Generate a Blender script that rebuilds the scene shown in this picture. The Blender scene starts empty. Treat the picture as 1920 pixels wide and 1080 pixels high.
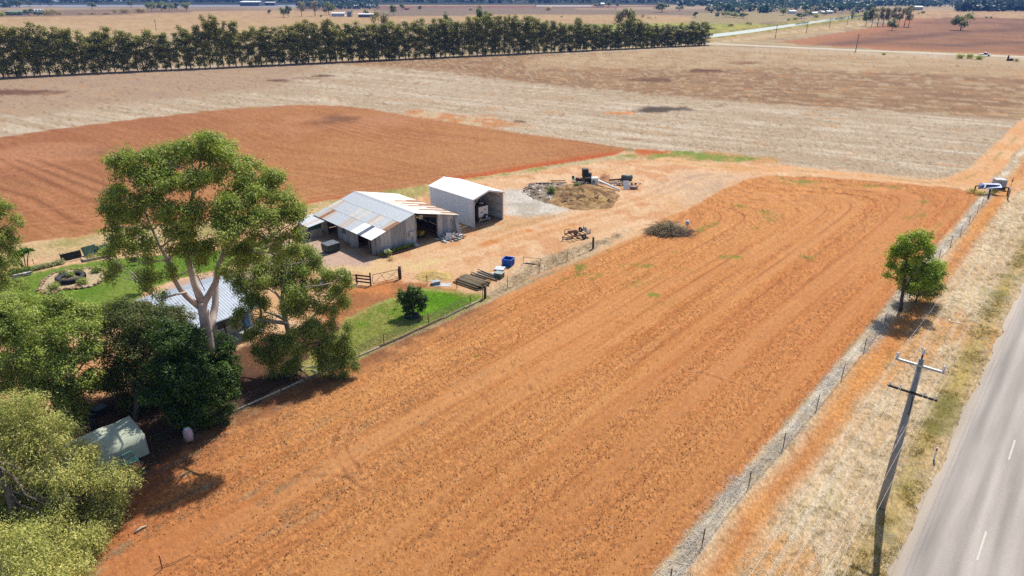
import bpy, math, random
import numpy as np

# ------------------------------------------------------------------ camera, light, exposure
C = bpy.context.scene
PITCH = math.radians(23.63)
CAM_H = 30.0
cam_d = bpy.data.cameras.new("camera")
cam_d.sensor_width = 36.0
cam_d.lens = 24.0
cam_d.clip_start = 0.5
cam_d.clip_end = 20000.0
cam = bpy.data.objects.new("camera", cam_d)
cam.location = (0, 0, CAM_H)
cam.rotation_euler = (math.pi / 2 - PITCH, 0, 0)
C.collection.objects.link(cam)
C.camera = cam

SUN_EL = math.radians(54)
SUN_AZ = math.atan2(0.48, 0.877)          # clockwise from +Y
w = bpy.data.worlds.new("World")
C.world = w
w.use_nodes = True
nt = w.node_tree
bg = nt.nodes["Background"]
sky = nt.nodes.new("ShaderNodeTexSky")
sky.sky_type = 'NISHITA'
sky.sun_disc = False
sky.sun_elevation = SUN_EL
sky.sun_rotation = SUN_AZ
sky.dust_density = 1.2
nt.links.new(sky.outputs[0], bg.inputs[0])
bg.inputs[1].default_value = 0.098
sun_d = bpy.data.lights.new("sun", 'SUN')
sun_d.energy = 4.4
sun_d.angle = math.radians(0.5)
sun_d.color = (1.0, 0.955, 0.88)
sun = bpy.data.objects.new("sun", sun_d)
sun.rotation_euler = (math.pi / 2 - SUN_EL, 0, -SUN_AZ + math.pi)
# light travels along -Z of the lamp: from (sin az, cos az) towards the camera
sun.rotation_euler = (math.pi / 2 - SUN_EL, 0, math.pi - SUN_AZ)
C.collection.objects.link(sun)
C.view_settings.view_transform = 'Standard'
C.view_settings.look = 'None'
C.view_settings.exposure = 0.76
C.view_settings.gamma = 1.0
C.view_settings.use_curve_mapping = False
C.render.engine = 'CYCLES'
C.cycles.max_bounces = 6
C.cycles.diffuse_bounces = 3
C.cycles.glossy_bounces = 2
C.cycles.transmission_bounces = 3
C.cycles.volume_bounces = 0
C.cycles.transparent_max_bounces = 6
C.cycles.sample_clamp_indirect = 4.0
C.cycles.use_denoising = False

R = random.Random(7)
NR = np.random.default_rng(11)
FPX = 1280.0
cp, sp = math.cos(PITCH), math.sin(PITCH)


def ray(px, py):
    u = (px - 960) / FPX
    v = (540 - py) / FPX
    return u, cp + v * sp, -sp + v * cp


def P(px, py, z=0.0):
    """ground position (metres) of a spot measured in the photograph"""
    a, b, c = ray(px, py)
    t = (z - CAM_H) / c
    return (a * t, b * t)


def Wz(px, py, Y):
    a, b, c = ray(px, py)
    t = Y / b
    return (a * t, Y, CAM_H + c * t)


# road frame: s along the road, n across it (to the right)
D = (0.654, 0.756)
N = (0.756, -0.654)


def SN(s, n):
    return (s * D[0] + n * N[0], s * D[1] + n * N[1])


ROAD_ANG = math.atan2(D[1], D[0])
YARD_ANG = math.radians(43.5)
YO = (-16.63, 78.37)
YE1 = (math.cos(YARD_ANG), math.sin(YARD_ANG))
YE2 = (-YE1[1], YE1[0])


def lin(c):
    c = c / 255.0
    return c / 12.92 if c <= 0.04045 else ((c + 0.055) / 1.055) ** 2.4


KE = 2.15


def A(r, g, b):
    """albedo of a sunlit surface that shows as this sRGB in the photograph"""
    return (lin(r) / KE, lin(g) / KE, lin(b) / KE)


# ------------------------------------------------------------------ numpy noise
def _hash(ix, iy, seed):
    h = (ix.astype(np.int64) * 374761393 + iy.astype(np.int64) * 668265263 + seed * 2147483647) & 0xffffffff
    h = ((h ^ (h >> 13)) * 1274126177) & 0xffffffff
    h = (h ^ (h >> 16)) & 0xffffffff
    return h / 4294967295.0


def vn(x, y, seed=0):
    ix = np.floor(x)
    iy = np.floor(y)
    fx = x - ix
    fy = y - iy
    fx = fx * fx * (3 - 2 * fx)
    fy = fy * fy * (3 - 2 * fy)
    a = _hash(ix, iy, seed)
    b = _hash(ix + 1, iy, seed)
    c = _hash(ix, iy + 1, seed)
    d = _hash(ix + 1, iy + 1, seed)
    return (a + (b - a) * fx) * (1 - fy) + (c + (d - c) * fx) * fy


def fbm(x, y, seed=0, o=4):
    s = 0
    a = 0.5
    t = 0
    for i in range(o):
        s = s + a * vn(x, y, seed + i * 17)
        t += a
        a *= 0.55
        x = x * 2.03 + 5.1
        y = y * 2.03 + 3.7
    return s / t


def sstep(a, b, x):
    t = np.clip((x - a) / (b - a), 0, 1)
    return t * t * (3 - 2 * t)


def sdf(x, y, poly):
    """signed distance, positive inside"""
    n = len(poly)
    d2 = np.full(x.shape, 1e18)
    ins = np.zeros(x.shape, bool)
    for i in range(n):
        x0, y0 = poly[i]
        x1, y1 = poly[(i + 1) % n]
        ex, ey = x1 - x0, y1 - y0
        L = ex * ex + ey * ey + 1e-12
        t = np.clip(((x - x0) * ex + (y - y0) * ey) / L, 0, 1)
        dx = x - x0 - t * ex
        dy = y - y0 - t * ey
        d2 = np.minimum(d2, dx * dx + dy * dy)
        c = (y0 > y) != (y1 > y)
        if ey != 0:
            xi = x0 + (y - y0) * ex / ey
            ins ^= c & (x < xi)
    d = np.sqrt(d2)
    return np.where(ins, d, -d)


def pxpoly(pts):
    return [P(*p) for p in pts]


def pline(x, y, pts):
    d2 = np.full(x.shape, 1e18)
    for i in range(len(pts) - 1):
        x0, y0 = pts[i]
        x1, y1 = pts[i + 1]
        ex, ey = x1 - x0, y1 - y0
        L = ex * ex + ey * ey + 1e-12
        t = np.clip(((x - x0) * ex + (y - y0) * ey) / L, 0, 1)
        dx = x - x0 - t * ex
        dy = y - y0 - t * ey
        d2 = np.minimum(d2, dx * dx + dy * dy)
    return np.sqrt(d2)


# ------------------------------------------------------------------ materials
MATS = {}


def nodes_of(name):
    m = bpy.data.materials.new(name)
    m.use_nodes = True
    n = m.node_tree
    b = n.nodes["Principled BSDF"]
    return m, n, b


def mat(name, col, rough=0.7, metal=0.0, var=0.25, scale=3.0, bump=0.0, spec=0.3, stretch=None, col2=None):
    """plain weathered surface: base colour broken up by noise"""
    if name in MATS:
        return MATS[name]
    m, n, b = nodes_of(name)
    tc = n.nodes.new("ShaderNodeTexCoord")
    src = tc.outputs["Object"]
    if stretch:
        mp = n.nodes.new("ShaderNodeMapping")
        mp.inputs["Scale"].default_value = stretch
        n.links.new(src, mp.inputs[0])
        src = mp.outputs[0]
    tex = n.nodes.new("ShaderNodeTexNoise")
    tex.inputs["Scale"].default_value = scale
    tex.inputs["Detail"].default_value = 6
    tex.inputs["Roughness"].default_value = 0.65
    n.links.new(src, tex.inputs["Vector"])
    rp = n.nodes.new("ShaderNodeValToRGB")
    c2 = col2 or tuple(c * (1 - var) for c in col)
    c1 = col if col2 else tuple(min(1, c * (1 + var * 0.6)) for c in col)
    rp.color_ramp.elements[0].position = 0.36
    rp.color_ramp.elements[1].position = 0.64
    rp.color_ramp.elements[0].color = (*c2, 1)
    rp.color_ramp.elements[1].color = (*c1, 1)
    n.links.new(tex.outputs[0], rp.inputs[0])
    n.links.new(rp.outputs[0], b.inputs["Base Color"])
    b.inputs["Roughness"].default_value = rough
    b.inputs["Metallic"].default_value = metal
    b.inputs["Specular IOR Level"].default_value = spec
    if bump:
        bp = n.nodes.new("ShaderNodeBump")
        bp.inputs["Strength"].default_value = 0.6
        bp.inputs["Distance"].default_value = bump
        n.links.new(tex.outputs[0], bp.inputs["Height"])
        n.links.new(bp.outputs[0], b.inputs["Normal"])
    MATS[name] = m
    return m


def leaf_mat(name, rough=0.5, trans=0.30):
    """foliage: colour comes from the leaf's own colour attribute"""
    m, n, b = nodes_of(name)
    at = n.nodes.new("ShaderNodeAttribute")
    at.attribute_name = "Col"
    n.links.new(at.outputs["Color"], b.inputs["Base Color"])
    b.inputs["Roughness"].default_value = rough
    b.inputs["Specular IOR Level"].default_value = 0.18
    tr = n.nodes.new("ShaderNodeBsdfTranslucent")
    hs = n.nodes.new("ShaderNodeHueSaturation")
    hs.inputs["Value"].default_value = 1.5
    hs.inputs["Saturation"].default_value = 1.1
    n.links.new(at.outputs["Color"], hs.inputs["Color"])
    n.links.new(hs.outputs[0], tr.inputs[0])
    mx = n.nodes.new("ShaderNodeMixShader")
    mx.inputs[0].default_value = trans
    n.links.new(b.outputs[0], mx.inputs[1])
    n.links.new(tr.outputs[0], mx.inputs[2])
    n.links.new(mx.outputs[0], n.nodes["Material Output"].inputs[0])
    return m


LEAF = leaf_mat("leaf")


def earth_mat():
    m, n, b = nodes_of("earth")
    at = n.nodes.new("ShaderNodeAttribute")
    at.attribute_name = "Col"
    gr = n.nodes.new("ShaderNodeAttribute")
    gr.attribute_name = "Grain"
    geo = n.nodes.new("ShaderNodeNewGeometry")
    t1 = n.nodes.new("ShaderNodeTexNoise")
    t1.inputs["Scale"].default_value = 3.2
    t1.inputs["Detail"].default_value = 9
    t1.inputs["Roughness"].default_value = 0.78
    n.links.new(geo.outputs["Position"], t1.inputs["Vector"])
    mr = n.nodes.new("ShaderNodeMapRange")
    mr.inputs[1].default_value = 0.30
    mr.inputs[2].default_value = 0.70
    mr.inputs[3].default_value = -1
    mr.inputs[4].default_value = 1
    n.links.new(t1.outputs[0], mr.inputs[0])
    mu = n.nodes.new("ShaderNodeMath")
    mu.operation = 'MULTIPLY'
    n.links.new(mr.outputs[0], mu.inputs[0])
    n.links.new(gr.outputs["Fac"], mu.inputs[1])
    ad = n.nodes.new("ShaderNodeMath")
    ad.operation = 'ADD'
    ad.inputs[1].default_value = 1
    n.links.new(mu.outputs[0], ad.inputs[0])
    vm = n.nodes.new("ShaderNodeVectorMath")
    vm.operation = 'SCALE'
    n.links.new(at.outputs["Color"], vm.inputs[0])
    n.links.new(ad.outputs[0], vm.inputs["Scale"])
    n.links.new(vm.outputs[0], b.inputs["Base Color"])
    b.inputs["Roughness"].default_value = 1.0
    b.inputs["Specular IOR Level"].default_value = 0.08
    t2 = n.nodes.new("ShaderNodeTexNoise")
    t2.inputs["Scale"].default_value = 5.5
    t2.inputs["Detail"].default_value = 6
    t2.inputs["Roughness"].default_value = 0.7
    n.links.new(geo.outputs["Position"], t2.inputs["Vector"])
    bp = n.nodes.new("ShaderNodeBump")
    bp.inputs["Strength"].default_value = 0.8
    bp.inputs["Distance"].default_value = 0.09
    n.links.new(t2.outputs[0], bp.inputs["Height"])
    n.links.new(bp.outputs[0], b.inputs["Normal"])
    return m


EARTH = earth_mat()


# ------------------------------------------------------------------ mesh helpers
def np_mesh(name, V, F, m=None, col=None, grain=None, smooth=False):
    me = bpy.data.meshes.new(name)
    V = np.asarray(V, np.float32)
    F = np.asarray(F, np.int32)
    k = F.shape[1]
    me.vertices.add(len(V))
    me.vertices.foreach_set("co", V.ravel())
    me.loops.add(F.size)
    me.loops.foreach_set("vertex_index", F.ravel())
    me.polygons.add(len(F))
    me.polygons.foreach_set("loop_start", np.arange(0, F.size, k, dtype=np.int32))
    me.update(calc_edges=True)
    if smooth:
        me.polygons.foreach_set("use_smooth", np.ones(len(F), bool))
    if col is not None:
        a = me.color_attributes.new("Col", 'FLOAT_COLOR', 'POINT')
        c4 = np.ones((len(V), 4), np.float32)
        c4[:, :3] = col
        a.data.foreach_set("color", c4.ravel())
    if grain is not None:
        a = me.attributes.new("Grain", 'FLOAT', 'POINT')
        a.data.foreach_set("value", np.asarray(grain, np.float32))
    if m:
        me.materials.append(m)
    return me


def link(name, me, parent=None, loc=None):
    o = bpy.data.objects.new(name, me)
    if parent is not None:
        o.parent = parent
    if loc is not None:
        o.location = loc
    C.collection.objects.link(o)
    return o


def tag(o, label=None, cat=None, group=None, kind=None):
    if label:
        o["label"] = label
    if cat:
        o["category"] = cat
    if group:
        o["group"] = group
    if kind:
        o["kind"] = kind
    return o


def thing(name, label, cat, loc=(0, 0, 0), rz=0.0, group=None):
    o = bpy.data.objects.new(name, None)
    o.empty_display_size = 0.3
    o.location = loc
    o.rotation_euler = (0, 0, rz)
    C.collection.objects.link(o)
    return tag(o, label, cat, group)


def copy_thing(o, loc=None, rz=None, label=None, scale=None, group=None):
    c = o.copy()
    C.collection.objects.link(c)
    if loc is not None:
        c.location = loc
    if rz is not None:
        c.rotation_euler = (0, 0, rz)
    if scale is not None:
        c.scale = scale
    if label:
        c["label"] = label
    if group:
        c["group"] = group
    for ch in o.children:
        d = ch.copy()
        d.parent = c
        C.collection.objects.link(d)
        for g in ch.children:
            e = g.copy()
            e.parent = d
            C.collection.objects.link(e)
    return c


def unit(v):
    v = np.asarray(v, float)
    return v / (np.linalg.norm(v) + 1e-12)


class MB:
    """collects simple shapes; build() makes ONE mesh object"""

    def __init__(self):
        self.v = []
        self.f = []

    def box(self, c, s, rz=0.0, tilt=(0, 0)):
        hx, hy, hz = s[0] / 2, s[1] / 2, s[2] / 2
        i = len(self.v)
        cr, sr = math.cos(rz), math.sin(rz)
        for dz in (-hz, hz):
            for dx, dy in ((-hx, -hy), (hx, -hy), (hx, hy), (-hx, hy)):
                z = dz + dx * tilt[0] + dy * tilt[1]
                self.v.append((c[0] + dx * cr - dy * sr, c[1] + dx * sr + dy * cr, c[2] + z))
        self.f += [(i, i + 3, i + 2, i + 1), (i + 4, i + 5, i + 6, i + 7), (i, i + 1, i + 5, i + 4),
                   (i + 1, i + 2, i + 6, i + 5), (i + 2, i + 3, i + 7, i + 6), (i + 3, i, i + 4, i + 7)]
        return self

    def tube(self, pts, rad, n=6, cap=True):
        pts = [np.asarray(p, float) for p in pts]
        if not hasattr(rad, '__len__'):
            rad = [rad] * len(pts)
        base = len(self.v)
        prev = None
        for k, p in enumerate(pts):
            a = pts[max(0, k - 1)]
            b = pts[min(len(pts) - 1, k + 1)]
            t = unit(b - a)
            if prev is None:
                r = np.array([0, 0, 1.0]) if abs(t[2]) < 0.9 else np.array([1.0, 0, 0])
            else:
                r = prev
            u = unit(np.cross(t, r))
            v = np.cross(u, t)
            prev = v
            for j in range(n):
                q = 2 * math.pi * j / n
                self.v.append(tuple(p + (u * math.cos(q) + v * math.sin(q)) * rad[k]))
        for k in range(len(pts) - 1):
            for j in range(n):
                a = base + k * n + j
                b = base + k * n + (j + 1) % n
                self.f.append((a, b, b + n, a + n))
        if cap:
            self.f.append(tuple(base + j for j in range(n))[::-1])
            e = base + (len(pts) - 1) * n
            self.f.append(tuple(e + j for j in range(n)))
        return self

    def prism(self, prof, x0, x1, axis='x'):
        """extrude a closed profile (list of 2D points) along an axis"""
        i = len(self.v)
        n = len(prof)
        for x in (x0, x1):
            for a, b in prof:
                self.v.append((x, a, b) if axis == 'x' else (a, x, b) if axis == 'y' else (a, b, x))
        for k in range(n):
            self.f.append((i + k, i + (k + 1) % n, i + n + (k + 1) % n, i + n + k))
        self.f.append(tuple(i + k for k in range(n))[::-1])
        self.f.append(tuple(i + n + k for k in range(n)))
        return self

    def quad(self, a, b, c, d):
        i = len(self.v)
        self.v += [tuple(a), tuple(b), tuple(c), tuple(d)]
        self.f.append((i, i + 1, i + 2, i + 3))
        return self

    def slab(self, a, b, c, d, t):
        """a quad given thickness t downwards along its normal"""
        a, b, c, d = [np.asarray(q, float) for q in (a, b, c, d)]
        nrm = unit(np.cross(b - a, d - a))
        i = len(self.v)
        for q in (a, b, c, d):
            self.v.append(tuple(q))
        for q in (a, b, c, d):
            self.v.append(tuple(q - nrm * t))
        self.f += [(i, i + 1, i + 2, i + 3), (i + 7, i + 6, i + 5, i + 4), (i, i + 4, i + 5, i + 1),
                   (i + 1, i + 5, i + 6, i + 2), (i + 2, i + 6, i + 7, i + 3), (i + 3, i + 7, i + 4, i)]
        return self

    def lathe(self, prof, c=(0, 0, 0), n=14):
        i = len(self.v)
        for r, z in prof:
            for j in range(n):
                q = 2 * math.pi * j / n
                self.v.append((c[0] + r * math.cos(q), c[1] + r * math.sin(q), c[2] + z))
        for k in range(len(prof) - 1):
            for j in range(n):
                a = i + k * n + j
                b = i + k * n + (j + 1) % n
                self.f.append((a, b, b + n, a + n))
        self.f.append(tuple(i + j for j in range(n))[::-1])
        e = i + (len(prof) - 1) * n
        self.f.append(tuple(e + j for j in range(n)))
        return self

    def torus(self, c, Rr, r, ax='z', n=20, k=8):
        i = len(self.v)
        for a in range(n):
            q = 2 * math.pi * a / n
            for b in range(k):
                t = 2 * math.pi * b / k
                rr = Rr + r * math.cos(t)
                x, y, z = rr * math.cos(q), rr * math.sin(q), r * math.sin(t)
                if ax == 'y':
                    x, y, z = x, z, y
                if ax == 'x':
                    x, y, z = z, x, y
                self.v.append((c[0] + x, c[1] + y, c[2] + z))
        for a in range(n):
            for b in range(k):
                self.f.append((i + a * k + b, i + a * k + (b + 1) % k, i + ((a + 1) % n) * k + (b + 1) % k, i + ((a + 1) % n) * k + b))
        return self

    def blob(self, c, r, seed=0, n=8, m=5, amp=0.25):
        rr = random.Random(seed)
        i = len(self.v)
        for a in range(1, m):
            th = math.pi * a / m
            for b in range(n):
                ph = 2 * math.pi * b / n
                k = 1 + rr.uniform(-amp, amp)
                self.v.append((c[0] + r[0] * k * math.sin(th) * math.cos(ph), c[1] + r[1] * k * math.sin(th) * math.sin(ph), c[2] + r[2] * k * math.cos(th)))
        t = len(self.v)
        self.v.append((c[0], c[1], c[2] + r[2]))
        self.v.append((c[0], c[1], c[2] - r[2]))
        for a in range(m - 2):
            for b in range(n):
                p = i + a * n + b
                q = i + a * n + (b + 1) % n
                self.f.append((p, p + n, q + n, q))
        for b in range(n):
            self.f.append((t, i + b, i + (b + 1) % n))
            e = i + (m - 2) * n
            self.f.append((t + 1, e + (b + 1) % n, e + b))
        return self

    def mesh(self, name, m, smooth=False):
        me = bpy.data.meshes.new(name)
        me.from_pydata(self.v, [], self.f)
        me.update()
        if m:
            me.materials.append(m)
        if smooth:
            me.polygons.foreach_set("use_smooth", [True] * len(me.polygons))
        return me

    def build(self, name, m, parent=None, smooth=False, loc=None):
        return link(name, self.mesh(name, m, smooth), parent, loc)


# ------------------------------------------------------------------ the ground
def build_ground():
    th = np.radians(np.arange(-54, 54.01, 0.115))
    al = np.radians(np.concatenate([np.arange(66, 30, -0.14), np.arange(30, 1.2, -0.092)]))
    rr = CAM_H / np.tan(al)
    rr = np.concatenate([rr, np.geomspace(rr[-1] * 1.02, 6200, 30)])
    T, RR = np.meshgrid(th, rr)
    x = RR * np.sin(T)
    y = RR * np.cos(T)
    nr, nc = x.shape
    s = x * D[0] + y * D[1]
    n = x * N[0] + y * N[1]
    yq = x * 0.0
    rough1 = fbm(x * 0.35, y * 0.35, 3, 4) - 0.5
    macro = fbm(x * 0.03, y * 0.03, 5, 4) - 0.5
    mid = fbm(x * 0.12, y * 0.12, 9, 4) - 0.5
    col = np.zeros(x.shape + (3,))
    grain = np.zeros(x.shape)
    zid = np.zeros(x.shape, np.int32)
    z = np.zeros(x.shape)
    names = ["plain"]

    def put(wt, c, g=None, name=None):
        wt3 = wt[..., None]
        cc = np.asarray(c)
        if cc.ndim == 1:
            cc = cc[None, None, :]
        col[:] = col * (1 - wt3) + cc * wt3
        if g is not None:
            grain[:] = grain * (1 - wt) + g * wt
        if name:
            if name not in names:
                names.append(name)
            zid[wt > 0.5] = names.index(name)

    def region(px, c, e=0.5, wob=0.6, g=0.25, name=None, seed=0, world=False):
        poly = px if world else pxpoly(px)
        d = sdf(x, y, poly)
        d = d + (fbm(x * 0.5 / max(wob, .4), y * 0.5 / max(wob, .4), 40 + seed, 3) - 0.5) * wob * 3
        wt = sstep(-e, e, d)
        put(wt, c, g, name)
        return wt, d

    def mixc(a, b, f):
        f = np.clip(f, 0, 1)[..., None]
        return np.asarray(a) * (1 - f) + np.asarray(b) * f

    # far plain: dry paddocks
    dry = A(196, 176, 140)
    put(np.ones(x.shape), mixc(A(205, 182, 140), A(170, 145, 112), 0.5 + 2.2 * macro + mid), 0.25)
    dist = np.sqrt(x * x + y * y)
    # broad bands of paddocks far out
    far = fbm(x * 0.0013 + 3, y * 0.006, 77, 3)
    put(sstep(640, 700, y + (x + 100) * -0.02), mixc(A(150, 124, 100), A(188, 165, 130), (far - 0.35) * 3.2), 0.2)
    region([(-100, 34), (300, 33), (520, 32), (640, 26), (500, 20), (250, 16), (-100, 22)], A(150, 122, 96), 4, 2, name="plain")
    region([(-100, 52), (400, 52), (700, 44), (1300, 44), (1300, 30), (700, 21), (430, 20), (200, 28), (-100, 33)], mixc(A(205, 172, 122), A(192, 154, 112), .5 + 2 * mid), 5, 3)
    region([(-100, 70), (700, 62), (640, 46), (300, 44), (-100, 40)], mixc(A(196, 160, 118), A(210, 178, 132), .5 + 3 * mid), 4, 4)
    region([(700, 31), (1000, 27), (1290, 28), (1340, 22), (1000, 15), (700, 17)], A(150, 128, 104), 4, 3)
    region([(560, 18), (1240, 14), (1240, 10), (560, 12)], A(152, 112, 92), 8, 5)
    region([(-50, 13), (560, 13), (560, 9), (-50, 8)], A(160, 162, 170), 8, 5)
    region([(1290, 60), (1330, 60), (1500, 30), (1450, 22), (1300, 24)], A(176, 156, 112), 5, 4)
    region([(1060, 60), (1330, 68), (1440, 46), (1250, 43), (1060, 47)], mixc(A(150, 160, 62), A(186, 176, 92), .45 + 3 * mid), 5, 4)
    # canal banks: green with yellow weeds
    canal = pxpoly([(1290, 72), (1340, 67), (1395, 60), (1440, 53.5), (1500, 45), (1545, 38.5), (1600, 31), (1650, 26)])
    dcan = pline(x, y, canal)
    put(1 - sstep(14, 30, dcan + 30 * mid), mixc(A(140, 138, 62), A(190, 170, 96), .5 + 3.0 * rough1 + 2 * mid), 0.35)
    # strips beside the far side road
    region([(1325, 80), (1420, 76), (1640, 47), (1620, 38), (1560, 45), (1440, 60), (1325, 74)], mixc(A(208, 176, 128), A(188, 158, 110), .5 + 3 * mid), 2, 2)
    trk = pxpoly([(1345, 79), (1400, 73), (1470, 62), (1560, 52), (1640, 44), (1700, 40)])
    put((1 - sstep(1.6, 2.6, pline(x, y, trk))), A(214, 192, 160), 0.2, "track")
    # ploughed brown field beyond the far road
    pf = pxpoly([(1452, 80), (1545, 66), (1640, 50), (1700, 33.5), (1760, 31.5), (1920, 34.5), (2300, 40), (2300, 140), (1920, 105), (1640, 92)])
    d = sdf(x, y, pf)
    rows = fbm(x * 0.012, (y + x * .35) * 0.12, 61, 3) - .5
    brn = mixc(A(142, 101, 76), A(168, 122, 90), .55 + 2.2 * rows + 2 * macro)
    brn = mixc(brn, A(192, 132, 92), sstep(38, 6, d) * .85)
    put(sstep(-1, 1, d), brn, 0.2, "ploughed_field")
    for ln in ([(1560, 84), (1680, 73), (1780, 62), (1920, 54)], [(1790, 86), (1850, 82), (1920, 80)]):
        put((1 - sstep(3, 14, pline(x, y, pxpoly(ln)))) * 0.55 * sstep(-1, 1, d), A(112, 82, 72), .2)
    region([(1640, 36), (1700, 33), (1920, 34), (2300, 38), (2300, 28), (1920, 19), (1740, 17), (1690, 22)], mixc(A(206, 172, 124), A(190, 150, 108), .5 + 3 * mid), 6, 3)

    # ---------------- stubble paddock
    stub = pxpoly([(-400, 180), (-300, 168), (0, 138), (640, 113), (1322, 86.5), (1500, 92), (1920, 110), (2400, 128),
                   (2250, 160), (1920, 237), (1868, 285), (1838, 322), (1760, 342), (1460, 310), (1270, 287), (1195, 283),
                   (1100, 300), (560, 320), (-600, 300)])
    d = sdf(x, y, stub)
    wt = sstep(-.6, .6, d + rough1 * 2)
    q0 = P(640, 130)
    q1 = P(1280, 182)
    dv = unit((q1[0] - q0[0], q1[1] - q0[1]))
    ss = x * dv[0] + y * dv[1]
    nn = -x * dv[1] + y * dv[0]
    st1 = fbm(ss * 0.05, nn * 0.55, 21, 4) - .5
    st2 = fbm(ss * 0.25, nn * 1.6, 25, 3) - .5
    c0 = mixc(A(190, 166, 136), A(208, 188, 161), .5 + 2.4 * st1 + 1.2 * mid)
    c0 = mixc(c0, A(222, 205, 180), np.clip(3.5 * (st1 - .06), 0, .8))
    band = sdf(x, y, pxpoly([(560, 116), (800, 132), (1000, 158), (1280, 182), (1600, 207), (1935, 226), (2300, 180), (2300, 140), (1920, 122), (1322, 92), (640, 114)]))
    fb = sstep(-5, 5, band + 12 * mid)
    cb = mixc(A(174, 138, 102), A(150, 113, 82), .5 + 3.2 * st1 + 1.2 * mid)
    cb = mixc(cb, A(206, 182, 144), sstep(.04, .2, st2) * .6)
    c0 = mixc(c0, cb, fb * .95)
    far_l = sdf(x, y, pxpoly([(1320, 88), (1500, 92), (1920, 112), (2300, 125), (2300, 160), (1920, 148), (1500, 128), (1000, 128), (1000, 108)]))
    c0 = mixc(c0, mixc(A(210, 184, 146), A(196, 164, 124), .5 + 3 * st1), sstep(-8, 8, far_l + 30 * mid) * .75)
    # left part: browner streaks with orange earth
    lft = sdf(x, y, pxpoly([(-400, 175), (0, 139), (400, 126), (620, 116), (560, 160), (200, 200), (-100, 235), (-500, 230)]))
    c0 = mixc(c0, mixc(A(190, 158, 128), A(160, 122, 96), .5 + 3 * st1), sstep(-8, 10, lft + 30 * mid) * .6)
    sp_ = vn(x * 1.1, y * 1.1, 90)
    c0 = mixc(c0, A(128, 92, 62), sstep(.80, .93, sp_) * .45)
    c0 = mixc(c0, A(214, 152, 92), sstep(.80, .95, vn(ss * .12, nn * .9, 91)) * .45)
    put(wt, c0, 0.32, "stubble_paddock")
    z += wt * (st2 * 0.10 + rough1 * 0.10) * sstep(2000, 300, dist)
    # burnt / bare patches left where hay stood
    for (px, py, hx, hy, cc, k) in [(30, 173, 110, 6, A(112, 76, 60), .9), (523, 151, 30, 2.6, A(96, 66, 50), .95), (606, 142.5, 26, 3, A(92, 62, 46), .95),
                                    (575, 147, 45, 2, A(130, 98, 70), .6), (1222, 150, 52, 5, A(112, 78, 58), .95), (1322, 133, 40, 3.6, A(108, 72, 54), .95),
                                    (1398, 118, 36, 3.2, A(134, 92, 64), .8), (1232, 205, 62, 6.5, A(88, 76, 66), 1.0), (1160, 212, 26, 3, A(214, 140, 82), .9),
                                    (970, 228, 16, 2.5, A(100, 74, 50), .9), (1180, 261, 30, 2, A(150, 100, 66), .5), (1130, 201, 10, 1, A(96, 84, 72), .8)]:
        cx, cy = P(px, py)
        xa, _ = P(px + hx, py)
        _, yb = P(px, py - hy)
        dd = np.sqrt(((x - cx) / (xa - cx)) ** 2 + ((y - cy) / (yb - cy)) ** 2)
        wv = (1 - sstep(.55, 1.1, dd + 1.1 * (fbm(x * .25, y * .12, 95, 4) - .5) + .5 * st2)) * k
        put(wv, mixc(cc, tuple(v * 1.35 for v in cc), .5 + 3 * rough1), .3)
    # orange smear into the stubble north of the back field
    region([(740, 203), (900, 218), (960, 226), (1000, 238), (900, 240), (780, 222)], mixc(A(206, 142, 92), A(214, 186, 148), .3 + 4 * rough1), 3, 3, .3)

    # ---------------- yard / bare dirt
    yard = pxpoly([(-500, 600), (-300, 470), (0, 455), (250, 425), (560, 375), (860, 325), (1000, 302), (1150, 287), (1200, 282), (1300, 287),
                   (1460, 308), (1700, 338), (1780, 342), (1850, 318), (1880, 345), (1838, 370), (1500, 420), (1210, 440), (1100, 480), (905, 560), (500, 740),
                   (280, 860), (100, 1100), (-500, 1300)])
    dy_ = sdf(x, y, yard)
    wy = sstep(-.5, .5, dy_ + rough1 * 1.5)
    trackn = fbm(s * .04, n * .8, 33, 3) - .5
    cy_ = mixc(A(228, 178, 130), A(240, 200, 158), .5 + 2.2 * mid + 1.6 * trackn)
    cy_ = mixc(cy_, A(214, 146, 92), sstep(.04, .2, rough1 + mid) * .6)
    put(wy, cy_, 0.16, "yard")
    # strip of dirt and dead grass behind the sheds
    region([(-300, 540), (0, 470), (200, 430), (560, 384), (700, 366), (860, 338), (860, 352), (600, 405), (330, 450), (0, 500), (-300, 600)], mixc(A(212, 182, 134), A(178, 164, 102), .45 + 3.5 * rough1 + 2 * mid), 1, 1.5, .3)
    region([(640, 372), (740, 352), (800, 347), (800, 356), (720, 370), (650, 380)], mixc(A(150, 148, 78), A(196, 178, 116), .5 + 4 * rough1), .8, 1, .3)
    region([(880, 334), (960, 322), (1060, 303), (1180, 290), (1330, 290), (1420, 302), (1340, 304), (1180, 298), (1060, 312), (950, 330), (880, 340)],
           mixc(A(148, 152, 74), A(206, 186, 144), .5 + 4.5 * rough1 + 2 * mid), 1, 1.2, .3)
    region([(1190, 283), (1290, 283), (1440, 296), (1470, 304), (1330, 303), (1200, 296)], mixc(A(142, 154, 72), A(210, 160, 108), .45 + 4.5 * rough1), 1, 2, .3)
    region([(1185, 281), (1230, 280), (1262, 286), (1200, 289)], A(206, 112, 62), .6, 1, .2)
    # pale crushed gravel pad
    region([(946, 352), (1000, 358), (1070, 395), (1040, 410), (950, 418), (944, 395)], mixc(A(222, 212, 198), A(200, 188, 170), .5 + 4 * rough1), .8, .8, .2)
    region([(890, 425), (950, 405), (1060, 405), (1000, 425), (900, 445)], mixc(A(226, 190, 148), A(214, 168, 118), .5 + 4 * rough1), 1, 1.2, .2)
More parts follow.
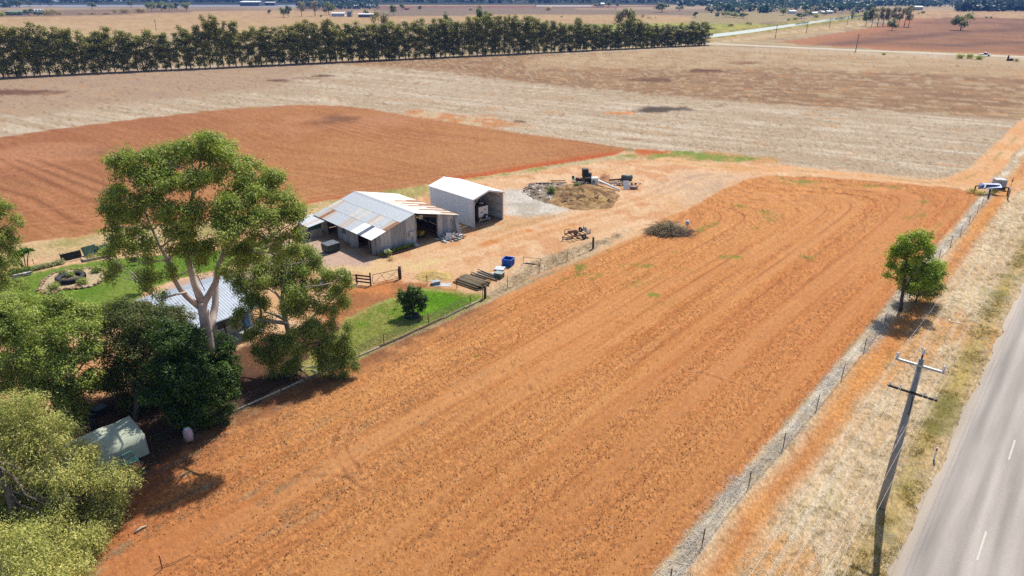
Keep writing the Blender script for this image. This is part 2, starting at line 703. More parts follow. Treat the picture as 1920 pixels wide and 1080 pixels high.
    # rusty orange rut along the track
    region([(880, 452), (960, 425), (1080, 420), (1010, 445), (900, 468)], mixc(A(218, 146, 84), A(230, 176, 122), .5 + 4 * rough1), 1.2, 2, .2)
    # grey crushed stone along the track's middle
    region([(1220, 350), (1290, 318), (1330, 325), (1280, 352), (1230, 372)], mixc(A(226, 186, 148), A(206, 178, 152), .5 + 4 * rough1), 1.5, 1.5, .2)
    region([(1290, 345), (1345, 322), (1400, 330), (1340, 365), (1270, 395)], mixc(A(228, 190, 152), A(208, 176, 144), .5 + 4 * rough1), 1.5, 1.5, .2)
    # worn wheel tracks through the yard
    wheel = pxpoly([(560, 500), (700, 503), (850, 480), (960, 440), (1090, 405), (1200, 372), (1300, 330), (1400, 320), (1500, 322), (1650, 336), (1780, 344)])
    dw = pline(x, y, wheel)
    put(np.exp(-((dw - 1.1) / .45) ** 2) * .5, A(246, 204, 164), .1)
    put(np.exp(-((dw - 3.6) / .5) ** 2) * .3, A(244, 200, 158), .1)
    put(np.exp(-((dw) / .4) ** 2) * .22, A(206, 150, 98), .1)
    # smooth cream drive in front of the old shed, pinkish gravel by the shed and house
    region([(560, 478), (640, 480), (740, 492), (860, 480), (800, 505), (690, 515), (590, 512)], mixc(A(236, 206, 150), A(232, 190, 144), .5 + 3 * mid), 1.2, .8, .1)
    region([(500, 438), (575, 440), (700, 486), (690, 500), (590, 498), (520, 505), (455, 545), (380, 600), (300, 600), (268, 556), (330, 528), (400, 512), (460, 488)],
           mixc(A(208, 174, 152), A(222, 190, 168), .5 + 3 * mid), .6, .5, .14, name="gravel_drive")
    # bare orange patch below the gate
    region([(645, 540), (750, 525), (850, 545), (780, 560), (700, 575), (640, 600), (600, 640), (600, 580)], mixc(A(214, 140, 84), A(176, 118, 76), .35 + 3.5 * rough1), .6, 1, .25)
    # dead grass strip between yard and field
    region([(910, 545), (1000, 488), (1110, 452), (1180, 432), (1120, 468), (1000, 520), (920, 566)], mixc(A(218, 190, 154), A(190, 164, 128), .5 + 5 * rough1), .7, .8, .35)

    # ---------------- back field (red brown, harrowed)
    bf = pxpoly([(-700, 330), (-300, 278), (0, 257), (120, 240), (215, 228), (300, 218), (430, 204), (560, 197), (640, 198), (700, 205), (780, 220),
                 (900, 238), (1010, 255), (1100, 267), (1192, 279), (1130, 295), (1000, 315), (900, 332), (840, 340), (700, 362), (600, 378), (520, 392), (400, 412), (200, 435), (0, 462), (-200, 490), (-700, 560)])
    db = sdf(x, y, bf)
    wb = sstep(-.4, .4, db + rough1 * 1.4)
    wx = x + 14 * (fbm(x * .02, y * .02, 50, 2) - .5)
    wy2 = y + 14 * (fbm(x * .02, y * .02, 53, 2) - .5)
    dd = np.sin((wx * .6 + wy2 * .8) * 2 * math.pi / 3.1)
    d2 = np.sin((wx * .91 - wy2 * .42) * 2 * math.pi / 4.7)
    f1 = fbm(x * .03, y * .03, 55, 3)
    comb = np.where(f1 > .5, dd, d2) * sstep(.0, .10, np.abs(f1 - .5)) * .5
    hair = fbm((wx * .6 + wy2 * .8) * 1.1, (wx * .8 - wy2 * .6) * .08, 58, 3) - .5
    cbf = mixc(A(196, 138, 90), A(180, 120, 74), .5 + .16 * comb + 1.6 * hair + 2.2 * macro)
    leftness = sstep(-30, -110, x)
    cbf = mixc(cbf, mixc(A(180, 120, 84), A(162, 102, 70), .5 + 1.5 * hair), leftness * .75)
    cbf = mixc(cbf, A(204, 146, 106), sstep(.05, .3, macro + .5 * mid) * .6)
    for (px, py, hx, hy, kk) in [(632, 224, 55, 10, .55), (630, 222, 28, 5, .4), (200, 283, 130, 14, .3), (150, 330, 160, 30, .2)]:
        cx, cy = P(px, py)
        xa, _ = P(px + hx, py)
        _, yb = P(px, py - hy)
        e = np.sqrt(((x - cx) / (xa - cx)) ** 2 + ((y - cy) / (yb - cy)) ** 2)
        cbf = mixc(cbf, A(118, 84, 64), (1 - sstep(.2, 1.2, e + 1.2 * mid)) * kk)
    for ln in ([(0, 298), (200, 390), (330, 440)], [(30, 300), (260, 388), (360, 420)], [(-50, 340), (60, 370), (150, 420)], [(70, 300), (180, 340), (340, 395)]):
        dl = pline(x, y, pxpoly(ln))
        cbf = mixc(cbf, A(124, 76, 54), np.exp(-((dl) / .5) ** 2) * .45)
        cbf = mixc(cbf, A(204, 140, 98), np.exp(-((dl - 1.5) / .6) ** 2) * .4)
    for ln in ([(0, 400), (200, 380), (500, 372)], [(0, 425), (200, 408), (420, 398)], [(0, 330), (120, 310), (220, 300)], [(560, 350), (800, 315), (1100, 280)], [(560, 372), (760, 342), (980, 308)], [(600, 232), (700, 262), (760, 275)], [(630, 228), (740, 258), (830, 272)], [(660, 225), (790, 252), (900, 262)]):
        dl = pline(x, y, pxpoly(ln))
        cbf = mixc(cbf, A(206, 142, 98), np.exp(-((dl) / .45) ** 2) * .5)
        cbf = mixc(cbf, A(138, 84, 58), np.exp(-((dl - 1.0) / .35) ** 2) * .3)
    # bright red rim on its yard side
    rim = pline(x, y, pxpoly([(1185, 284), (1130, 291), (1000, 312), (900, 330), (840, 338)]))
    cbf = mixc(cbf, A(200, 96, 50), np.exp(-(rim / 1.8) ** 2) * .9)
    rim2 = pline(x, y, pxpoly([(600, 378), (520, 392), (640, 372)]))
    cbf = mixc(cbf, A(196, 92, 48), np.exp(-(rim2 / 1.2) ** 2) * .8)
    cbf = mixc(cbf, A(132, 146, 60), sstep(.86, .97, vn(x * .25, y * .25, 99)) * sstep(6, 0, db) * .8)
    put(wb, cbf, 0.24, "back_field")
    z += wb * (comb * .012 + hair * .06)

    # ---------------- red field in front
    rf = pxpoly([(1835, 366), (1812, 400), (1770, 446), (1700, 528), (1640, 598), (1600, 642), (1480, 788), (1380, 900), (1235, 1062), (1150, 1150), (900, 1500),
                 (-100, 1500), (0, 1230), (100, 1080), (200, 960), (285, 868), (400, 800), (560, 722), (700, 664), (905, 571), (1010, 526), (1115, 478),
                 (1200, 440), (1230, 415), (1290, 392), (1350, 358), (1400, 336), (1440, 329), (1560, 333), (1700, 344), (1790, 352)])
    dr = sdf(x, y, rf)
    wr = sstep(-.25, .25, dr + rough1 * .9)
    k = 3.0
    far_end = pline(x, y, pxpoly([(1380, 326), (1440, 323), (1560, 328), (1700, 339), (1840, 352)]))
    na = -12.5 - n
    ff = -k * np.log(np.exp(-np.clip(na, 0, 80) / k) + np.exp(-np.clip(far_end * .9, 0, 80) / k))
    warp = 1.2 * (fbm(s * .03, n * .03, 120, 2) - .5)
    furx = (na * sstep(40, 22, far_end) * 0 + np.where(far_end < 26, ff, na)) + warp
    fur = na + warp
    fall = sstep(34, 14, far_end) * sstep(60, 20, na)
    fur = fur * (1 - fall) + (ff + warp) * fall
    r1 = np.sin(fur * 2 * math.pi / 2.45)
    r2 = np.sin(fur * 2 * math.pi / 0.61 + 1.3 * np.sin(s * .2))
    lnoise = fbm(s * .035, fur * 1.5, 130, 4) - .5
    lno2 = fbm(s * .35, fur * 3.0, 134, 3) - .5
    cr = mixc(A(226, 160, 98), A(210, 138, 80), .5 + .10 * r1 + 1.7 * lnoise + 1.3 * macro + .9 * lno2)
    cr = mixc(cr, A(228, 166, 108), sstep(.08, .26, lnoise + .4 * mid) * .5)
    lane = fbm(s * .022, fur * .55, 137, 4)
    ln2 = fbm(s * .10, fur * 3.4, 138, 3)
    cr = mixc(cr, A(226, 160, 104), sstep(.50, .34, lane) * .55)
    cr = mixc(cr, A(178, 108, 62), sstep(.52, .74, ln2) * (.14 + .26 * sstep(.4, .6, lane)))
    cr = cr * (1 + .05 * r2 * sstep(.35, .6, ln2 + .1))[..., None]
    spk = vn(x * 5.0, y * 5.0, 151) * .6 + vn(x * 11, y * 11, 152) * .4  # dark specks: clod shadows painted into the soil colour, along with leaf litter
    cr = mixc(cr, A(128, 74, 42), sstep(.70, .80, spk) * (.08 + .34 * sstep(.42, .62, lane)))
    # thin darker wheel lines, stronger toward the far end
    wl = np.exp(-((((fur + 0.3) % 2.45) - 1.2) / .11) ** 2) * sstep(.38, .62, fbm(s * .05, fur * .4, 140, 3)) * (.45 + .55 * sstep(45, 85, dist))
    cr = mixc(cr, A(140, 78, 46), wl * .65)
    lt = np.exp(-((((fur + 1.1) % 2.45) - 1.2) / .14) ** 2) * sstep(.42, .7, fbm(s * .06, fur * .5, 144, 3)) * (.6 + .4 * sstep(40, 90, dist))
    cr = mixc(cr, A(232, 176, 122), lt * .40)
    farness = sstep(60, 100, dist)
    cr = mixc(cr, A(204, 130, 78), sstep(.05, -.2, na - 12) * .3)
    cr = cr * (1 - .10 * sstep(62, 34, dist))[..., None]
    # darker soil along garden fence and bottom left corner
    fence_dist = pline(x, y, pxpoly([(905, 566), (700, 668), (560, 735), (400, 815), (300, 880), (180, 1010)]))
    cr = mixc(cr, A(140, 88, 60), np.exp(-(fence_dist / 1.5) ** 2) * .75 * sstep(.35, .6, fbm(x * .9, y * .9, 150, 3) + .15))
    cr = mixc(cr, A(196, 116, 70), sstep(-8, -24, x) * sstep(48, 30, y) * .5)
    # leaf litter rows and scattered litter
    lit = sstep(.64, .80, fbm(s * .35, fur * 1.3, 160, 4)) * sstep(-26, -40, n + 4 * mid) * sstep(60, 34, y)
    cr = mixc(cr, mixc(A(132, 112, 84), A(176, 160, 128), .5 + 4 * lno2), lit * .8)
    lit2 = sstep(.70, .84, fbm(x * 1.3, y * 1.3, 170, 4)) * (.25 + .75 * sstep(0.05, -.2, macro))
    cr = mixc(cr, A(132, 92, 60), lit2 * .6)
    # green weeds in the far half
    gw = sstep(.60, .78, fbm(s * .12, fur * .35, 180, 4)) * sstep(.50, .72, fbm(x * .9, y * .9, 184, 3)) * sstep(60, 76, dist)
    cr = mixc(cr, A(140, 138, 62), gw * .85)
    gpy = [(1190, 498, 40, 4), (1370, 482, 30, 4), (1500, 342, 40, 5), (1640, 350, 60, 3), (1550, 352, 30, 3), (900, 668, 14, 3), (1225, 553, 14, 6), (1100, 515, 20, 3)]
    for (px, py, hx, hy) in gpy:
        cx, cy = P(px, py)
        xa, _ = P(px + hx, py)
        _, yb = P(px, py - hy)
        e = np.sqrt(((x - cx) / (xa - cx)) ** 2 + ((y - cy) / (yb - cy)) ** 2)
        cr = mixc(cr, A(140, 146, 62), (1 - sstep(.4, 1.3, e)) * sstep(.46, .62, fbm(x * 1.2, y * 1.2, 190, 3)) * .9)
    # a few tyre tracks curving across
    for ln in ([(640, 800), (620, 840), (650, 890), (700, 930)], [(662, 800), (648, 842), (680, 885)], [(560, 893), (620, 890), (680, 900)], [(1290, 690), (1400, 725), (1500, 745)]):
        dl = pline(x, y, pxpoly(ln))
        cr = mixc(cr, A(150, 92, 56), np.exp(-(dl / .14) ** 2) * .55 * sstep(.3, .6, fbm(x, y, 195, 2)))
        cr = mixc(cr, A(222, 158, 104), np.exp(-((dl - .35) / .16) ** 2) * .35)
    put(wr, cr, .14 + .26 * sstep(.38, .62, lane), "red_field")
    z += wr * (r1 * .018 + r2 * .014 + lnoise * .08 + lno2 * .05 + (vn(x * 3.2, y * 3.2, 200) - .5) * .05)

    # ---------------- verge on the right of the field
    vg = sstep(-12.75, -12.35, n + rough1 * .7) * sstep(1.5, .5, n - 60)
    fend = sstep(0, 4, s)
    patch = fbm(s * .10, n * .28, 210, 4) - .5
    cv = mixc(A(220, 188, 146), A(240, 214, 174), .5 + 3 * rough1)
    cv = mixc(cv, A(226, 168, 108), sstep(0.02, .14, patch + .25 * rough1) * .85)
    cv = mixc(cv, A(150, 140, 76), sstep(.10, .26, rough1 - .25 * patch) * sstep(-9, -5, n) * .6)
    ft = fbm(x * 1.6, y * 1.6, 214, 3)
    cv = mixc(cv, A(112, 98, 66), sstep(.62, .76, ft) * .5)
    cv = mixc(cv, A(176, 146, 96), sstep(.52, .8, vn(x * 2.6, y * 2.6, 216)) * .3)
    # bare orange foot of the fence
    op = np.exp(-((n + 10.0 + 1.2 * mid) / 1.05) ** 2)
    cv = mixc(cv, mixc(A(226, 156, 88), A(206, 134, 74), .5 + 4 * rough1), op * .9)
    # dry grass under the fence
    gs = np.exp(-((n + 11.9 + .8 * mid) / .55) ** 4)
    cv = mixc(cv, mixc(A(238, 226, 204), A(196, 178, 150), .5 + 5 * rough1), gs * .9)
    # weeds along the seal
    rw = np.exp(-((n + 4.0 + .9 * mid) / .95) ** 2)
    cv = mixc(cv, mixc(A(196, 170, 104), A(140, 130, 70), .5 + 5 * rough1), rw * (.6 + .4 * sstep(.4, .6, fbm(s * .2, n * .3, 217, 3))))
    # wheel lines along the verge
    for c_, a_ in ((-7.8, .45), (-6.2, .4), (-8.8, .3), (-5.2, .25)):
        cv = mixc(cv, A(232, 218, 194), np.exp(-((n - c_ + .3 * mid) / .16) ** 2) * a_)
    put(vg * sstep(700, 400, dist) * sstep(1, -1, -n - 13), cv, .34, "verge")
    z += vg * (rough1 * .10 + (ft - .5) * .07) * sstep(400, 200, dist) * sstep(-2.2, -3.2, n)
    z -= vg * sstep(-3.4, -2.4, n) * .05
    # right-hand track that climbs to the far road
    tr = pxpoly([(1250, 300), (1330, 312), (1480, 318), (1620, 330), (1740, 343), (1800, 340), (1845, 318), (1880, 283), (1920, 242), (1975, 190), (2080, 120)])
    dt = pline(x, y, tr)
    wtk = 1 - sstep(1.9, 2.7, dt + .8 * mid)
    ct = mixc(A(232, 174, 120), A(240, 192, 144), .5 + 3 * mid)
    ct = mixc(ct, A(186, 158, 100), np.exp(-(dt / .35) ** 2) * sstep(.42, .6, fbm(x * .3, y * .3, 220, 3)) * sstep(58, 74, s - 40) * .8)
    put(wtk, ct, .14, "track")
    region([(1790, 350), (1850, 335), (1920, 338), (2000, 345), (2000, 362), (1900, 352), (1840, 356)], mixc(A(230, 176, 122), A(236, 190, 146), .5 + 3 * mid), .8, .8, .15)

    # ---------------- lawns
    # shady litter under the garden trees
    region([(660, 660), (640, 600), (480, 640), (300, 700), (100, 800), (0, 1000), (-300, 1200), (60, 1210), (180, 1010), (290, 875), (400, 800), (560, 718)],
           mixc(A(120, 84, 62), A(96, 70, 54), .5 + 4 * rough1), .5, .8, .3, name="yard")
    lawn1 = [(918, 560), (905, 553), (880, 549), (835, 542), (790, 541), (775, 545), (745, 555), (700, 572), (660, 590), (630, 620), (590, 660), (560, 700), (600, 700), (680, 666), (760, 632), (830, 600), (882, 577)]
    wl_, dl_ = region(lawn1, A(120, 150, 60), .35, .5, .3, name="side_lawn")
    g = mixc(A(112, 156, 40), A(158, 178, 80), .45 + 3.5 * rough1 + 2 * mid)
    g = mixc(g, A(178, 158, 98), sstep(.02, .18, mid + rough1 * .7) * .75)
    bright = sdf(x, y, pxpoly([(780, 545), (905, 556), (900, 566), (820, 590), (740, 600), (780, 570)]))
    g = mixc(g, mixc(A(100, 158, 22), A(120, 172, 36), .5 + 4 * rough1), sstep(-1, 1, bright))
    g = mixc(g, A(188, 160, 104), sstep(1.3, .1, dl_ + 1.2 * rough1) * .7)
    put(wl_, g, .3)
    lawn2 = [(20, 522), (60, 512), (118, 500), (180, 490), (240, 483), (330, 477), (420, 468), (480, 455), (505, 447), (500, 470), (465, 488), (400, 507), (330, 523), (280, 540), (262, 560), (230, 590), (60, 640), (-120, 620), (-100, 545)]
    wl2, _ = region(lawn2, A(120, 150, 60), .3, .3, .2, name="garden_lawn")
    str_ = np.sin((x * .5 + y * .86) * 2 * math.pi / 1.7)
    g2 = mixc(A(106, 140, 44), A(140, 158, 70), .45 + .12 * str_ + 2.5 * mid + 1.5 * rough1)
    put(wl2, g2, .2)
    z[:] = z * sstep(1500, 900, dist)
    # leave the sealed road and far road a shallow bed
    z -= np.where((n > -2.75) & (n < 4.5), .05, 0)

    # vertices -> objects, one per zone
    kk = sstep(12, 30, dist) * 0 + 1
    jit = NR.normal(0, 1, x.shape)
    # fine natural mottling of the soil itself
    col *= (1 + np.clip(jit, -2, 2) * .10 * grain / .25 * sstep(300, 60, dist) * .8 + np.clip(jit, -2, 2)[...] * .035)[..., None]
    col = np.clip(col, .004, .9)
    V = np.stack([x, y, z], -1).reshape(-1, 3)
    cf = col.reshape(-1, 3)
    gf = grain.ravel()
    idx = np.arange(nr * nc).reshape(nr, nc)
    F = np.stack([idx[:-1, :-1], idx[1:, :-1], idx[1:, 1:], idx[:-1, 1:]], -1).reshape(-1, 4)[:, ::-1]
    zf = zid[:-1, :-1].ravel()
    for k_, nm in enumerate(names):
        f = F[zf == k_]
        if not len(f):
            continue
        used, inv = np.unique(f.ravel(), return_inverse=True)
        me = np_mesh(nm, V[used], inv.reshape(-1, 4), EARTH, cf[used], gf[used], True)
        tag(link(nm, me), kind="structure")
    # what lies outside the surveyed sheet
    base = np_mesh("ground", [(-7000, -1500, -.6), (7000, -1500, -.6), (7000, 7500, -.6), (-7000, 7500, -.6)], [(0, 1, 2, 3)], EARTH,
                   np.array([A(200, 160, 118)] * 4), np.full(4, .25))
    tag(link("ground", base), kind="structure")


build_ground()


# ------------------------------------------------------------------ sealed road
def asphalt():
    m, n, b = nodes_of("asphalt")
    geo = n.nodes.new("ShaderNodeNewGeometry")
    mp = n.nodes.new("ShaderNodeMapping")
    mp.inputs["Rotation"].default_value = (0, 0, -ROAD_ANG)
    n.links.new(geo.outputs["Position"], mp.inputs[0])
    sx = n.nodes.new("ShaderNodeSeparateXYZ")
    n.links.new(mp.outputs[0], sx.inputs[0])
    t = n.nodes.new("ShaderNodeTexNoise")
    t.inputs["Scale"].default_value = 14
    t.inputs["Detail"].default_value = 8
    t.inputs["Roughness"].default_value = .8
    n.links.new(geo.outputs["Position"], t.inputs["Vector"])
    mp2 = n.nodes.new("ShaderNodeMapping")
    mp2.inputs["Scale"].default_value = (.07, .9, 1)
    n.links.new(mp.outputs[0], mp2.inputs[0])
    t2 = n.nodes.new("ShaderNodeTexNoise")
    t2.inputs["Scale"].default_value = 1.0
    t2.inputs["Detail"].default_value = 5
    n.links.new(mp2.outputs[0], t2.inputs["Vector"])
    rp = n.nodes.new("ShaderNodeValToRGB")
    rp.color_ramp.elements[0].position = .3
    rp.color_ramp.elements[1].position = .7
    rp.color_ramp.elements[0].color = (*A(168, 158, 149), 1)
    rp.color_ramp.elements[1].color = (*A(208, 197, 186), 1)
    n.links.new(t2.outputs[0], rp.inputs[0])
    mr = n.nodes.new("ShaderNodeMapRange")
    mr.inputs[1].default_value = .25
    mr.inputs[2].default_value = .75
    mr.inputs[3].default_value = .72
    mr.inputs[4].default_value = 1.28
    n.links.new(t.outputs[0], mr.inputs[0])
    # polished wheel paths
    ab = n.nodes.new("ShaderNodeMath")
    ab.operation = 'SUBTRACT'
    n.links.new(sx.outputs[1], ab.inputs[0])
    ab.inputs[1].default_value = -0.8
    a2 = n.nodes.new("ShaderNodeMath")
    a2.operation = 'ABSOLUTE'
    n.links.new(ab.outputs[0], a2.inputs[0])
    fl = n.nodes.new("ShaderNodeFloatCurve")
    cv = fl.mapping.curves[0]
    cv.points[0].location = (0, .55)
    cv.points[1].location = (1, .55)
    for px, py in ((.10, .58), (.2, .38), (.3, .52), (.42, .58), (.56, .36), (.68, .52), (.8, .62)):
        cv.points.new(px, py)
    fl.mapping.update()
    md = n.nodes.new("ShaderNodeMath")
    md.operation = 'MULTIPLY'
    md.inputs[1].default_value = .25
    n.links.new(a2.outputs[0], md.inputs[0])
    n.links.new(md.outputs[0], fl.inputs["Value"])
    m2 = n.nodes.new("ShaderNodeMath")
    m2.operation = 'MULTIPLY'
    n.links.new(mr.outputs[0], m2.inputs[0])
    sc = n.nodes.new("ShaderNodeMath")
    sc.operation = 'MULTIPLY_ADD'
    sc.inputs[1].default_value = 1.0
    sc.inputs[2].default_value = .46
    n.links.new(fl.outputs[0], sc.inputs[0])
    n.links.new(sc.outputs[0], m2.inputs[1])
    vm = n.nodes.new("ShaderNodeVectorMath")
    vm.operation = 'SCALE'
    n.links.new(rp.outputs[0], vm.inputs[0])
    n.links.new(m2.outputs[0], vm.inputs["Scale"])
    n.links.new(vm.outputs[0], b.inputs["Base Color"])
    er = n.nodes.new("ShaderNodeMapRange")
    er.inputs[1].default_value = 2.75
    er.inputs[2].default_value = 3.5
    n.links.new(a2.outputs[0], er.inputs[0])
    em = n.nodes.new("ShaderNodeMath")
    em.operation = 'MULTIPLY_ADD'
    em.inputs[1].default_value = 1.6
    em.inputs[2].default_value = -.35
    n.links.new(t.outputs[0], em.inputs[0])
    e2 = n.nodes.new("ShaderNodeMath")
    e2.operation = 'MULTIPLY'
    e2.use_clamp = True
    n.links.new(er.outputs[0], e2.inputs[0])
    n.links.new(em.outputs[0], e2.inputs[1])
    mx = n.nodes.new("ShaderNodeMix")
    mx.data_type = 'RGBA'
    n.links.new(e2.outputs[0], mx.inputs[0])
    n.links.new(vm.outputs[0], mx.inputs[6])
    mx.inputs[7].default_value = (*A(212, 186, 150), 1)
    n.links.new(mx.outputs[2], b.inputs["Base Color"])
    b.inputs["Roughness"].default_value = .85
    b.inputs["Specular IOR Level"].default_value = .3
    bp = n.nodes.new("ShaderNodeBump")
    bp.inputs["Strength"].default_value = .5
    bp.inputs["Distance"].default_value = .01
    n.links.new(t.outputs[0], bp.inputs["Height"])
    n.links.new(bp.outputs[0], b.inputs["Normal"])
    return m


def build_road():
    M_AS = asphalt()
    S = np.concatenate([np.arange(-40, 140, .35), np.arange(140, 700, 8.0)])
    V, F = [], []
    ed = fbm(S * .35, S * 0, 300, 4) - .5 + .35 * (fbm(S * 2.2, S * 0, 303, 3) - .5)
    ed2 = fbm(S * .3, S * 0 + 9, 310, 4) - .5
    k = 9
    for i, s in enumerate(S):
        l = -2.75 + ed[i] * .8
        r = 4.35 + ed2[i] * .4
        for j, t in enumerate((0, .04, .12, .3, .5, .7, .88, .96, 1)):
            n = l + (r - l) * t
            z = .02 + .085 * (1 - ((n - .8) / 3.6) ** 2)
            if j in (0, k - 1):
                z = -.02
            x, y = SN(s, n)
            V.append((x, y, z))
        if i:
            for j in range(k - 1):
                a = (i - 1) * k + j
                F.append((a, a + 1, a + 1 + k, a + k))
    me = np_mesh("road", V, F, M_AS, smooth=True)
    tag(link("road", me), kind="structure")
    # centre dashes: 3 m painted, 9 m gap
    wp = mat("road_paint", A(226, 222, 208), .7, var=.18, scale=9)
    c = .8
    s1 = P(1902, 826)[0] * D[0] + P(1902, 826)[1] * D[1]
    first = None
    for i in range(-4, 14):
        s0 = s1 - 3.05 + 12.05 * i
        mb = MB()
        z = .02 + .085 + .006
        a = SN(s0, c - .055)
        b = SN(s0, c + .055)
        d = SN(s0 + 3.0, c + .055)
        e = SN(s0 + 3.0, c - .055)
        mb.slab((*b, z), (*d, z), (*e, z), (*a, z), .004)
        o = mb.build("centre_line", wp)
        o.parent = bpy.data.objects["road"]
    # sealed road done
    # second, unsealed far road along the stubble's end
    pts = pxpoly([(1310, 80.5), (1420, 86), (1500, 89.6), (1620, 94.8), (1760, 100.5), (1920, 107), (2200, 118)])
    gm = mat("pale_gravel", A(222, 206, 184), .95, var=.12, scale=.2)
    V, F = [], []
    for i, p in enumerate(pts):
        q = pts[min(i + 1, len(pts) - 1)]
        pr = pts[max(0, i - 1)]
        t = unit((q[0] - pr[0], q[1] - pr[1]))
        nx, ny = -t[1], t[0]
        wv = 3.4
        for j, (o_, z_) in enumerate(((-wv - 1.5, -.05), (-wv, .12), (wv, .12), (wv + 1.5, -.05))):
            V.append((p[0] + nx * o_, p[1] + ny * o_, z_))
        if i:
            for j in range(3):
                a = (i - 1) * 4 + j
                F.append((a, a + 4, a + 5, a + 1))
    tag(link("far_road", np_mesh("far_road", V, F, gm)), kind="structure")
    # canal
    pts = pxpoly([(1290, 72.5), (1340, 66.5), (1395, 60), (1440, 53.5), (1500, 45), (1545, 38.5), (1600, 31), (1650, 26)])
    m, n, b = nodes_of("canal_water")
    b.inputs["Base Color"].default_value = (.16, .2, .19, 1)
    b.inputs["Roughness"].default_value = .06
    b.inputs["IOR"].default_value = 1.33
    V, F = [], []
    for i, p in enumerate(pts):
        q = pts[min(i + 1, len(pts) - 1)]
        pr = pts[max(0, i - 1)]
        t = unit((q[0] - pr[0], q[1] - pr[1]))
        nx, ny = -t[1], t[0]
        wv = 7.5 if i < 3 else 6.5
        V.append((p[0] + nx * wv, p[1] + ny * wv, .03))
        V.append((p[0] - nx * wv, p[1] - ny * wv, .03))
        if i:
            a = (i - 1) * 2
            F.append((a, a + 1, a + 3, a + 2))
    tag(link("canal", np_mesh("canal", V, F, m)), kind="structure")


build_road()


# ------------------------------------------------------------------ trees
BARK_GUM = mat("gum_bark", (.50, .42, .36), .8, var=.35, scale=1.6, stretch=(1, 1, .35), bump=.02, col2=(.26, .20, .17))
BARK_DARK = mat("dark_bark", (.075, .06, .048), .9, var=.4, scale=3, bump=.03)
BARK_MID = mat("mid_bark", (.14, .11, .085), .9, var=.4, scale=3, bump=.03)


def foliage(clumps, n, leaf, ca, cb, droop=.4, sub=.35, per=14, seed=1, shell=.55, third=None, flat=0.0, weep=0.0, tri=False):
    """leaf-sized faces spread through ellipsoidal clumps, gathered in sprigs"""
    g = np.random.default_rng(seed)
    cl = np.array(clumps, float)
    wts = (cl[:, 3] * cl[:, 4] * cl[:, 5]) ** (2 / 3)
    wts /= wts.sum()
    ns = max(1, n // per)
    ci = g.choice(len(cl), ns, p=wts)
    d = g.normal(size=(ns, 3))
    d /= np.linalg.norm(d, axis=1)[:, None]
    d[:, 2] = np.where((d[:, 2] < -.3) & (g.random(ns) < .5), -d[:, 2], d[:, 2])
    rad = (shell + (1 - shell) * g.random(ns)) ** .8
    rad = np.where(g.random(ns) < .22, g.random(ns) * .7, rad) * (1 + g.normal(size=ns) * .10)
    sc = cl[ci, :3] + d * rad[:, None] * cl[ci, 3:6]
    sb = g.normal(size=ns)                                     # each sprig its own tone
    cbl = g.normal(size=len(cl)) * .5
    N_ = ns * per
    si = np.repeat(np.arange(ns), per)
    off = g.normal(size=(N_, 3)) * sub
    off[:, 2] *= (1 - flat)
    if weep:
        off[:, 2] -= np.abs(g.normal(size=N_)) * weep
    p = sc[si] + off
    nT = d[si] * .7 + off / (sub + 1e-6) * .35 + g.normal(size=(N_, 3)) * .55
    nT[:, 2] += .55
    nT /= np.linalg.norm(nT, axis=1)[:, None]
    ax = g.normal(size=(N_, 3)) + d[si] * .5
    ax[:, 2] -= droop * 2.2
    ax -= nT * (ax * nT).sum(1)[:, None] * .8
    ax /= np.linalg.norm(ax, axis=1)[:, None]
    sd = np.cross(nT, ax)
    sd /= np.linalg.norm(sd, axis=1)[:, None] + 1e-9
    L = leaf[0] * (.7 + .6 * g.random(N_))[:, None]
    Wd = leaf[1] * (.7 + .6 * g.random(N_))[:, None]
    if tri:
        V = np.stack([p - sd * Wd / 2, p + sd * Wd / 2, p + ax * L], 1).reshape(-1, 3)
        F = np.arange(N_ * 3).reshape(-1, 3)
        rep = 3
    else:
        V = np.stack([p, p + ax * L * .45 + sd * Wd / 2, p + ax * L, p + ax * L * .45 - sd * Wd / 2], 1).reshape(-1, 3)
        F = np.arange(N_ * 4).reshape(-1, 4)
        rep = 4
    t = np.clip(.5 + .26 * sb[si] + .22 * cbl[ci][si] + .16 * g.normal(size=N_), 0, 1)[:, None]
    ca, cb = np.array(ca) * (3.1, 2.6, 2.1), np.array(cb) * (3.1, 2.6, 2.1)
    col = ca * (1 - t) + cb * t
    if third is not None:
        q = (g.random(ns) < .08)[si][:, None]
        col = np.where(q, np.array(third) * (.8 + .4 * t), col)
    return V, F, np.repeat(np.clip(col, .003, 1), rep, 0)


def split_clumps(cl, k=6, f=.42, seed=1, reach=.72):
    g = np.random.default_rng(seed)
    out = []
    for c in cl:
        for i in range(k):
            d = g.normal(size=3)
            d /= np.linalg.norm(d)
            d[2] = abs(d[2]) if g.random() < .65 else d[2]
            q = reach * g.uniform(.6, 1.1)
            ff = f * g.uniform(.7, 1.25)
            out.append((c[0] + d[0] * c[3] * q, c[1] + d[1] * c[4] * q, c[2] + d[2] * c[5] * q, c[3] * ff, c[4] * ff, c[5] * ff * .8))
    return out


def crown_obj(parent, name="crown", **k):
    V, F, c = foliage(**k)
    return link(name, np_mesh(name, V, F, LEAF, c), parent)


def limb(a, b, sag=.15, r0=.1, r1=.03, seed=0, k=5):
    rr = random.Random(seed)
    a = np.array(a, float)
    b = np.array(b, float)
    L = np.linalg.norm(b - a)
    pts, rad = [], []
    for i in range(k + 1):
        t = i / k
        q = a + (b - a) * t
        q[2] += math.sin(t * math.pi) * L * sag
        if 0 < i < k:
            q += np.array([rr.uniform(-1, 1), rr.uniform(-1, 1), rr.uniform(-1, 1)]) * L * .05
        pts.append(q)
        rad.append(r0 + (r1 - r0) * t)
    return pts, rad


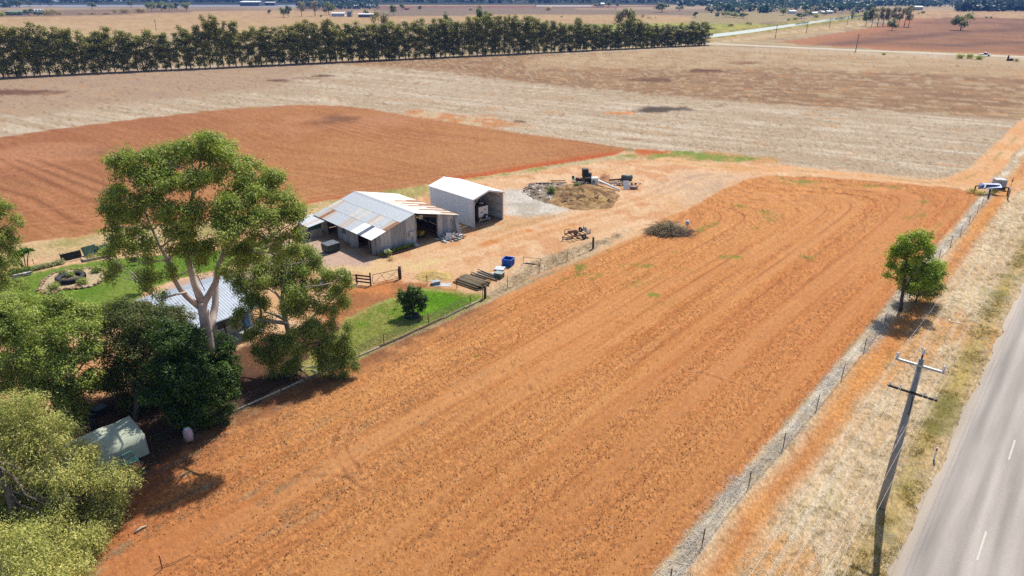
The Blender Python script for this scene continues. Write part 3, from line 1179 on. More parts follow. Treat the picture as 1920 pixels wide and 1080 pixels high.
def branches(mb, trunks, clumps, r0=.10, r1=.02, seed=5, n=5, twigs=3):
    """a limb from the nearest lower point of the skeleton to each clump, with twigs"""
    rr = random.Random(seed)
    sk = [(np.array(p), r) for pts, rad in trunks for p, r in zip(pts, rad)]
    for i, c in enumerate(clumps):
        c3 = np.array(c[:3])
        best = min(sk, key=lambda q: np.linalg.norm(q[0] - c3) + max(0, q[0][2] - c3[2] + .3) * 2)
        a = best[0]
        ra = min(r0, best[1] * .75)
        tgt = c3 + np.array([0, 0, c[5] * .2])
        pts, rad = limb(a, tgt, rr.uniform(-.04, .1), ra, r1 * 1.4, seed + i, 5)
        mb.tube(pts, rad, n)
        for k in range(twigs):
            d = np.array([rr.uniform(-1, 1), rr.uniform(-1, 1), rr.uniform(-.4, 1)])
            e = c3 + unit(d) * np.array(c[3:6]) * .8
            s0 = pts[rr.choice((3, 4, 5))]
            p2, r2 = limb(s0, e, .03, r1 * 1.3, r1 * .4, seed + 31 * i + k, 3)
            mb.tube(p2, r2, 4)


def px_clumps(root, Y0, lst, depth=1.0):
    """(px, py, radius px, dY) measured in the photograph -> clumps in metres, local to the tree's base"""
    out = []
    for c in lst:
        px, py, r = c[:3]
        dY = c[3] if len(c) > 3 else 0
        q = Wz(px, py, Y0 + dY)
        m = (q[1] * cp - (q[2] - CAM_H) * sp) / FPX
        rz = c[4] if len(c) > 4 else .85
        out.append((q[0] - root[0], q[1] - root[1], q[2], r * m, r * m * depth, r * m * rz))
    return out


def px_line(root, Y0, lst):
    return [np.array(Wz(c[0], c[1], Y0 + (c[2] if len(c) > 2 else 0))) - np.array([root[0], root[1], 0]) for c in lst]


# --- the tall gum
def tall_gum():
    Y0 = 46.4
    rx, ry = P(398, 742)
    t = thing("gum_tree", "tall spreading gum tree with pale smooth forked trunk beside the house", "tree", (rx, ry, 0))
    tr = []
    tr.append((px_line((rx, ry), Y0, [(398, 742), (396, 705), (392, 655), (387, 615), (382, 585), (378, 566)]), [.52, .48, .44, .41, .39, .36]))
    # left fork
    tr.append((px_line((rx, ry), Y0, [(378, 566), (366, 535, .3), (358, 505, .5), (352, 478, .6), (345, 455, .5), (350, 425, .2), (356, 395, 0), (362, 360, 0), (372, 322, 0), (380, 290, 0)]), [.30, .26, .24, .22, .20, .17, .14, .11, .08, .04]))
    tr.append((px_line((rx, ry), Y0, [(374, 575), (352, 558, -.6), (338, 542, -.9), (325, 520, -1.2), (316, 490, -1.4), (300, 462, -1.4), (286, 430, -1.2), (272, 395, -1), (258, 350, -1)]), [.24, .21, .19, .17, .15, .12, .10, .08, .04]))
    # right forks
    tr.append((px_line((rx, ry), Y0, [(380, 572), (392, 552, .3), (404, 530, .6), (410, 508, .9), (416, 486, 1.1), (424, 455, 1.2), (436, 420, 1.2), (448, 385, 1)]), [.27, .24, .22, .20, .17, .14, .11, .06]))
    tr.append((px_line((rx, ry), Y0, [(390, 620), (398, 600, 1), (404, 570, 1.8), (404, 535, 2.4), (408, 505, 2.8), (420, 470, 3), (455, 430, 3.2), (490, 400, 3.2)]), [.34, .30, .26, .23, .20, .16, .11, .06]))
    tr.append((px_line((rx, ry), Y0, [(410, 508, .9), (430, 495, .6), (455, 474, .3), (480, 460, 0), (515, 438, 0), (545, 420, 0)]), [.15, .13, .11, .09, .07, .04]))
    tr.append((px_line((rx, ry), Y0, [(350, 548, -.8), (330, 552, -1.4), (305, 560, -2), (290, 556, -2.4)]), [.10, .08, .06, .04]))
    tr.append((px_line((rx, ry), Y0, [(316, 490, -1.4), (300, 488, -1.8), (280, 492, -2.2)]), [.09, .06, .04]))
    tr.append((px_line((rx, ry), Y0, [(358, 505, .5), (372, 520, 1), (384, 545, 1.6)]), [.07, .05, .03]))
    top = [(385, 285, 42), (350, 292, 34, 1), (420, 290, 40, .5), (440, 315, 36, 1), (395, 262, 24), (370, 262, 18, 1), (410, 268, 20, 1),
           (265, 300, 30, -1), (300, 292, 30, 0), (330, 315, 34, -1), (232, 298, 26, -1), (210, 305, 20, 0), (280, 330, 38, -1.6), (240, 335, 34, -1.4),
           (225, 358, 22, -1), (200, 372, 16, -1), (205, 385, 16, -1), (320, 355, 38, -2), (358, 340, 32, -2), (400, 335, 30, 1.5), (455, 350, 34, 1.6), (480, 320, 22, 2),
           (500, 345, 30, 2), (525, 362, 26, 1.5), (520, 332, 18, 2), (490, 375, 34, .4), (540, 390, 28, .5), (555, 415, 20, 0), (515, 415, 30, -.5), (480, 410, 32, -1),
           (440, 385, 36, -1.5), (405, 378, 30, -2), (440, 425, 34, -2.2), (400, 420, 34, -2.6), (360, 400, 34, -2.6), (322, 395, 34, -2.4), (345, 435, 30, -2.8),
           (310, 425, 28, -2.2), (280, 375, 30, -2), (262, 410, 30, -2), (230, 400, 26, -1.6), (196, 392, 15, -1.2), (212, 405, 18, -1), (240, 375, 26, -2),
           (215, 425, 16, -1), (250, 440, 24, -1.6), (225, 455, 26, -1), (200, 480, 20, -1), (215, 500, 16, -1, .9), (246, 470, 22, -1.4), (280, 460, 22, -2), (275, 495, 24, -2.2),
           (205, 515, 12, -.8, 1.1), (295, 520, 16, -2.2), (275, 520, 16, -2.2, 1.1), (330, 470, 20, -2), (378, 470, 28, -2.2), (372, 492, 15, -2, 1.3), (350, 462, 20, -2.2),
           (410, 460, 26, -1.5), (455, 465, 26, 0), (440, 490, 24, .6), (425, 510, 16, .4, 1.2), (490, 445, 24, -.6), (520, 450, 18, -.4), (548, 445, 20, 0), (560, 430, 14, 0), (565, 392, 14, .4),
           (552, 470, 14, 0, 1.2), (535, 480, 18, 0), (478, 480, 22, 1), (260, 325, 22, -1), (305, 555, 14, -1.8), (282, 540, 12, -2.2, 1.2), (322, 505, 12, -1.6, 1.2)]
    top = [(c[0], c[1] + 3, c[2] * .90, (c[3] if len(c) > 3 else 0) - 1.6 * min(1, max(0, (c[0] - 400) / 120))) + tuple(c[4:]) for c in top]
    cl = px_clumps((rx, ry), Y0, top, 1.15)
    mb = MB()
    for pts, rad in tr:
        mb.tube(pts, rad, 9)
    branches(mb, tr[1:], cl, .085, .024, 3, 5, 3)
    mb.build("trunk", BARK_GUM, t, True)
    crown_obj(t, clumps=split_clumps(cl, 6, .40, 5, .98) + [(c[0], c[1], c[2], c[3] * .8, c[4] * .8, c[5] * .8) for c in cl[::2]], n=98000, leaf=(.21, .075), ca=(.040, .070, .014), cb=(.110, .150, .036), droop=.45, sub=.20, per=14, seed=21, shell=.4, third=(.13, .13, .06))


def leaning_gum():
    Y0 = 52.0
    rx, ry = P(560, 694)
    t = thing("gum_tree", "drooping leafy gum leaning over the garden edge, hanging twigs above the red field", "tree", (rx, ry, 0))
    tr = []
    tr.append((px_line((rx, ry), Y0, [(560, 690, -.8), (552, 660, -.6), (545, 635, -.2), (538, 610, 0), (532, 590, 0), (528, 565, 0), (532, 530, 0), (540, 500, .5)]), [.34, .30, .27, .24, .2, .16, .12, .06]))
    tr.append((px_line((rx, ry), Y0, [(538, 606, 0), (520, 604, -.8), (500, 603, -1.5), (478, 598, -2)]), [.20, .17, .12, .06]))
    tr.append((px_line((rx, ry), Y0, [(536, 600, 0), (515, 590, .4), (498, 585, .8)]), [.15, .11, .05]))
    tr.append((px_line((rx, ry), Y0, [(545, 635, -.2), (570, 612, .5), (590, 590, 1), (612, 572, 1), (630, 555, 1)]), [.16, .13, .11, .08, .04]))
    tr.append((px_line((rx, ry), Y0, [(552, 660, -.6), (580, 645, -1), (610, 640, -1.4), (635, 650, -1.6), (650, 672, -1.8)]), [.14, .11, .08, .06, .03]))
    tr.append((px_line((rx, ry), Y0, [(532, 530, 0), (560, 545, -.6), (566, 552, -1), (572, 538, -1.2), (600, 535, -1.2), (625, 530, -1.2)]), [.09, .08, .07, .06, .05, .03]))
    L = [(545, 475, 26, 2), (520, 478, 24, 2), (575, 470, 18, 2), (500, 500, 28, 1.5), (540, 510, 34, 1), (580, 505, 28, 1), (590, 482, 12, 1), (470, 505, 24, 1), (455, 485, 20, 1.5), (475, 530, 24, .5), (450, 535, 20, 1), (462, 556, 20, .6), (488, 565, 22, .4), (440, 512, 18, 1.2), (452, 580, 15, -.4), (500, 600, 20, -.8), (440, 605, 12, -1),
         (510, 540, 32, -.4), (555, 548, 34, -.8), (595, 540, 30, 0), (612, 510, 14, 0), (620, 525, 22, 0), (640, 515, 14, 0, 1.3), (645, 540, 18, .4), (650, 520, 10, 0, 1.4), (630, 555, 22, .5, 1.1), (645, 565, 12, .4, 1.3),
         (575, 580, 34, -1), (540, 575, 22, -1.4), (605, 590, 28, -.6), (590, 615, 28, -1), (560, 630, 30, -1.8), (535, 650, 26, -2.2), (500, 645, 26, -2), (495, 665, 22, -2.2, 1.1), (520, 680, 24, -2, 1.1), (545, 685, 20, -2), (480, 610, 20, -1.5), (470, 625, 16, -1.4),
         (605, 625, 26, -1.4), (615, 650, 24, -1.6, 1.2), (635, 635, 20, -1.6), (650, 650, 16, -1.8, 1.4), (655, 672, 14, -2, 1.6), (636, 680, 15, -2, 1.7), (612, 678, 15, -2, 1.6), (598, 660, 16, -1.8, 1.4),
         (625, 705, 9, -2.2, 2.2), (645, 702, 8, -2.2, 2.3), (664, 690, 8, -2.2, 1.8), (628, 722, 5, -2.2, 2), (600, 690, 8, -2, 2), (652, 610, 10, -1.6, 1.2), (570, 660, 16, -1.6)]
    L = [(c[0], c[1], c[2] * .88) + tuple(c[3:]) for c in L]
    cl = px_clumps((rx, ry), Y0, L, 1.1)
    mb = MB()
    for pts, rad in tr:
        mb.tube(pts, rad, 8)
    branches(mb, tr, cl, .07, .02, 8, 5, 2)
    mb.build("trunk", BARK_GUM, t, True)
    crown_obj(t, clumps=split_clumps(cl, 6, .46, 6, .98) + cl[::2], n=98000, leaf=(.20, .065), ca=(.036, .062, .014), cb=(.098, .132, .036), droop=.75, sub=.18, per=14, seed=27, shell=.4, weep=.22)


tall_gum()
leaning_gum()


def garden_tree(base, Y0, L, label, n, leaf, ca, cb, seed, bark=BARK_MID, droop=.3, sub=.26, depth=1.1, third=None, r=.22, weep=0, name="garden_tree"):
    rx, ry = P(*base)
    t = thing(name, label, "tree", (rx, ry, 0))
    cl = px_clumps((rx, ry), Y0, L, depth)
    zc = sum(c[2] for c in cl) / len(cl)
    xc = sum(c[0] for c in cl) / len(cl)
    yc = sum(c[1] for c in cl) / len(cl)
    rr = random.Random(seed)
    tr = [([np.array([0, 0, -.1]), np.array([xc * .2, yc * .2, zc * .3]), np.array([xc * .6, yc * .6, zc * .65]), np.array([xc, yc, zc])], [r, r * .85, r * .6, r * .35])]
    for k in range(3):
        e = cl[rr.randrange(len(cl))]
        tr.append((*limb(tr[0][0][1], np.array(e[:3]) * .85, .05, r * .6, r * .25, seed + k),))
    mb = MB()
    for pts, rad in tr:
        mb.tube(pts, rad, 7)
    branches(mb, tr, cl, r * .4, .02, seed, 4, 2)
    mb.build("trunk", bark, t, True)
    crown_obj(t, clumps=split_clumps(cl, 10, .48, seed, 1.0) + cl[::2], n=int(n * 1.4), leaf=(leaf[0] * .8, leaf[1] * .8), ca=ca, cb=cb, droop=droop, sub=sub * .62, per=16, seed=seed, shell=.5, third=third, weep=weep)
    return t


# dense dark round tree by the garden fence
garden_tree((375, 785), 43.5, [(340, 652, 40, 1), (318, 628, 32, 2), (398, 694, 26, 1), (366, 706, 46, 0), (412, 708, 28, 0), (345, 735, 48, -.6), (390, 745, 44, -.6), (420, 735, 24, 0), (330, 690, 44, .5), (400, 780, 26, -.5), (350, 775, 34, -.8), (310, 760, 24, .5), (424, 690, 18, 1), (436, 700, 12, .5), (420, 655, 14, 1.6), (414, 632, 10, 2), (432, 672, 12, 1.4), (428, 640, 9, 2)],
            "densest and darkest round tree, in front of the tall gum's trunk", 42000, (.22, .13), (.007, .017, .004), (.024, .050, .010), 31, BARK_DARK, .2, .22, 1.05)
garden_tree((255, 790), 46.5, [(215, 590, 26, 3), (260, 592, 30, 3), (300, 598, 28, 2.6), (340, 606, 24, 2.4), (322, 590, 20, 2.6), (344, 604, 15, 2.4), (240, 610, 50, 1.5), (290, 630, 50, 1), (200, 600, 30, 2), (250, 660, 52, .5), (290, 690, 46, 0), (235, 705, 44, 0), (265, 740, 40, -.4), (215, 735, 26, 0), (300, 730, 30, -.4), (245, 770, 22, -.5)],
            "brownish dark green tree between the two big garden crowns, behind the shelter", 46000, (.24, .09), (.014, .024, .006), (.042, .058, .016), 33, BARK_DARK, .4, .25, 1.1, (.10, .075, .03))
garden_tree((110, 800), 44.0, [(30, 578, 28, 4), (80, 572, 28, 4), (120, 578, 28, 3.6), (155, 592, 22, 3), (20, 610, 50, 3), (80, 610, 54, 2.4), (135, 620, 42, 1.8), (20, 670, 50, 1.2), (75, 680, 54, .8), (130, 690, 46, .6), (165, 660, 28, 1), (40, 730, 46, 0), (100, 745, 48, -.2), (150, 745, 34, 0), (170, 710, 22, 0), (140, 780, 26, -.4), (-30, 640, 50, 2), (175, 618, 14, 1.6)],
            "broad mid green tree with sunlit clumps behind the feathery yellow-green one", 66000, (.26, .10), (.036, .066, .014), (.115, .155, .038), 35, BARK_MID, .45, .26, 1.1, (.15, .15, .05))
# tree entering from the left edge
garden_tree((-70, 610), 60.0, [(-20, 390, 26, 0), (5, 400, 22, 0), (30, 412, 13, 0, .6), (-30, 430, 40, 0), (2, 440, 26, -.5), (20, 468, 16, -.5), (-10, 480, 36, -1), (15, 500, 18, -1), (-30, 530, 46, -1), (10, 540, 26, -1.5), (-60, 480, 50, 1), (22, 438, 14, 0), (38, 420, 8, 0, .6)],
            "olive green tree reaching in over the garden lawn beside the palm-like shrub", 26000, (.28, .09), (.034, .060, .014), (.105, .135, .034), 37, BARK_MID, .55, .25, 1.0)


def feathery():
    Y0 = 33.0
    rx, ry = P(40, 1010)
    t = thing("pepper_tree", "feathery yellow-green drooping tree covering one end of the shade-cloth shelter", "tree", (rx, ry, 0))
    L = [(40, 770, 44, 2), (90, 790, 36, 2), (0, 800, 60, 2), (130, 830, 36, 1.5), (60, 840, 60, 1), (0, 880, 70, .5), (110, 880, 56, .5), (165, 870, 34, 1), (200, 900, 34, .6), (235, 893, 22, .6, .7), (258, 898, 12, .6, .6), (150, 930, 50, 0),
         (200, 950, 32, 0), (60, 950, 66, -.5), (0, 980, 70, -1), (130, 990, 54, -.8), (190, 990, 30, -.6), (0, 1050, 60, -4.6), (60, 1050, 60, -4.6), (118, 1045, 46, -4.2), (160, 1030, 32, -3.2), (0, 1105, 60, -6.6), (70, 1110, 60, -6.6), (130, 1088, 38, -6), (178, 1005, 28, -2.2), (205, 975, 20, -1), (-50, 900, 70, 1), (-60, 1000, 70, 0), (225, 930, 14, .3), (20, 1010, 50, -3), (90, 1010, 50, -2.6)]
    cl = px_clumps((rx, ry), Y0, L, 1.1)
    mb = MB()
    z0 = 5.2
    tr = [([np.array([0, 0, -.1]), np.array([.1, .2, 1.5]), np.array([-.2, .5, 3.2]), np.array([-.6, .6, z0])], [.36, .32, .26, .18])]
    for i, c in enumerate(cl[::4]):
        tr.append((*limb(tr[0][0][2 if i % 2 else 3], np.array(c[:3]) * .8, .0, .08, .02, 70 + i),))
    for pts, rad in tr:
        mb.tube(pts, rad, 7)
    branches(mb, tr, cl, .03, .010, 77, 4, 3)
    mb.build("trunk", BARK_MID, t, True)
    crown_obj(t, clumps=split_clumps(cl, 10, .46, 8, 1.0) + cl[::2], n=160000, leaf=(.17, .048), ca=(.064, .090, .024), cb=(.185, .205, .082), droop=.6, sub=.17, per=18, seed=39, shell=.6, weep=.22, third=(.20, .20, .10))


feathery()

# roadside pair
def roadside():
    rx, ry = P(1688, 583)
    Y0 = ry
    t = thing("roadside_tree", "lone tree with upright dark trunk and bright green top at the roadside fence", "tree", (rx, ry, 0))
    L = [(1715, 452, 26), (1738, 455, 24), (1750, 475, 18), (1700, 470, 24), (1745, 500, 22), (1720, 490, 30), (1690, 485, 18), (1672, 500, 13), (1668, 478, 9), (1730, 525, 26), (1700, 515, 22), (1755, 520, 14), (1664, 518, 8), (1680, 524, 10), (1692, 452, 12), (1725, 440, 12), (1682, 470, 12), (1706, 540, 14)]
    cl = px_clumps((rx, ry), Y0, [(c[0], c[1], c[2] * .85) for c in L], 1.0)
    tr = [(px_line((rx, ry), Y0, [(1688, 584), (1691, 560), (1694, 540), (1697, 515), (1700, 490), (1706, 465)]), [.2, .17, .15, .11, .08, .04]),
          (px_line((rx, ry), Y0, [(1693, 548), (1704, 530, -.3), (1714, 505, -.4), (1722, 480, 0)]), [.12, .09, .06, .03])]
    mb = MB()
    for pts, rad in tr:
        mb.tube(pts, rad, 7)
    branches(mb, tr, cl, .06, .018, 4, 4, 3)
    mb.build("trunk", BARK_DARK, t, True)
    crown_obj(t, clumps=split_clumps(cl, 6, .42, 9, .95), n=15000, leaf=(.22, .10), ca=(.036, .070, .008), cb=(.105, .160, .020), droop=.2, sub=.20, per=14, seed=41, shell=.55)
    rx, ry = P(1716, 566)
    t = thing("roadside_tree", "low bushy dark tree tucked beside the lone roadside tree", "tree", (rx, ry, 0))
    L = [(1718, 515, 26), (1745, 512, 20), (1700, 535, 18), (1730, 538, 24), (1752, 535, 14, 0, .7), (1765, 512, 8, 0, .6), (1768, 538, 6, 0, .6), (1742, 552, 14, 0, .6), (1712, 552, 10, 0, .6), (1758, 552, 6, 0, .5), (1762, 498, 8)]
    cl = px_clumps((rx, ry), ry, [(c[0], c[1]) + tuple(c[2:]) for c in L], 1.2)
    tr = [([np.array([0, 0, 0]), np.array([.1, 0, .7]), np.array([.3, .1, 1.6])], [.11, .09, .05])]
    mb = MB()
    mb.tube(*tr[0], 6)
    branches(mb, tr, cl, .05, .014, 6, 4, 3)
    mb.build("trunk", BARK_MID, t, True)
    crown_obj(t, clumps=cl, n=11000, leaf=(.24, .08), ca=(.022, .044, .010), cb=(.062, .098, .020), droop=.1, sub=.2, per=14, seed=43, shell=.5)


roadside()


# --- small fruit tree on the side lawn
def fruit_tree():
    rx, ry = P(774, 592)
    t = thing("fruit_tree", "small dark-leaved fruit tree standing on the bright side lawn", "tree", (rx, ry, 0))
    L = [(773, 552, 11), (760, 556, 9), (788, 556, 9), (752, 550, 5), (796, 562, 6), (770, 542, 6), (783, 545, 5), (762, 568, 9), (778, 568, 12), (790, 572, 7), (770, 578, 9), (756, 563, 5), (798, 558, 3), (750, 558, 3), (764, 580, 6), (785, 580, 6)]
    cl = px_clumps((rx, ry), ry, L, 1.0)
    tr = [([np.array([0, 0, 0]), np.array([.05, 0, .7]), np.array([0, .1, 1.6])], [.09, .07, .04])]
    mb = MB()
    mb.tube(*tr[0], 6)
    branches(mb, tr, cl, .04, .012, 9, 4, 2)
    mb.build("trunk", BARK_DARK, t, True)
    crown_obj(t, clumps=split_clumps(cl, 5, .5, 3, 1.0), n=5200, leaf=(.22, .13), ca=(.010, .026, .008), cb=(.032, .060, .014), droop=.35, sub=.16, per=10, seed=45, shell=.5)
    mb = MB().torus((0, 0, .12), .62, .16, n=22, k=8)
    o = mb.build("tyre", mat("old_rubber", (.03, .03, .034), .8, var=.3), None, True, (rx - .1, ry - .15, 0))
    tag(o, "old black tyre ringing the foot of the small fruit tree", "tyre")


fruit_tree()


# ------------------------------------------------------------------ generic trees
def tree_variant(seed, h=10., wd=3., kind="round", n=900, ca=(.03, .05, .014), cb=(.08, .11, .03), leaf=(.5, .3)):
    rr = random.Random(seed)
    cl = []
    if kind == "row":           # tall narrow windbreak tree, bare low stem
        for k in range(13):
            z = h * (.09 + .87 * k / 12)
            q = wd * (.36 + .26 * math.sin(min(1, k / 8) * math.pi * .5)) * (1 - .55 * max(0, (k - 9) / 3.5))
            a = rr.uniform(0, 6.28)
            cl.append((math.cos(a) * q * .55, math.sin(a) * q * .55, z + rr.uniform(-.4, .4), q * rr.uniform(.55, .9), q * rr.uniform(.55, .9), h * .055))
    elif kind == "poplar":
        for k in range(9):
            z = h * (.12 + .8 * k / 8)
            q = wd * .5 * math.sin(math.pi * (.12 + .8 * k / 8)) + .2
            cl.append((rr.uniform(-.2, .2), rr.uniform(-.2, .2), z, q, q, h * .08))
    elif kind == "bush":
        for k in range(7):
            a = rr.uniform(0, 6.28)
            q = wd * rr.uniform(0, .3)
            cl.append((math.cos(a) * q, math.sin(a) * q, h * rr.uniform(.3, .65), wd * .25, wd * .25, h * .3))
    elif kind == "tall":        # gum with clumped upper crown on bare limbs
        for k in range(11):
            a = rr.uniform(0, 6.28)
            z = h * rr.uniform(.42, .93)
            q = wd * .34 * (1 - abs(z / h - .68) * 1.2)
            cl.append((math.cos(a) * q, math.sin(a) * q, z, wd * .17, wd * .17, h * .075))
    else:
        for k in range(13):
            a = rr.uniform(0, 6.28)
            z = h * rr.uniform(.34, .86)
            q = wd * .36 * (1 - abs(z / h - .55) * 1.1)
            cl.append((math.cos(a) * q, math.sin(a) * q, z, wd * .19, wd * .19, h * .11))
    V, F, c = foliage(cl, n, leaf, ca, cb, .3, .05 * wd + .12, 8, seed, .5)
    crown = np_mesh("crown", V, F, LEAF, c)
    mb = MB()
    bark = BARK_DARK
    if kind == "row":
        ln = rr.uniform(-.3, .3)
        tr = [([np.array([0, 0, -.2]), np.array([ln, 0, h * .4]), np.array([ln * .5, ln, h * .9])], [.15, .11, .03])]
    elif kind == "bush":
        tr = [([np.array([0, 0, -.1]), np.array([0, 0, h * .5])], [.06, .03])]
    else:
        tr = [([np.array([0, 0, -.2]), np.array([rr.uniform(-.2, .2), 0, h * .3]), np.array([rr.uniform(-.5, .5), 0, h * .6])], [h * .028, h * .022, h * .012])]
        bark = BARK_MID
    for pts, rad in tr:
        mb.tube(pts, rad, 5)
    if kind != "bush":
        branches(mb, tr, cl[::2], h * .012, .03, seed, 3, 0)
    return crown, mb.mesh("trunk", bark, True)


def plant_tree(var, name, label, x, y, h, wd, base_h, base_w, rz=0, group=None, cat="tree"):
    t = thing(name, label, cat, (x, y, 0), rz, group)
    t.scale = (wd / base_w, wd / base_w, h / base_h)
    link("crown", var[0], t)
    link("trunk", var[1], t)
    return t


ROWV = [tree_variant(500 + i, 16, 4.2, "row", 2900, (.034, .042, .012), (.104, .118, .030), (.55, .32)) for i in range(7)]
# windbreak
a0, a1 = P(-190, 154), P(1322, 84.3)
Lw = math.hypot(a1[0] - a0[0], a1[1] - a0[1])
prof = [(-200, 42), (0, 40), (35, 37), (60, 42), (120, 46), (170, 60), (190, 62), (205, 50), (260, 57), (300, 58), (340, 55), (375, 44), (392, 34), (412, 30), (430, 38), (460, 42), (490, 52), (520, 44), (560, 38), (600, 40), (640, 40), (680, 44), (740, 38), (800, 36),
        (835, 30), (870, 34), (905, 28), (940, 28), (1000, 32), (1040, 40), (1060, 42), (1083, 37), (1110, 45), (1150, 47), (1170, 30), (1185, 30), (1210, 45), (1260, 46), (1290, 44), (1310, 40), (1322, 42)]
NW = int(Lw / 2.5)
wrng = random.Random(3)
for i in range(NW + 1):
    t_ = i / NW
    x = a0[0] + (a1[0] - a0[0]) * t_ + wrng.uniform(-.5, .5)
    y = a0[1] + (a1[1] - a0[1]) * t_ + wrng.uniform(-.5, .5)
    px = 960 + FPX * x / (y * cp + CAM_H * sp)
    py = np.interp(px, [q[0] for q in prof], [q[1] for q in prof])
    h = Wz(px, py, y)[2] * wrng.uniform(.86, 1.03)
    wd = wrng.uniform(4.2, 6.2)
    lab = "slender olive tree standing in the long windbreak row across the paddock"
    if i == NW:
        lab, wd = "dark column-shaped tree closing the windbreak row where the canal begins", 6.5
    elif i == NW - 1:
        lab = "second tree from the canal end of the windbreak row"
    t = plant_tree(ROWV[wrng.randrange(7)], "windbreak_tree", lab, x, y, max(h, 9), wd, 16, 4.2, wrng.uniform(0, 6.28), "windbreak trees in one long row")
# wide crowns that stand just behind the row
GR_D = dict(ca=(.020, .036, .012), cb=(.056, .082, .028))
GR_M = dict(ca=(.034, .052, .016), cb=(.088, .112, .036))
GR_G = dict(ca=(.050, .060, .036), cb=(.110, .112, .070))
GR_B = dict(ca=(.050, .080, .010), cb=(.140, .170, .030))
VAR = {
    "round": [tree_variant(600 + i, 10, 9, "round", 1700, leaf=(.75, .45), **GR_M) for i in range(2)],
    "dark": [tree_variant(610 + i, 10, 8, "round", 1700, leaf=(.75, .45), **GR_D) for i in range(2)],
    "tall": [tree_variant(620 + i, 14, 9, "tall", 1900, leaf=(.75, .42), **GR_G) for i in range(3)],
    "poplar": [tree_variant(630, 12, 3.4, "poplar", 900, leaf=(.5, .3), **GR_D)],
    "bush": [tree_variant(640 + i, 3, 4, "bush", 700, leaf=(.36, .2), **GR_B) for i in range(2)],
    "scrub": [tree_variant(650 + i, 3, 4, "bush", 700, leaf=(.36, .2), ca=(.07, .066, .036), cb=(.15, .14, .07)) for i in range(2)],
}
VB = {"round": (10, 9), "dark": (10, 8), "tall": (14, 9), "poplar": (12, 3.4), "bush": (3, 4), "scrub": (3, 4)}
frng = random.Random(17)


def far_tree(px, pb, pt, wpx, kind, label, group=None, name=None):
    x, y = P(px, pb)
    h = Wz(px, pt, y)[2]
    m = (y * cp + (CAM_H - h * .5) * sp) / FPX
    bh, bw = VB[kind]
    nm = name or ("shrub" if kind in ("bush", "scrub") else "poplar_tree" if kind == "poplar" else "paddock_tree")
    return plant_tree(frng.choice(VAR[kind]), nm, label, x, y, h * 1.04, wpx * m * 1.05, bh, bw, frng.uniform(0, 6.28), group, "shrub" if kind in ("bush", "scrub") else "tree")


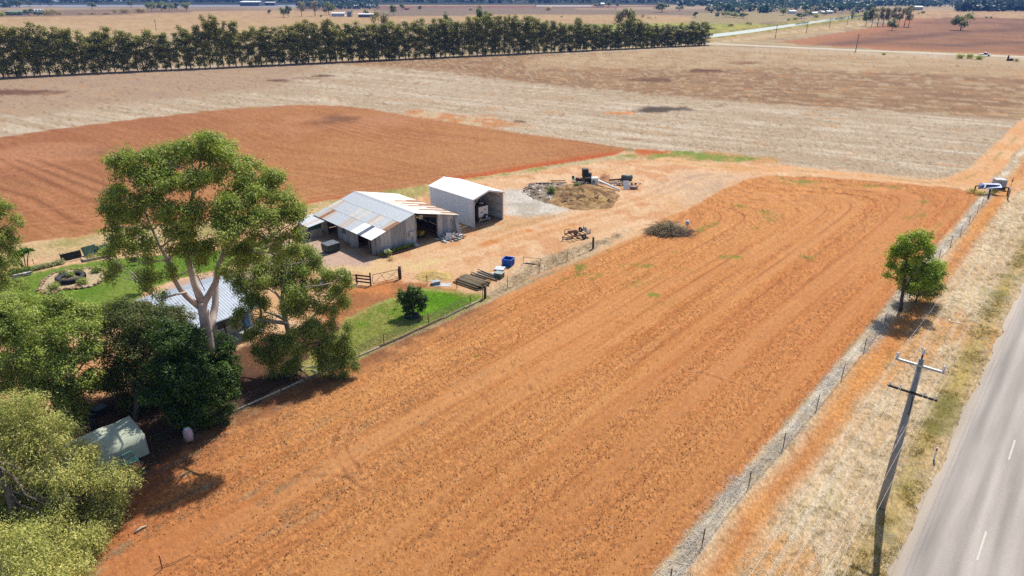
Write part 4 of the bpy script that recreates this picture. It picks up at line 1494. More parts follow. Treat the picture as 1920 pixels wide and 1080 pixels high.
FT = [
    (716, 100, 24, 36, "tall", "pale wide-crowned gum rising above the windbreak behind the long low tin sheds"),
    (906, 88, 17, 26, "dark", "tallest bushy crown rising above the middle of the windbreak"),
    (1171, 84, 18, 40, "tall", "broad flat-topped gum rising behind the windbreak near its canal end"),
    (840, 92, 28, 20, "dark", "round crown poking above the windbreak just before its tallest bushy crown"),
    (1083, 88, 34, 18, "tall", "narrow grey-green crown poking over the windbreak where the paddock behind turns green"),
    (506, 27, 18, 8, "dark", "small round tree alone on the pale paddock behind the windbreak"),
    (532, 32, 12, 15, "round", "paler of two touching trees on the tan paddock"),
    (542, 32.5, 11, 13, "dark", "darker of two touching trees on the tan paddock"),
    (566, 31, 3, 15, "tall", "tall gum right of the touching pair on the tan paddock"),
    (591, 30, 2, 17, "tall", "tall open gum midway between two others on the tan paddock"),
    (617, 28, 3, 22, "round", "broad gum standing next to the white farm buildings"),
    (602, 33.5, 28, 4, "dark", "tiny shrub-like tree between the tall gums and the white buildings"),
    (686, 31, 18, 12, "round", "small tree half hidden behind the long low tin shed"),
    (738, 30, 10, 12, "dark", "dark upright tree just past the long low tin shed"),
    (754, 19, 7, 9, "dark", "dark tree by a small red-roofed hut far off"),
    (788, 20, 11, 8, "dark", "small dark tree alone on the far grey paddock"),
    (883, 20, 14, 10, "scrub", "low grey thicket on the far paddock"),
    (900, 16, 10, 14, "scrub", "longer grey thicket behind the low one on the far paddock"),
    (1029, 20, 12, 18, "scrub", "wide bare grey bush on the far paddock"),
    (1004, 12.6, 10, 4, "dark", "tiny dark tree beside the far white pond"),
    (1053, 33, 30, 4, "dark", "tiny round bush alone on the tan paddock behind the windbreak"),
    (1120, 14, 6, 14, "dark", "wide dark tree left of the small white farmhouse"),
    (1140, 14, 3, 9, "dark", "tall dark tree right of the small white farmhouse"),
    (1157, 14, 5, 6, "dark", "thin dark tree farthest right by the small white farmhouse"),
    (1241, 23, 6, 26, "dark", "large dark trees clump at the corner of the far blue wood"),
    (1274, 20, 12, 16, "dark", "rounded dark tree at the edge of the far blue wood"),
    (1205, 34, 26, 7, "scrub", "small brown forked bush on the pale paddock"),
    (1217, 34.5, 31, 12, "scrub", "low brown scrub on the pale paddock"),
    (1229, 34, 31, 3, "scrub", "tiny brown bush beside the low brown scrub"),
    (1304, 33, 22, 11, "dark", "round dark tree on the paddock beyond the end of the windbreak"),
    (1344, 35, 23, 8, "dark", "narrow dark tree on the paddock beyond the end of the windbreak"),
    (1361, 32, 20, 18, "round", "greenest tree of the thicket on the paddock edge"),
    (1377, 33, 23, 18, "round", "middle tree of the thicket on the paddock edge"),
    (1393, 34.5, 24, 17, "dark", "dark end tree of the thicket on the paddock edge"),
    (1371, 50, 43, 18, "scrub", "grey-green scrub on the canal bank nearest the windbreak"),
    (1401, 47, 40, 9, "scrub", "left of two grey scrub bushes on the canal bank"),
    (1407, 47.5, 41, 7, "scrub", "right of two grey scrub bushes on the canal bank"),
    (1468, 29, 13, 15, "round", "rounded tall tree at the edge of the village"),
    (1479, 39, 33, 10, "bush", "small green shrub beside the canal, first of three"),
    (1490, 37.5, 30, 11, "bush", "second of three green shrubs beside the canal"),
    (1502, 35, 24, 22, "dark", "big dense dark shrub tree beside the canal"),
    (1514, 30, 18, 14, "round", "tree in front of the village roofs"),
    (1525, 25, 12, 14, "tall", "tall pale gum over the village roofs"),
    (1531, 33, 24, 13, "bush", "bright rounded shrub beside the canal before the village"),
    (1546, 29, 22, 10, "round", "small tree right of the village roofs"),
    (1597, 35, 15, 8, "poplar", "slim dark poplar beside the canal"),
    (1611, 38, 35, 4, "dark", "tiny dark bush between the poplar and the gum grove"),
    (1730, 27, 20, 7, "round", "small green tree past the gum grove"),
    (1722, 26, 22, 6, "bush", "low green bush past the gum grove"),
    (1801, 57, 24, 34, "round", "lone broad tree standing on the brown ploughed field"),
    (1849, 35, 31, 5, "dark", "left one of two tiny dark bushes on the ploughed field"),
    (1857, 35, 31, 6, "dark", "right one of two tiny dark bushes on the ploughed field"),
    (1657, 103, 97, 10, "bush", "small round bush beside the far gravel road"),
    (1800, 110, 98, 16, "bush", "left of three olive bushes clustered by the far gravel road"),
    (1816, 110, 97, 15, "bush", "middle of three olive bushes clustered by the far gravel road"),
    (1835, 112, 101, 17, "bush", "right of three olive bushes, next to the white ute"),
    (1905, 115.5, 109, 12, "scrub", "untidy grey bush by the far gravel road beside a dark stump"),
    # left end
    (4, 31, 19, 14, "bush", "bright green shrub at the end of the green-roofed shed"),
    (20, 30, 22, 14, "dark", "dark shrub in front of the green-roofed shed"),
    (34, 30, 22, 14, "dark", "second dark shrub in front of the green-roofed shed"),
    (55, 30, 17, 17, "dark", "dark rounded tree beside the white silos"),
    (72, 30, 22, 16, "dark", "low dark bush in front of the white silos"),
    (88, 30, 17, 16, "scrub", "olive bush right of the white silos"),
    (100, 30, 16, 18, "scrub", "tallest olive bush past the white silos"),
    (112, 30, 20, 12, "scrub", "last low olive bush past the white silos"),
    (37, 15, 1, 14, "dark", "dark tree on the far left paddock"),
    (56, 12.5, 3, 11, "dark", "smaller dark tree behind the far left paddock"),
    (76, 11, 6, 5, "dark", "tiny round tree alone on the far left paddock"),
    (95, 11, 7, 9, "dark", "low dark thicket on the far left paddock"),
    (173, 17, 4, 15, "dark", "leaning dark tree on the grey paddock left of the hedge row"),
    (246, 14, 2, 11, "dark", "dark round tree in front of the pale flat fields"),
    (235, 25, 15, 24, "scrub", "yellow-green rounded bush at the paddock hedge"),
    (216, 25, 17, 9, "scrub", "narrow bush at the paddock hedge"),
    (265, 25, 14, 25, "scrub", "widest yellow-green bush at the paddock hedge"),
    (285, 22, 2, 18, "round", "first tall gum of the paddock hedge"),
    (303, 21, 3, 18, "round", "second tall gum of the paddock hedge"),
    (318, 21, 4, 16, "round", "third tall gum of the paddock hedge"),
    (332, 20, 5, 12, "dark", "dark gum at the gap in the paddock hedge"),
    (350, 20, 3, 19, "round", "last broad gum of the paddock hedge"),
    (152, 28, 22, 14, "scrub", "low scrub at the start of the paddock hedge"),
    (175, 27, 23, 22, "scrub", "low brown hedge section"),
    (200, 27, 23, 22, "scrub", "low hedge section with a bare gap"),
]
for a in FT:
    far_tree(*a)
# gum grove on the ploughed field
for k, (px, pb, pt, wp, kd, lb) in enumerate([
        (1623, 50, 19, 17, "dark", "dark end gum of the grove nearest the poplar"), (1634, 50, 14, 15, "tall", "second gum of the grove beside the dark end gum"),
        (1645, 49.5, 13, 17, "tall", "tall feathery gum of the grove, third from the poplar side"), (1655, 49.5, 15, 15, "tall", "gum in the middle of the grove's first half"),
        (1664, 49.5, 16, 14, "tall", "gum just behind the small front tree of the grove"), (1672, 57, 34, 19, "round", "small tree standing in front of the gum grove"),
        (1676, 50, 13, 17, "tall", "tall gum right behind the small front tree of the grove"), (1684, 50, 15, 14, "tall", "gum in the grove's second half with bare stem"),
        (1695, 50, 11, 18, "tall", "tallest gum of the grove"), (1703, 51, 16, 14, "tall", "leaning last gum of the grove on the lone tree's side")]):
    far_tree(px, pb, pt, wp, kd, lb, "gum grove on the ploughed field", "grove_gum")


# far woods that read as one mass
def wood(name, pts_fn, n, hh, ca, cb, seed):
    g = random.Random(seed)
    Vs, Fs, Cs = [], [], []
    base = 0
    cl = []
    for i in range(n):
        x, y, z = pts_fn(g)
        h = hh * g.uniform(.6, 1.15)
        cl.append((x, y, z + h * .5, h * .42, h * .42, h * .45))
    ca, cb = [np.array(q_) * (.34, .5, .9) for q_ in (ca, cb)]  # blue tint paints distance haze into the leaf colours
    V, F, c = foliage(cl, n * 16, (hh * .42, hh * .30), ca, cb, .1, hh * .10, 4, seed, .75)
    tag(link(name, np_mesh(name, V, F, LEAF, c)), kind="stuff")


def band(px0, px1, py0, py1):
    def f(g):
        px = g.uniform(px0, px1)
        py = g.uniform(py0, py1)
        x, y = P(px, py)
        return x, y, 0
    return f


wood("distant_wood", band(1272, 1760, 6.5, 12), 800, 12, (.018, .032, .016), (.045, .066, .034), 901)
wood("village_trees", band(1330, 1640, 12, 25), 190, 11, (.020, .036, .014), (.06, .085, .036), 902)
wood("distant_treeline", band(1795, 1990, 17, 21.5), 260, 13, (.014, .024, .012), (.036, .050, .024), 903)
wood("distant_bush", band(560, 710, 10, 18), 130, 10, (.020, .034, .016), (.05, .07, .034), 904)
wood("distant_bush", band(-60, 26, 8, 15), 120, 13, (.018, .030, .014), (.045, .06, .03), 905)
wood("distant_bush", band(700, 1260, 5.5, 7.5), 230, 8, (.022, .034, .018), (.05, .068, .036), 906)
wood("distant_bush", band(1700, 2000, 10, 14), 90, 8, (.02, .034, .018), (.05, .068, .036), 907)
wood("distant_bush", band(-60, 560, 5.5, 7), 260, 10, (.02, .032, .018), (.048, .066, .036), 908)


# wooded hills at the back
def hills():
    g = np.random.default_rng(5)
    xs = np.linspace(-4200, 4200, 260)
    ys = np.linspace(1560, 5600, 90)
    X, Y = np.meshgrid(xs, ys)
    rise = sstep(1500, 3500, Y)
    Z = -.2 + rise * (66 + 60 * (fbm(X * .0006, Y * .0008, 7, 3) - .4)) + rise * 14 * fbm(X * .006, Y * .006, 8, 3) + 3 * fbm(X * .02, Y * .02, 9, 3) * sstep(1560, 1700, Y)
    Z = np.minimum(Z, 104)
    cl = np.clip(.5 + 2.2 * (fbm(X * .008, Y * .004, 10, 4) - .5), 0, 1)[..., None]
    col = np.array((.012, .020, .014)) * (1 - cl) + np.array((.034, .040, .030)) * cl
    V = np.stack([X, Y, Z], -1).reshape(-1, 3)
    idx = np.arange(X.size).reshape(X.shape)
    F = np.stack([idx[:-1, :-1], idx[:-1, 1:], idx[1:, 1:], idx[1:, :-1]], -1).reshape(-1, 4)
    me = np_mesh("hills", V, F, EARTH, col.reshape(-1, 3), np.full(X.size, .5), True)
    tag(link("hills", me), kind="structure")

    def on_hill(gg):
        x = gg.uniform(-1700, 1700)
        y = 1640 + 1300 * gg.random() ** 1.3
        i = int((y - 1560) / 4040 * 89)
        j = int((x + 4200) / 8400 * 259)
        return x, y, float(Z[i, j]) - 1
    wood("hill_forest", on_hill, 4200, 12, (.014, .024, .014), (.034, .046, .026), 910)


hills()


# ------------------------------------------------------------------ haze
def haze():
    mb = MB().box((0, 3000, 61.5), (14600, 9200, 127))
    m = bpy.data.materials.new("haze")
    m.use_nodes = True
    n = m.node_tree
    n.nodes.clear()
    out = n.nodes.new("ShaderNodeOutputMaterial")
    v = n.nodes.new("ShaderNodeVolumePrincipled")
    v.inputs["Color"].default_value = (.16, .36, 1.0, 1)
    v.inputs["Density"].default_value = HAZE_D
    v.inputs["Anisotropy"].default_value = 0.0
    n.links.new(v.outputs[0], out.inputs["Volume"])
    o = mb.build("haze", m)
    tag(o, kind="stuff")


HAZE_D = 0.00009
haze()


# ------------------------------------------------------------------ materials for built things
GALV = mat("weathered_zinc", (.39, .41, .43), .55, .25, .22, 1.4, stretch=(3, 3, .5))
GALV_D = mat("dull_zinc", (.27, .29, .31), .6, .2, .3, 1.4, stretch=(3, 3, .4))
GALV_B = mat("bluish_zinc", (.40, .425, .43), .5, .25, .2, 1.2)
RUSTY = mat("rust_streaked_zinc", (.42, .41, .39), .65, .1, .2, 1.1, col2=(.33, .24, .17), stretch=(2.2, .6, 1))
RUST = mat("rusted_iron", (.30, .15, .075), .8, .0, .4, 2.0, col2=(.16, .075, .04))
CREAM = mat("chalky_zinc", (.50, .48, .44), .6, .1, .2, 1.2, col2=(.40, .34, .27))
WHITE = mat("white_steel", (.62, .64, .66), .45, .1, .07, 1.2, stretch=(1.5, 1.5, .25))
ROOFW = mat("bright_roof_steel", (.74, .76, .79), .4, .15, .06, .5)
DARKS = mat("smoky_sheet", (.10, .11, .13), .3, 0, .3, 2)
TIMB = mat("grey_timber", (.20, .165, .13), .9, 0, .4, 4, bump=.01)
TIMB_D = mat("dark_timber", (.09, .062, .045), .9, 0, .4, 4, bump=.01)
TIMB_L = mat("pale_timber", (.36, .29, .21), .9, 0, .35, 4, bump=.01)
STEEL_R = mat("rusty_steel", (.13, .060, .035), .8, .2, .5, 6)
STEEL_D = mat("dark_steel", (.045, .042, .040), .6, .5, .4, 6)
BLACKP = mat("black_plastic", (.02, .02, .022), .5, 0, .3, 4)
WHITEP = mat("white_plastic", (.72, .72, .70), .5, 0, .12, 3)
GREYP = mat("grey_plastic", (.22, .24, .24), .6, 0, .25, 3)
GREENB = mat("green_bin_paint", (.030, .052, .040), .5, 0, .35, 3)
BLUE = mat("blue_plastic", (.012, .085, .36), .45, 0, .22, 2)
CONC = mat("concrete", (.27, .265, .25), .85, 0, .2, 3, bump=.004)
BRICK_R = mat("old_red", (.22, .06, .045), .7, 0, .4, 4)
RUBBER = MATS["old_rubber"]
SHADEG = mat("green_shade_cloth", (.020, .050, .036), .9, 0, .3, 3)
YEL = mat("yellow_paint", (.42, .28, .03), .5, 0, .25, 3)


def sheet_mesh(w, L, m, name="roof_sheet", waves=5, amp=.022):
    """one corrugated sheet: width along x, length along y, z up, a hair of thickness"""
    k = waves * 2
    V, F = [], []
    for i in range(k + 1):
        x = -w / 2 + w * i / k
        z = amp if i % 2 else 0
        V += [(x, 0, z), (x, L, z)]
    for i in range(k):
        a = i * 2
        F.append((a, a + 2, a + 3, a + 1))
    me = bpy.data.meshes.new(name)
    me.from_pydata(V, [], F)
    me.materials.append(m)
    me.update()
    return me


from mathutils import Matrix, Vector


def place(me, name, parent, org, ex, ey, ez):
    o = link(name, me, parent)
    ex, ey, ez = unit(ex), unit(ey), unit(ez)
    o.matrix_local = Matrix(((ex[0], ey[0], ez[0], org[0]), (ex[1], ey[1], ez[1], org[1]), (ex[2], ey[2], ez[2], org[2]), (0, 0, 0, 1)))
    return o


# ------------------------------------------------------------------ old corrugated shed
def old_shed():
    t = thing("machinery_shed", "old patchy corrugated iron shed with rusty roof and open bays", "shed", (YO[0], YO[1], 0), YARD_ANG)
    g = random.Random(12)
    RA, RZ, EL, ZL, ER, ZR = 5.85, 4.2, -.72, 2.28, 12.85, 2.5
    B0, B1 = -.35, 13.75
    ncol = 18
    cw = (B1 - B0) / ncol
    mats = {}
    for side, (e, ze) in (("l", (EL, ZL)), ("r", (ER, ZR))):
        sl = np.array([e - RA, 0, ze - RZ])
        Ls = np.linalg.norm(sl)
        d = sl / Ls
        rows = 3
        L = Ls / rows + .12
        nr = np.array([-d[2], 0, d[0]]) * (1 if d[0] > 0 else -1)
        if nr[2] < 0:
            nr = -nr
        for r in range(rows):
            for c in range(ncol):
                u = g.random()
                if side == "l":
                    m = GALV if u < .45 else GALV_B if u < .72 else CREAM if u < .93 else RUSTY
                    if r == 0 and u > .8:
                        m = GALV
                    if r == 2 and c < 6:
                        m = DARKS if c == 3 else ROOFW
                    if (r, c) in ((1, 1), (2, 9), (2, 14), (1, 16), (2, 16), (1, 5)):
                        m = RUSTY
                    if (r, c) in ((1, 0), (2, 15)):
                        m = RUST
                else:
                    m = CREAM if u < .5 else RUSTY if u < .8 else GALV
                    if r >= 1 and 2 < c < 12 and u > .35:
                        m = RUST if u > .62 else RUSTY
                    if r == 2 and c < 8:
                        m = RUST if u > .45 else RUSTY
                    if r == 0:
                        m = CREAM if u < .75 else RUSTY
                key = (m.name, side)
                if key not in mats:
                    mats[key] = sheet_mesh(cw + .03, L, m)
                s0 = Ls * r / rows - .05 * (r > 0)
                lift = .035 + (rows - r) * .010 + (c % 2) * .004 + g.uniform(0, .006)
                o = np.array([RA, B0 + cw * (c + .5), RZ]) + d * s0 + nr * lift
                ex = np.array([0, 1, 0]) if d[0] < 0 else np.array([0, -1, 0])
                skew = g.uniform(-.006, .006)
                ey = d + np.array([0, skew, g.uniform(0, .004)])
                place(mats[key], "roof_sheet", t, o, ex, ey, np.cross(ex, ey))
    # ridge cap
    mb = MB()
    for k in range(6):
        y0 = B0 + (B1 - B0) * k / 6
        y1 = B0 + (B1 - B0) * (k + 1) / 6 + .05
        mb.slab((RA - .26, y0, RZ + .02), (RA, y0, RZ + .11 + .004 * (k % 2)), (RA, y1, RZ + .11 + .004 * (k % 2)), (RA - .26, y1, RZ + .02), .01)
        mb.slab((RA, y0, RZ + .11), (RA + .26, y0, RZ + .02), (RA + .26, y1, RZ + .02), (RA, y1, RZ + .11), .01)
    mb.build("ridge_cap", GALV, t)
    # lean-to over the far bay
    me = sheet_mesh(.8, 2.75, GALV)
    me2 = sheet_mesh(.8, 2.75, RUSTY)
    for k in range(5):
        o = np.array([EL + .15, 10.55 + .4 + k * .78, ZL - .06])
        d = unit((-2.7, 0, -.36))
        place(me2 if k == 1 else me, "roof_sheet", t, o, (0, 1, 0), d, np.cross((0, 1, 0), d))
    # roof timbers
    mb = MB()

    def zr(a):
        return RZ + (ZL - RZ) * (RA - a) / (RA - EL) if a < RA else RZ + (ZR - RZ) * (a - RA) / (ER - RA)
    for b in np.linspace(.1, 13.5, 5):
        mb.tube([(EL + .1, b, zr(EL + .1) - .08), (RA, b, RZ - .08)], .06, 4)
        mb.tube([(RA, b, RZ - .09), (ER - .1, b, zr(ER - .1) - .08)], .06, 4)
    for a in (-.5, 1.6, 3.7, 5.8, 8.1, 10.4, 12.6):
        mb.tube([(a, B0 + .1, zr(a) - .05), (a, B1 - .1, zr(a) - .05)], .035, 4)
    mb.build("rafters", TIMB_D, t)
    for (a, b) in ((0, .0), (0, 1.42), (0, 4.2), (0, 9.05), (0, 11.45), (0, 13.5), (6.1, 0), (9.45, 0), (12.8, 0), (12.8, 6.5), (12.8, 13.5), (6, 6.7), (6, 13.5), (-2.85, 11.5), (-2.85, 14.2)):
        MB().tube([(a, b, 0), (a + .02, b, zr(a) - .1 if a > -1 else 1.9)], .10, 7).build("post", TIMB if b < 2 else TIMB_D, t, True)

    # upright wall sheets, each with its own top cut to the roof line
    def wall_run(p0, p1, ztop, m_pick, zb=.03, w=.78):
        p0, p1 = np.array(p0), np.array(p1)
        L = np.linalg.norm(p1 - p0)
        n = max(1, round(L / w))
        d = (p1 - p0) / L
        nn = np.array([d[1], -d[0]])
        for k in range(n):
            q0 = p0 + d * L * k / n
            q1 = p0 + d * (L * (k + 1) / n + (.02 if k < n - 1 else 0))
            V, F = [], []
            kk = 10
            off = .004 + .006 * (k % 2)
            jz = g.uniform(-.03, .03)
            for i in range(kk + 1):
                f = i / kk
                q = q0 + (q1 - q0) * f + nn * (off + (.022 if i % 2 else 0))
                V.append((q[0], q[1], zb + g.uniform(0, .02)))
                V.append((q[0], q[1], ztop(*(q0 + (q1 - q0) * f)) + jz * 0))
            for i in range(kk):
                a = i * 2
                F.append((a, a + 2, a + 3, a + 1))
            me = bpy.data.meshes.new("wall_sheet")
            me.from_pydata(V, [], F)
            me.materials.append(m_pick(k, n))
            me.update()
            link("wall_sheet", me, t)
    pick = lambda k, n: g.choice((GALV, GALV_D, GALV_D, GALV))
    wall_run((0, 0), (6.1, 0), lambda a, b: zr(a) - .04, pick)
    wall_run((9.45, 0), (12.8, 0), lambda a, b: zr(a) - .04, pick)
    wall_run((0, 9.05), (0, 4.2), lambda a, b: zr(0) - .05, lambda k, n: g.choice((GALV_D, RUSTY, GALV_D)))
    wall_run((0, 1.0), (0, 0), lambda a, b: zr(0) - .05, lambda k, n: GALV_D)
    wall_run((0, 13.6), (0, 11.5), lambda a, b: zr(0) - .05, lambda k, n: GALV_D)
    wall_run((-2.85, 11.5), (-.95, 11.5), lambda a, b: 1.1, lambda k, n: g.choice((RUSTY, GALV_D)))
    wall_run((-2.85, 14.2), (-2.85, 11.5), lambda a, b: 1.85, lambda k, n: g.choice((RUSTY, GALV_D)))
    wall_run((12.8, 0), (12.8, 13.6), lambda a, b: zr(12.8) - .05, pick)
    wall_run((12.8, 13.6), (0, 13.6), lambda a, b: zr(a) - .05, pick)
    MB().box((-1.95, 11.45, 1.48), (1.9, .04, .78)).build("green_panel", mat("green_paint", (.035, .10, .07), .6, var=.3), t)
    # little window
    MB().box((-.05, 7.3, 1.55), (.05, .62, .72)).build("window", DARKS, t)
    mb = MB()
    for dy in (-.34, .34):
        mb.box((-.07, 7.3 + dy, 1.55), (.06, .06, .8))
    for dz in (-.39, .39):
        mb.box((-.07, 7.3, 1.55 + dz), (.063, .74, .06))
    mb.build("window_frame", TIMB, t)
    # sheet door hanging by the right bay, and the beam above the openings
    MB().slab((.02, 4.0, .05), (-.75, 4.75, .05), (-.75, 4.75, 2.1), (.02, 4.0, 2.1), .04).build("sheet_door", GALV_D, t)
    MB().box((7.8, .02, zr(7.8) - .32), (3.4, .09, .18), 0, (-.23, 0)).build("lintel", TIMB_D, t)
    MB().box((6.9, -.03, 3.5), (.62, .05, .5)).build("sign_board", TIMB_L, t)
    # a leaning sheet and prop at the far right corner
    MB().slab((12.35, -.75, .02), (12.95, -.7, .02), (12.75, -.08, 2.4), (12.2, -.1, 2.4), .03).build("leaning_sheet", GALV_D, t)
    MB().tube([(12.0, -.7, 0), (11.8, -.1, 2.1)], .05, 5).build("prop", TIMB, t)
    mb = MB().box((5.3, -.14, 1.65), (.75, .2, .62))
    mb.build("meter_box", GALV, t)
    MB().tube([(5.5, -.1, 1.35), (5.5, -.1, .1)], .05, 6).build("conduit", GALV_D, t)
    # earth floor is the yard; things kept inside

    def yard(a, b, z=0):
        return (YO[0] + a * YE1[0] + b * YE2[0], YO[1] + a * YE1[1] + b * YE2[1], z)
    m = thing("ride_on_mower", "yellow machine parked inside the old shed's front bay", "mower", yard(7.9, 2.2), YARD_ANG + .2)
    MB().box((0, 0, .55), (.8, 1.5, .3)).box((0, -.6, .8), (.7, .6, .3)).build("body", YEL, m)
    MB().box((0, .35, .95), (.5, .45, .12)).box((0, .6, 1.15), (.5, .1, .45)).build("seat", BLACKP, m)
    for sx in (-.42, .42):
        for sy, r in ((-.55, .22), (.5, .3)):
            MB().tube([(sx - .1, sy, r), (sx + .1, sy, r)], r, 14).build("wheel", RUBBER, m, True)
    MB().tube([(0, -.2, .8), (0, .05, 1.2)], .02, 5).torus((0, .05, 1.2), .17, .02, n=12, k=5).build("steering_wheel", BLACKP, m)
    m = thing("tractor", "faded red tractor half hidden in the dark old shed", "tractor", yard(4.3, 2.6), YARD_ANG - .1)
    MB().box((0, 0, 1.05), (.6, 1.9, .55)).build("bonnet", mat("faded_red", (.26, .045, .03), .6), m)
    for sx in (-.8, .8):
        MB().tube([(sx - .16, .9, .7), (sx + .16, .9, .7)], .7, 18).build("wheel", RUBBER, m, True)
        MB().tube([(sx * .8 - .1, -.85, .38), (sx * .8 + .1, -.85, .38)], .38, 14).build("wheel", RUBBER, m, True)
    MB().box((0, .85, 1.35), (.5, .45, .1)).box((0, 1.1, 1.6), (.5, .1, .5)).build("seat", BLACKP, m)
    MB().tube([(.1, -.5, 1.3), (.1, -.5, 1.9)], .04, 6).build("exhaust", STEEL_D, m)
    m = thing("timber_rack", "cluttered timber rack in the open side bay of the old shed", "rack", yard(1.5, 2.8), YARD_ANG)
    for z in (.5, 1.1, 1.7):
        MB().box((0, 0, z), (.7, 2.3, .06)).build("shelf", TIMB, m)
    for sy in (-1.1, 1.1):
        for sx in (-.3, .3):
            MB().box((sx, sy, .95), (.07, .07, 1.9)).build("upright", TIMB_D, m)
    for k in range(7):
        z = (.53, 1.13)[k % 2]
        o = MB().lathe([(.13, 0), (.14, .3), (.05, .34)], n=10).build("tin", (WHITEP, GREYP, BRICK_R, GALV)[k % 4], None, True)
        p = yard(1.45 + (k % 3) * .1, 1.9 + k * .28, z)
        o.location = p
        tag(o, ["white tin", "grey tin", "red tin", "zinc tin", "second white tin", "second grey tin", "second red tin"][k] + " on the rack in the shed's open side bay", "tin")
    o = MB().lathe([(.27, 0), (.29, .02), (.28, .3), (.29, .32), (.28, .6), (.29, .86), (.24, .88)], n=16).build("drum", WHITEP, None, True, yard(8.3, 4.4))
    tag(o, "white drum standing behind the yellow machine in the shed", "drum")
    return t, yard


SHED, yard = old_shed()


def white_shed():
    t = thing("open_garage", "tall white steel garage with open front sheltering a camper trailer", "garage", yard(15.72, 0), YARD_ANG)
    W_, L_, H_, RH = 5.5, 9.7, 4.0, 4.78

    def ribwall(p0, p1, z0, z1, name, zt=None):
        p0, p1 = np.array(p0, float), np.array(p1, float)
        L = np.linalg.norm(p1 - p0)
        n = int(L / .19)
        d = (p1 - p0) / L
        nn = np.array([d[1], -d[0]])
        mb = MB()
        V, F = [], []
        for i in range(n + 1):
            f = i / n
            for o_ in (.0, .018) if i % 2 else (.018, .0):
                pass
            for dz, o_ in ((0, .02 if i % 2 else 0),):
                q = p0 + (p1 - p0) * f + nn * o_
                V.append((q[0], q[1], z0))
                V.append((q[0], q[1], zt(q) if zt else z1))
        for i in range(n):
            a = i * 2
            F.append((a, a + 2, a + 3, a + 1))
        me = bpy.data.meshes.new(name)
        me.from_pydata(V, [], F)
        me.materials.append(WHITE)
        me.update()
        return link(name, me, t)
    ribwall((0, L_), (0, 0), 0, H_, "side_wall")
    ribwall((W_, 0), (W_, L_), 0, H_, "side_wall")
    ribwall((W_, L_), (0, L_), 0, H_, "back_wall", lambda q: H_ + (RH - H_) * (1 - abs(q[0] - W_ / 2) / (W_ / 2)))
    for sgn in (-1, 1):
        V, F = [], []
        n = int((L_ + .3) / .19)
        for i in range(n + 1):
            y = -.15 + (L_ + .3) * i / n
            o_ = .016 if i % 2 else 0
            V.append((W_ / 2, y, RH + .04 + o_))
            V.append((W_ / 2 + sgn * (W_ / 2 + .1), y, H_ + .0 + .04 + o_))
        for i in range(n):
            a = i * 2
            F.append((a, a + 2, a + 3, a + 1) if sgn < 0 else (a, a + 1, a + 3, a + 2))
        me = bpy.data.meshes.new("roof")
        me.from_pydata(V, [], F)
        me.materials.append(ROOFW)
        me.update()
        link("roof", me, t)
        MB().box((W_ / 2 + sgn * (W_ / 2 + .14), L_ / 2, H_ - .02), (.1, L_ + .3, .1)).build("gutter", WHITE, t)
    mb = MB()
    mb.slab((W_ / 2 - .3, -.16, RH - .02), (W_ / 2, -.16, RH + .075), (W_ / 2, L_ + .16, RH + .075), (W_ / 2 - .3, L_ + .16, RH - .02), .01)
    mb.slab((W_ / 2, -.16, RH + .075), (W_ / 2 + .3, -.16, RH - .02), (W_ / 2 + .3, L_ + .16, RH - .02), (W_ / 2, L_ + .16, RH + .075), .01)
    mb.build("ridge_cap", ROOFW, t)
    PORT = mat("portal_steel", (.55, .50, .46), .5, .1, .12, 2)
    for y in (.0, L_ / 2, L_ - .1):
        mb = MB()
        for x in (.09, W_ - .09):
            mb.box((x, y + .05, H_ / 2), (.15, .16, H_))
        mb.tube([(.05, y + .05, H_ - .1), (W_ / 2, y + .05, RH - .1), (W_ - .05, y + .05, H_ - .1)], .09, 4)
        for sx, x in ((1, .15), (-1, W_ - .15)):
            mb.tube([(x, y + .05, H_ - 1.0), (x + sx * .25, y + .05, H_ - .5), (x + sx * .95, y + .05, H_ + .02)], .05, 5)
        mb.build("portal_frame", PORT, t)
    for sgn in (-1, 1):
        x1 = W_ / 2 + sgn * (W_ / 2 + .1)
        MB().slab((W_ / 2, -.17, RH + .07), (W_ / 2, -.17, RH - .16), (x1, -.17, H_ - .16), (x1, -.17, H_ + .06), .03 * sgn).build("barge_board", WHITE, t)
    for z in (1.0, 2.1, 3.2):
        for x in (.1, W_ - .1):
            MB().box((x, L_ / 2, z), (.08, L_ - .2, .07)).build("girt", PORT, t)
    MB().slab((0, 0, .02), (W_, 0, .02), (W_, L_, .02), (0, L_, .02), .1).build("earth_floor", mat("garage_floor", A(196, 160, 124), .95, var=.2), t)


white_shed()


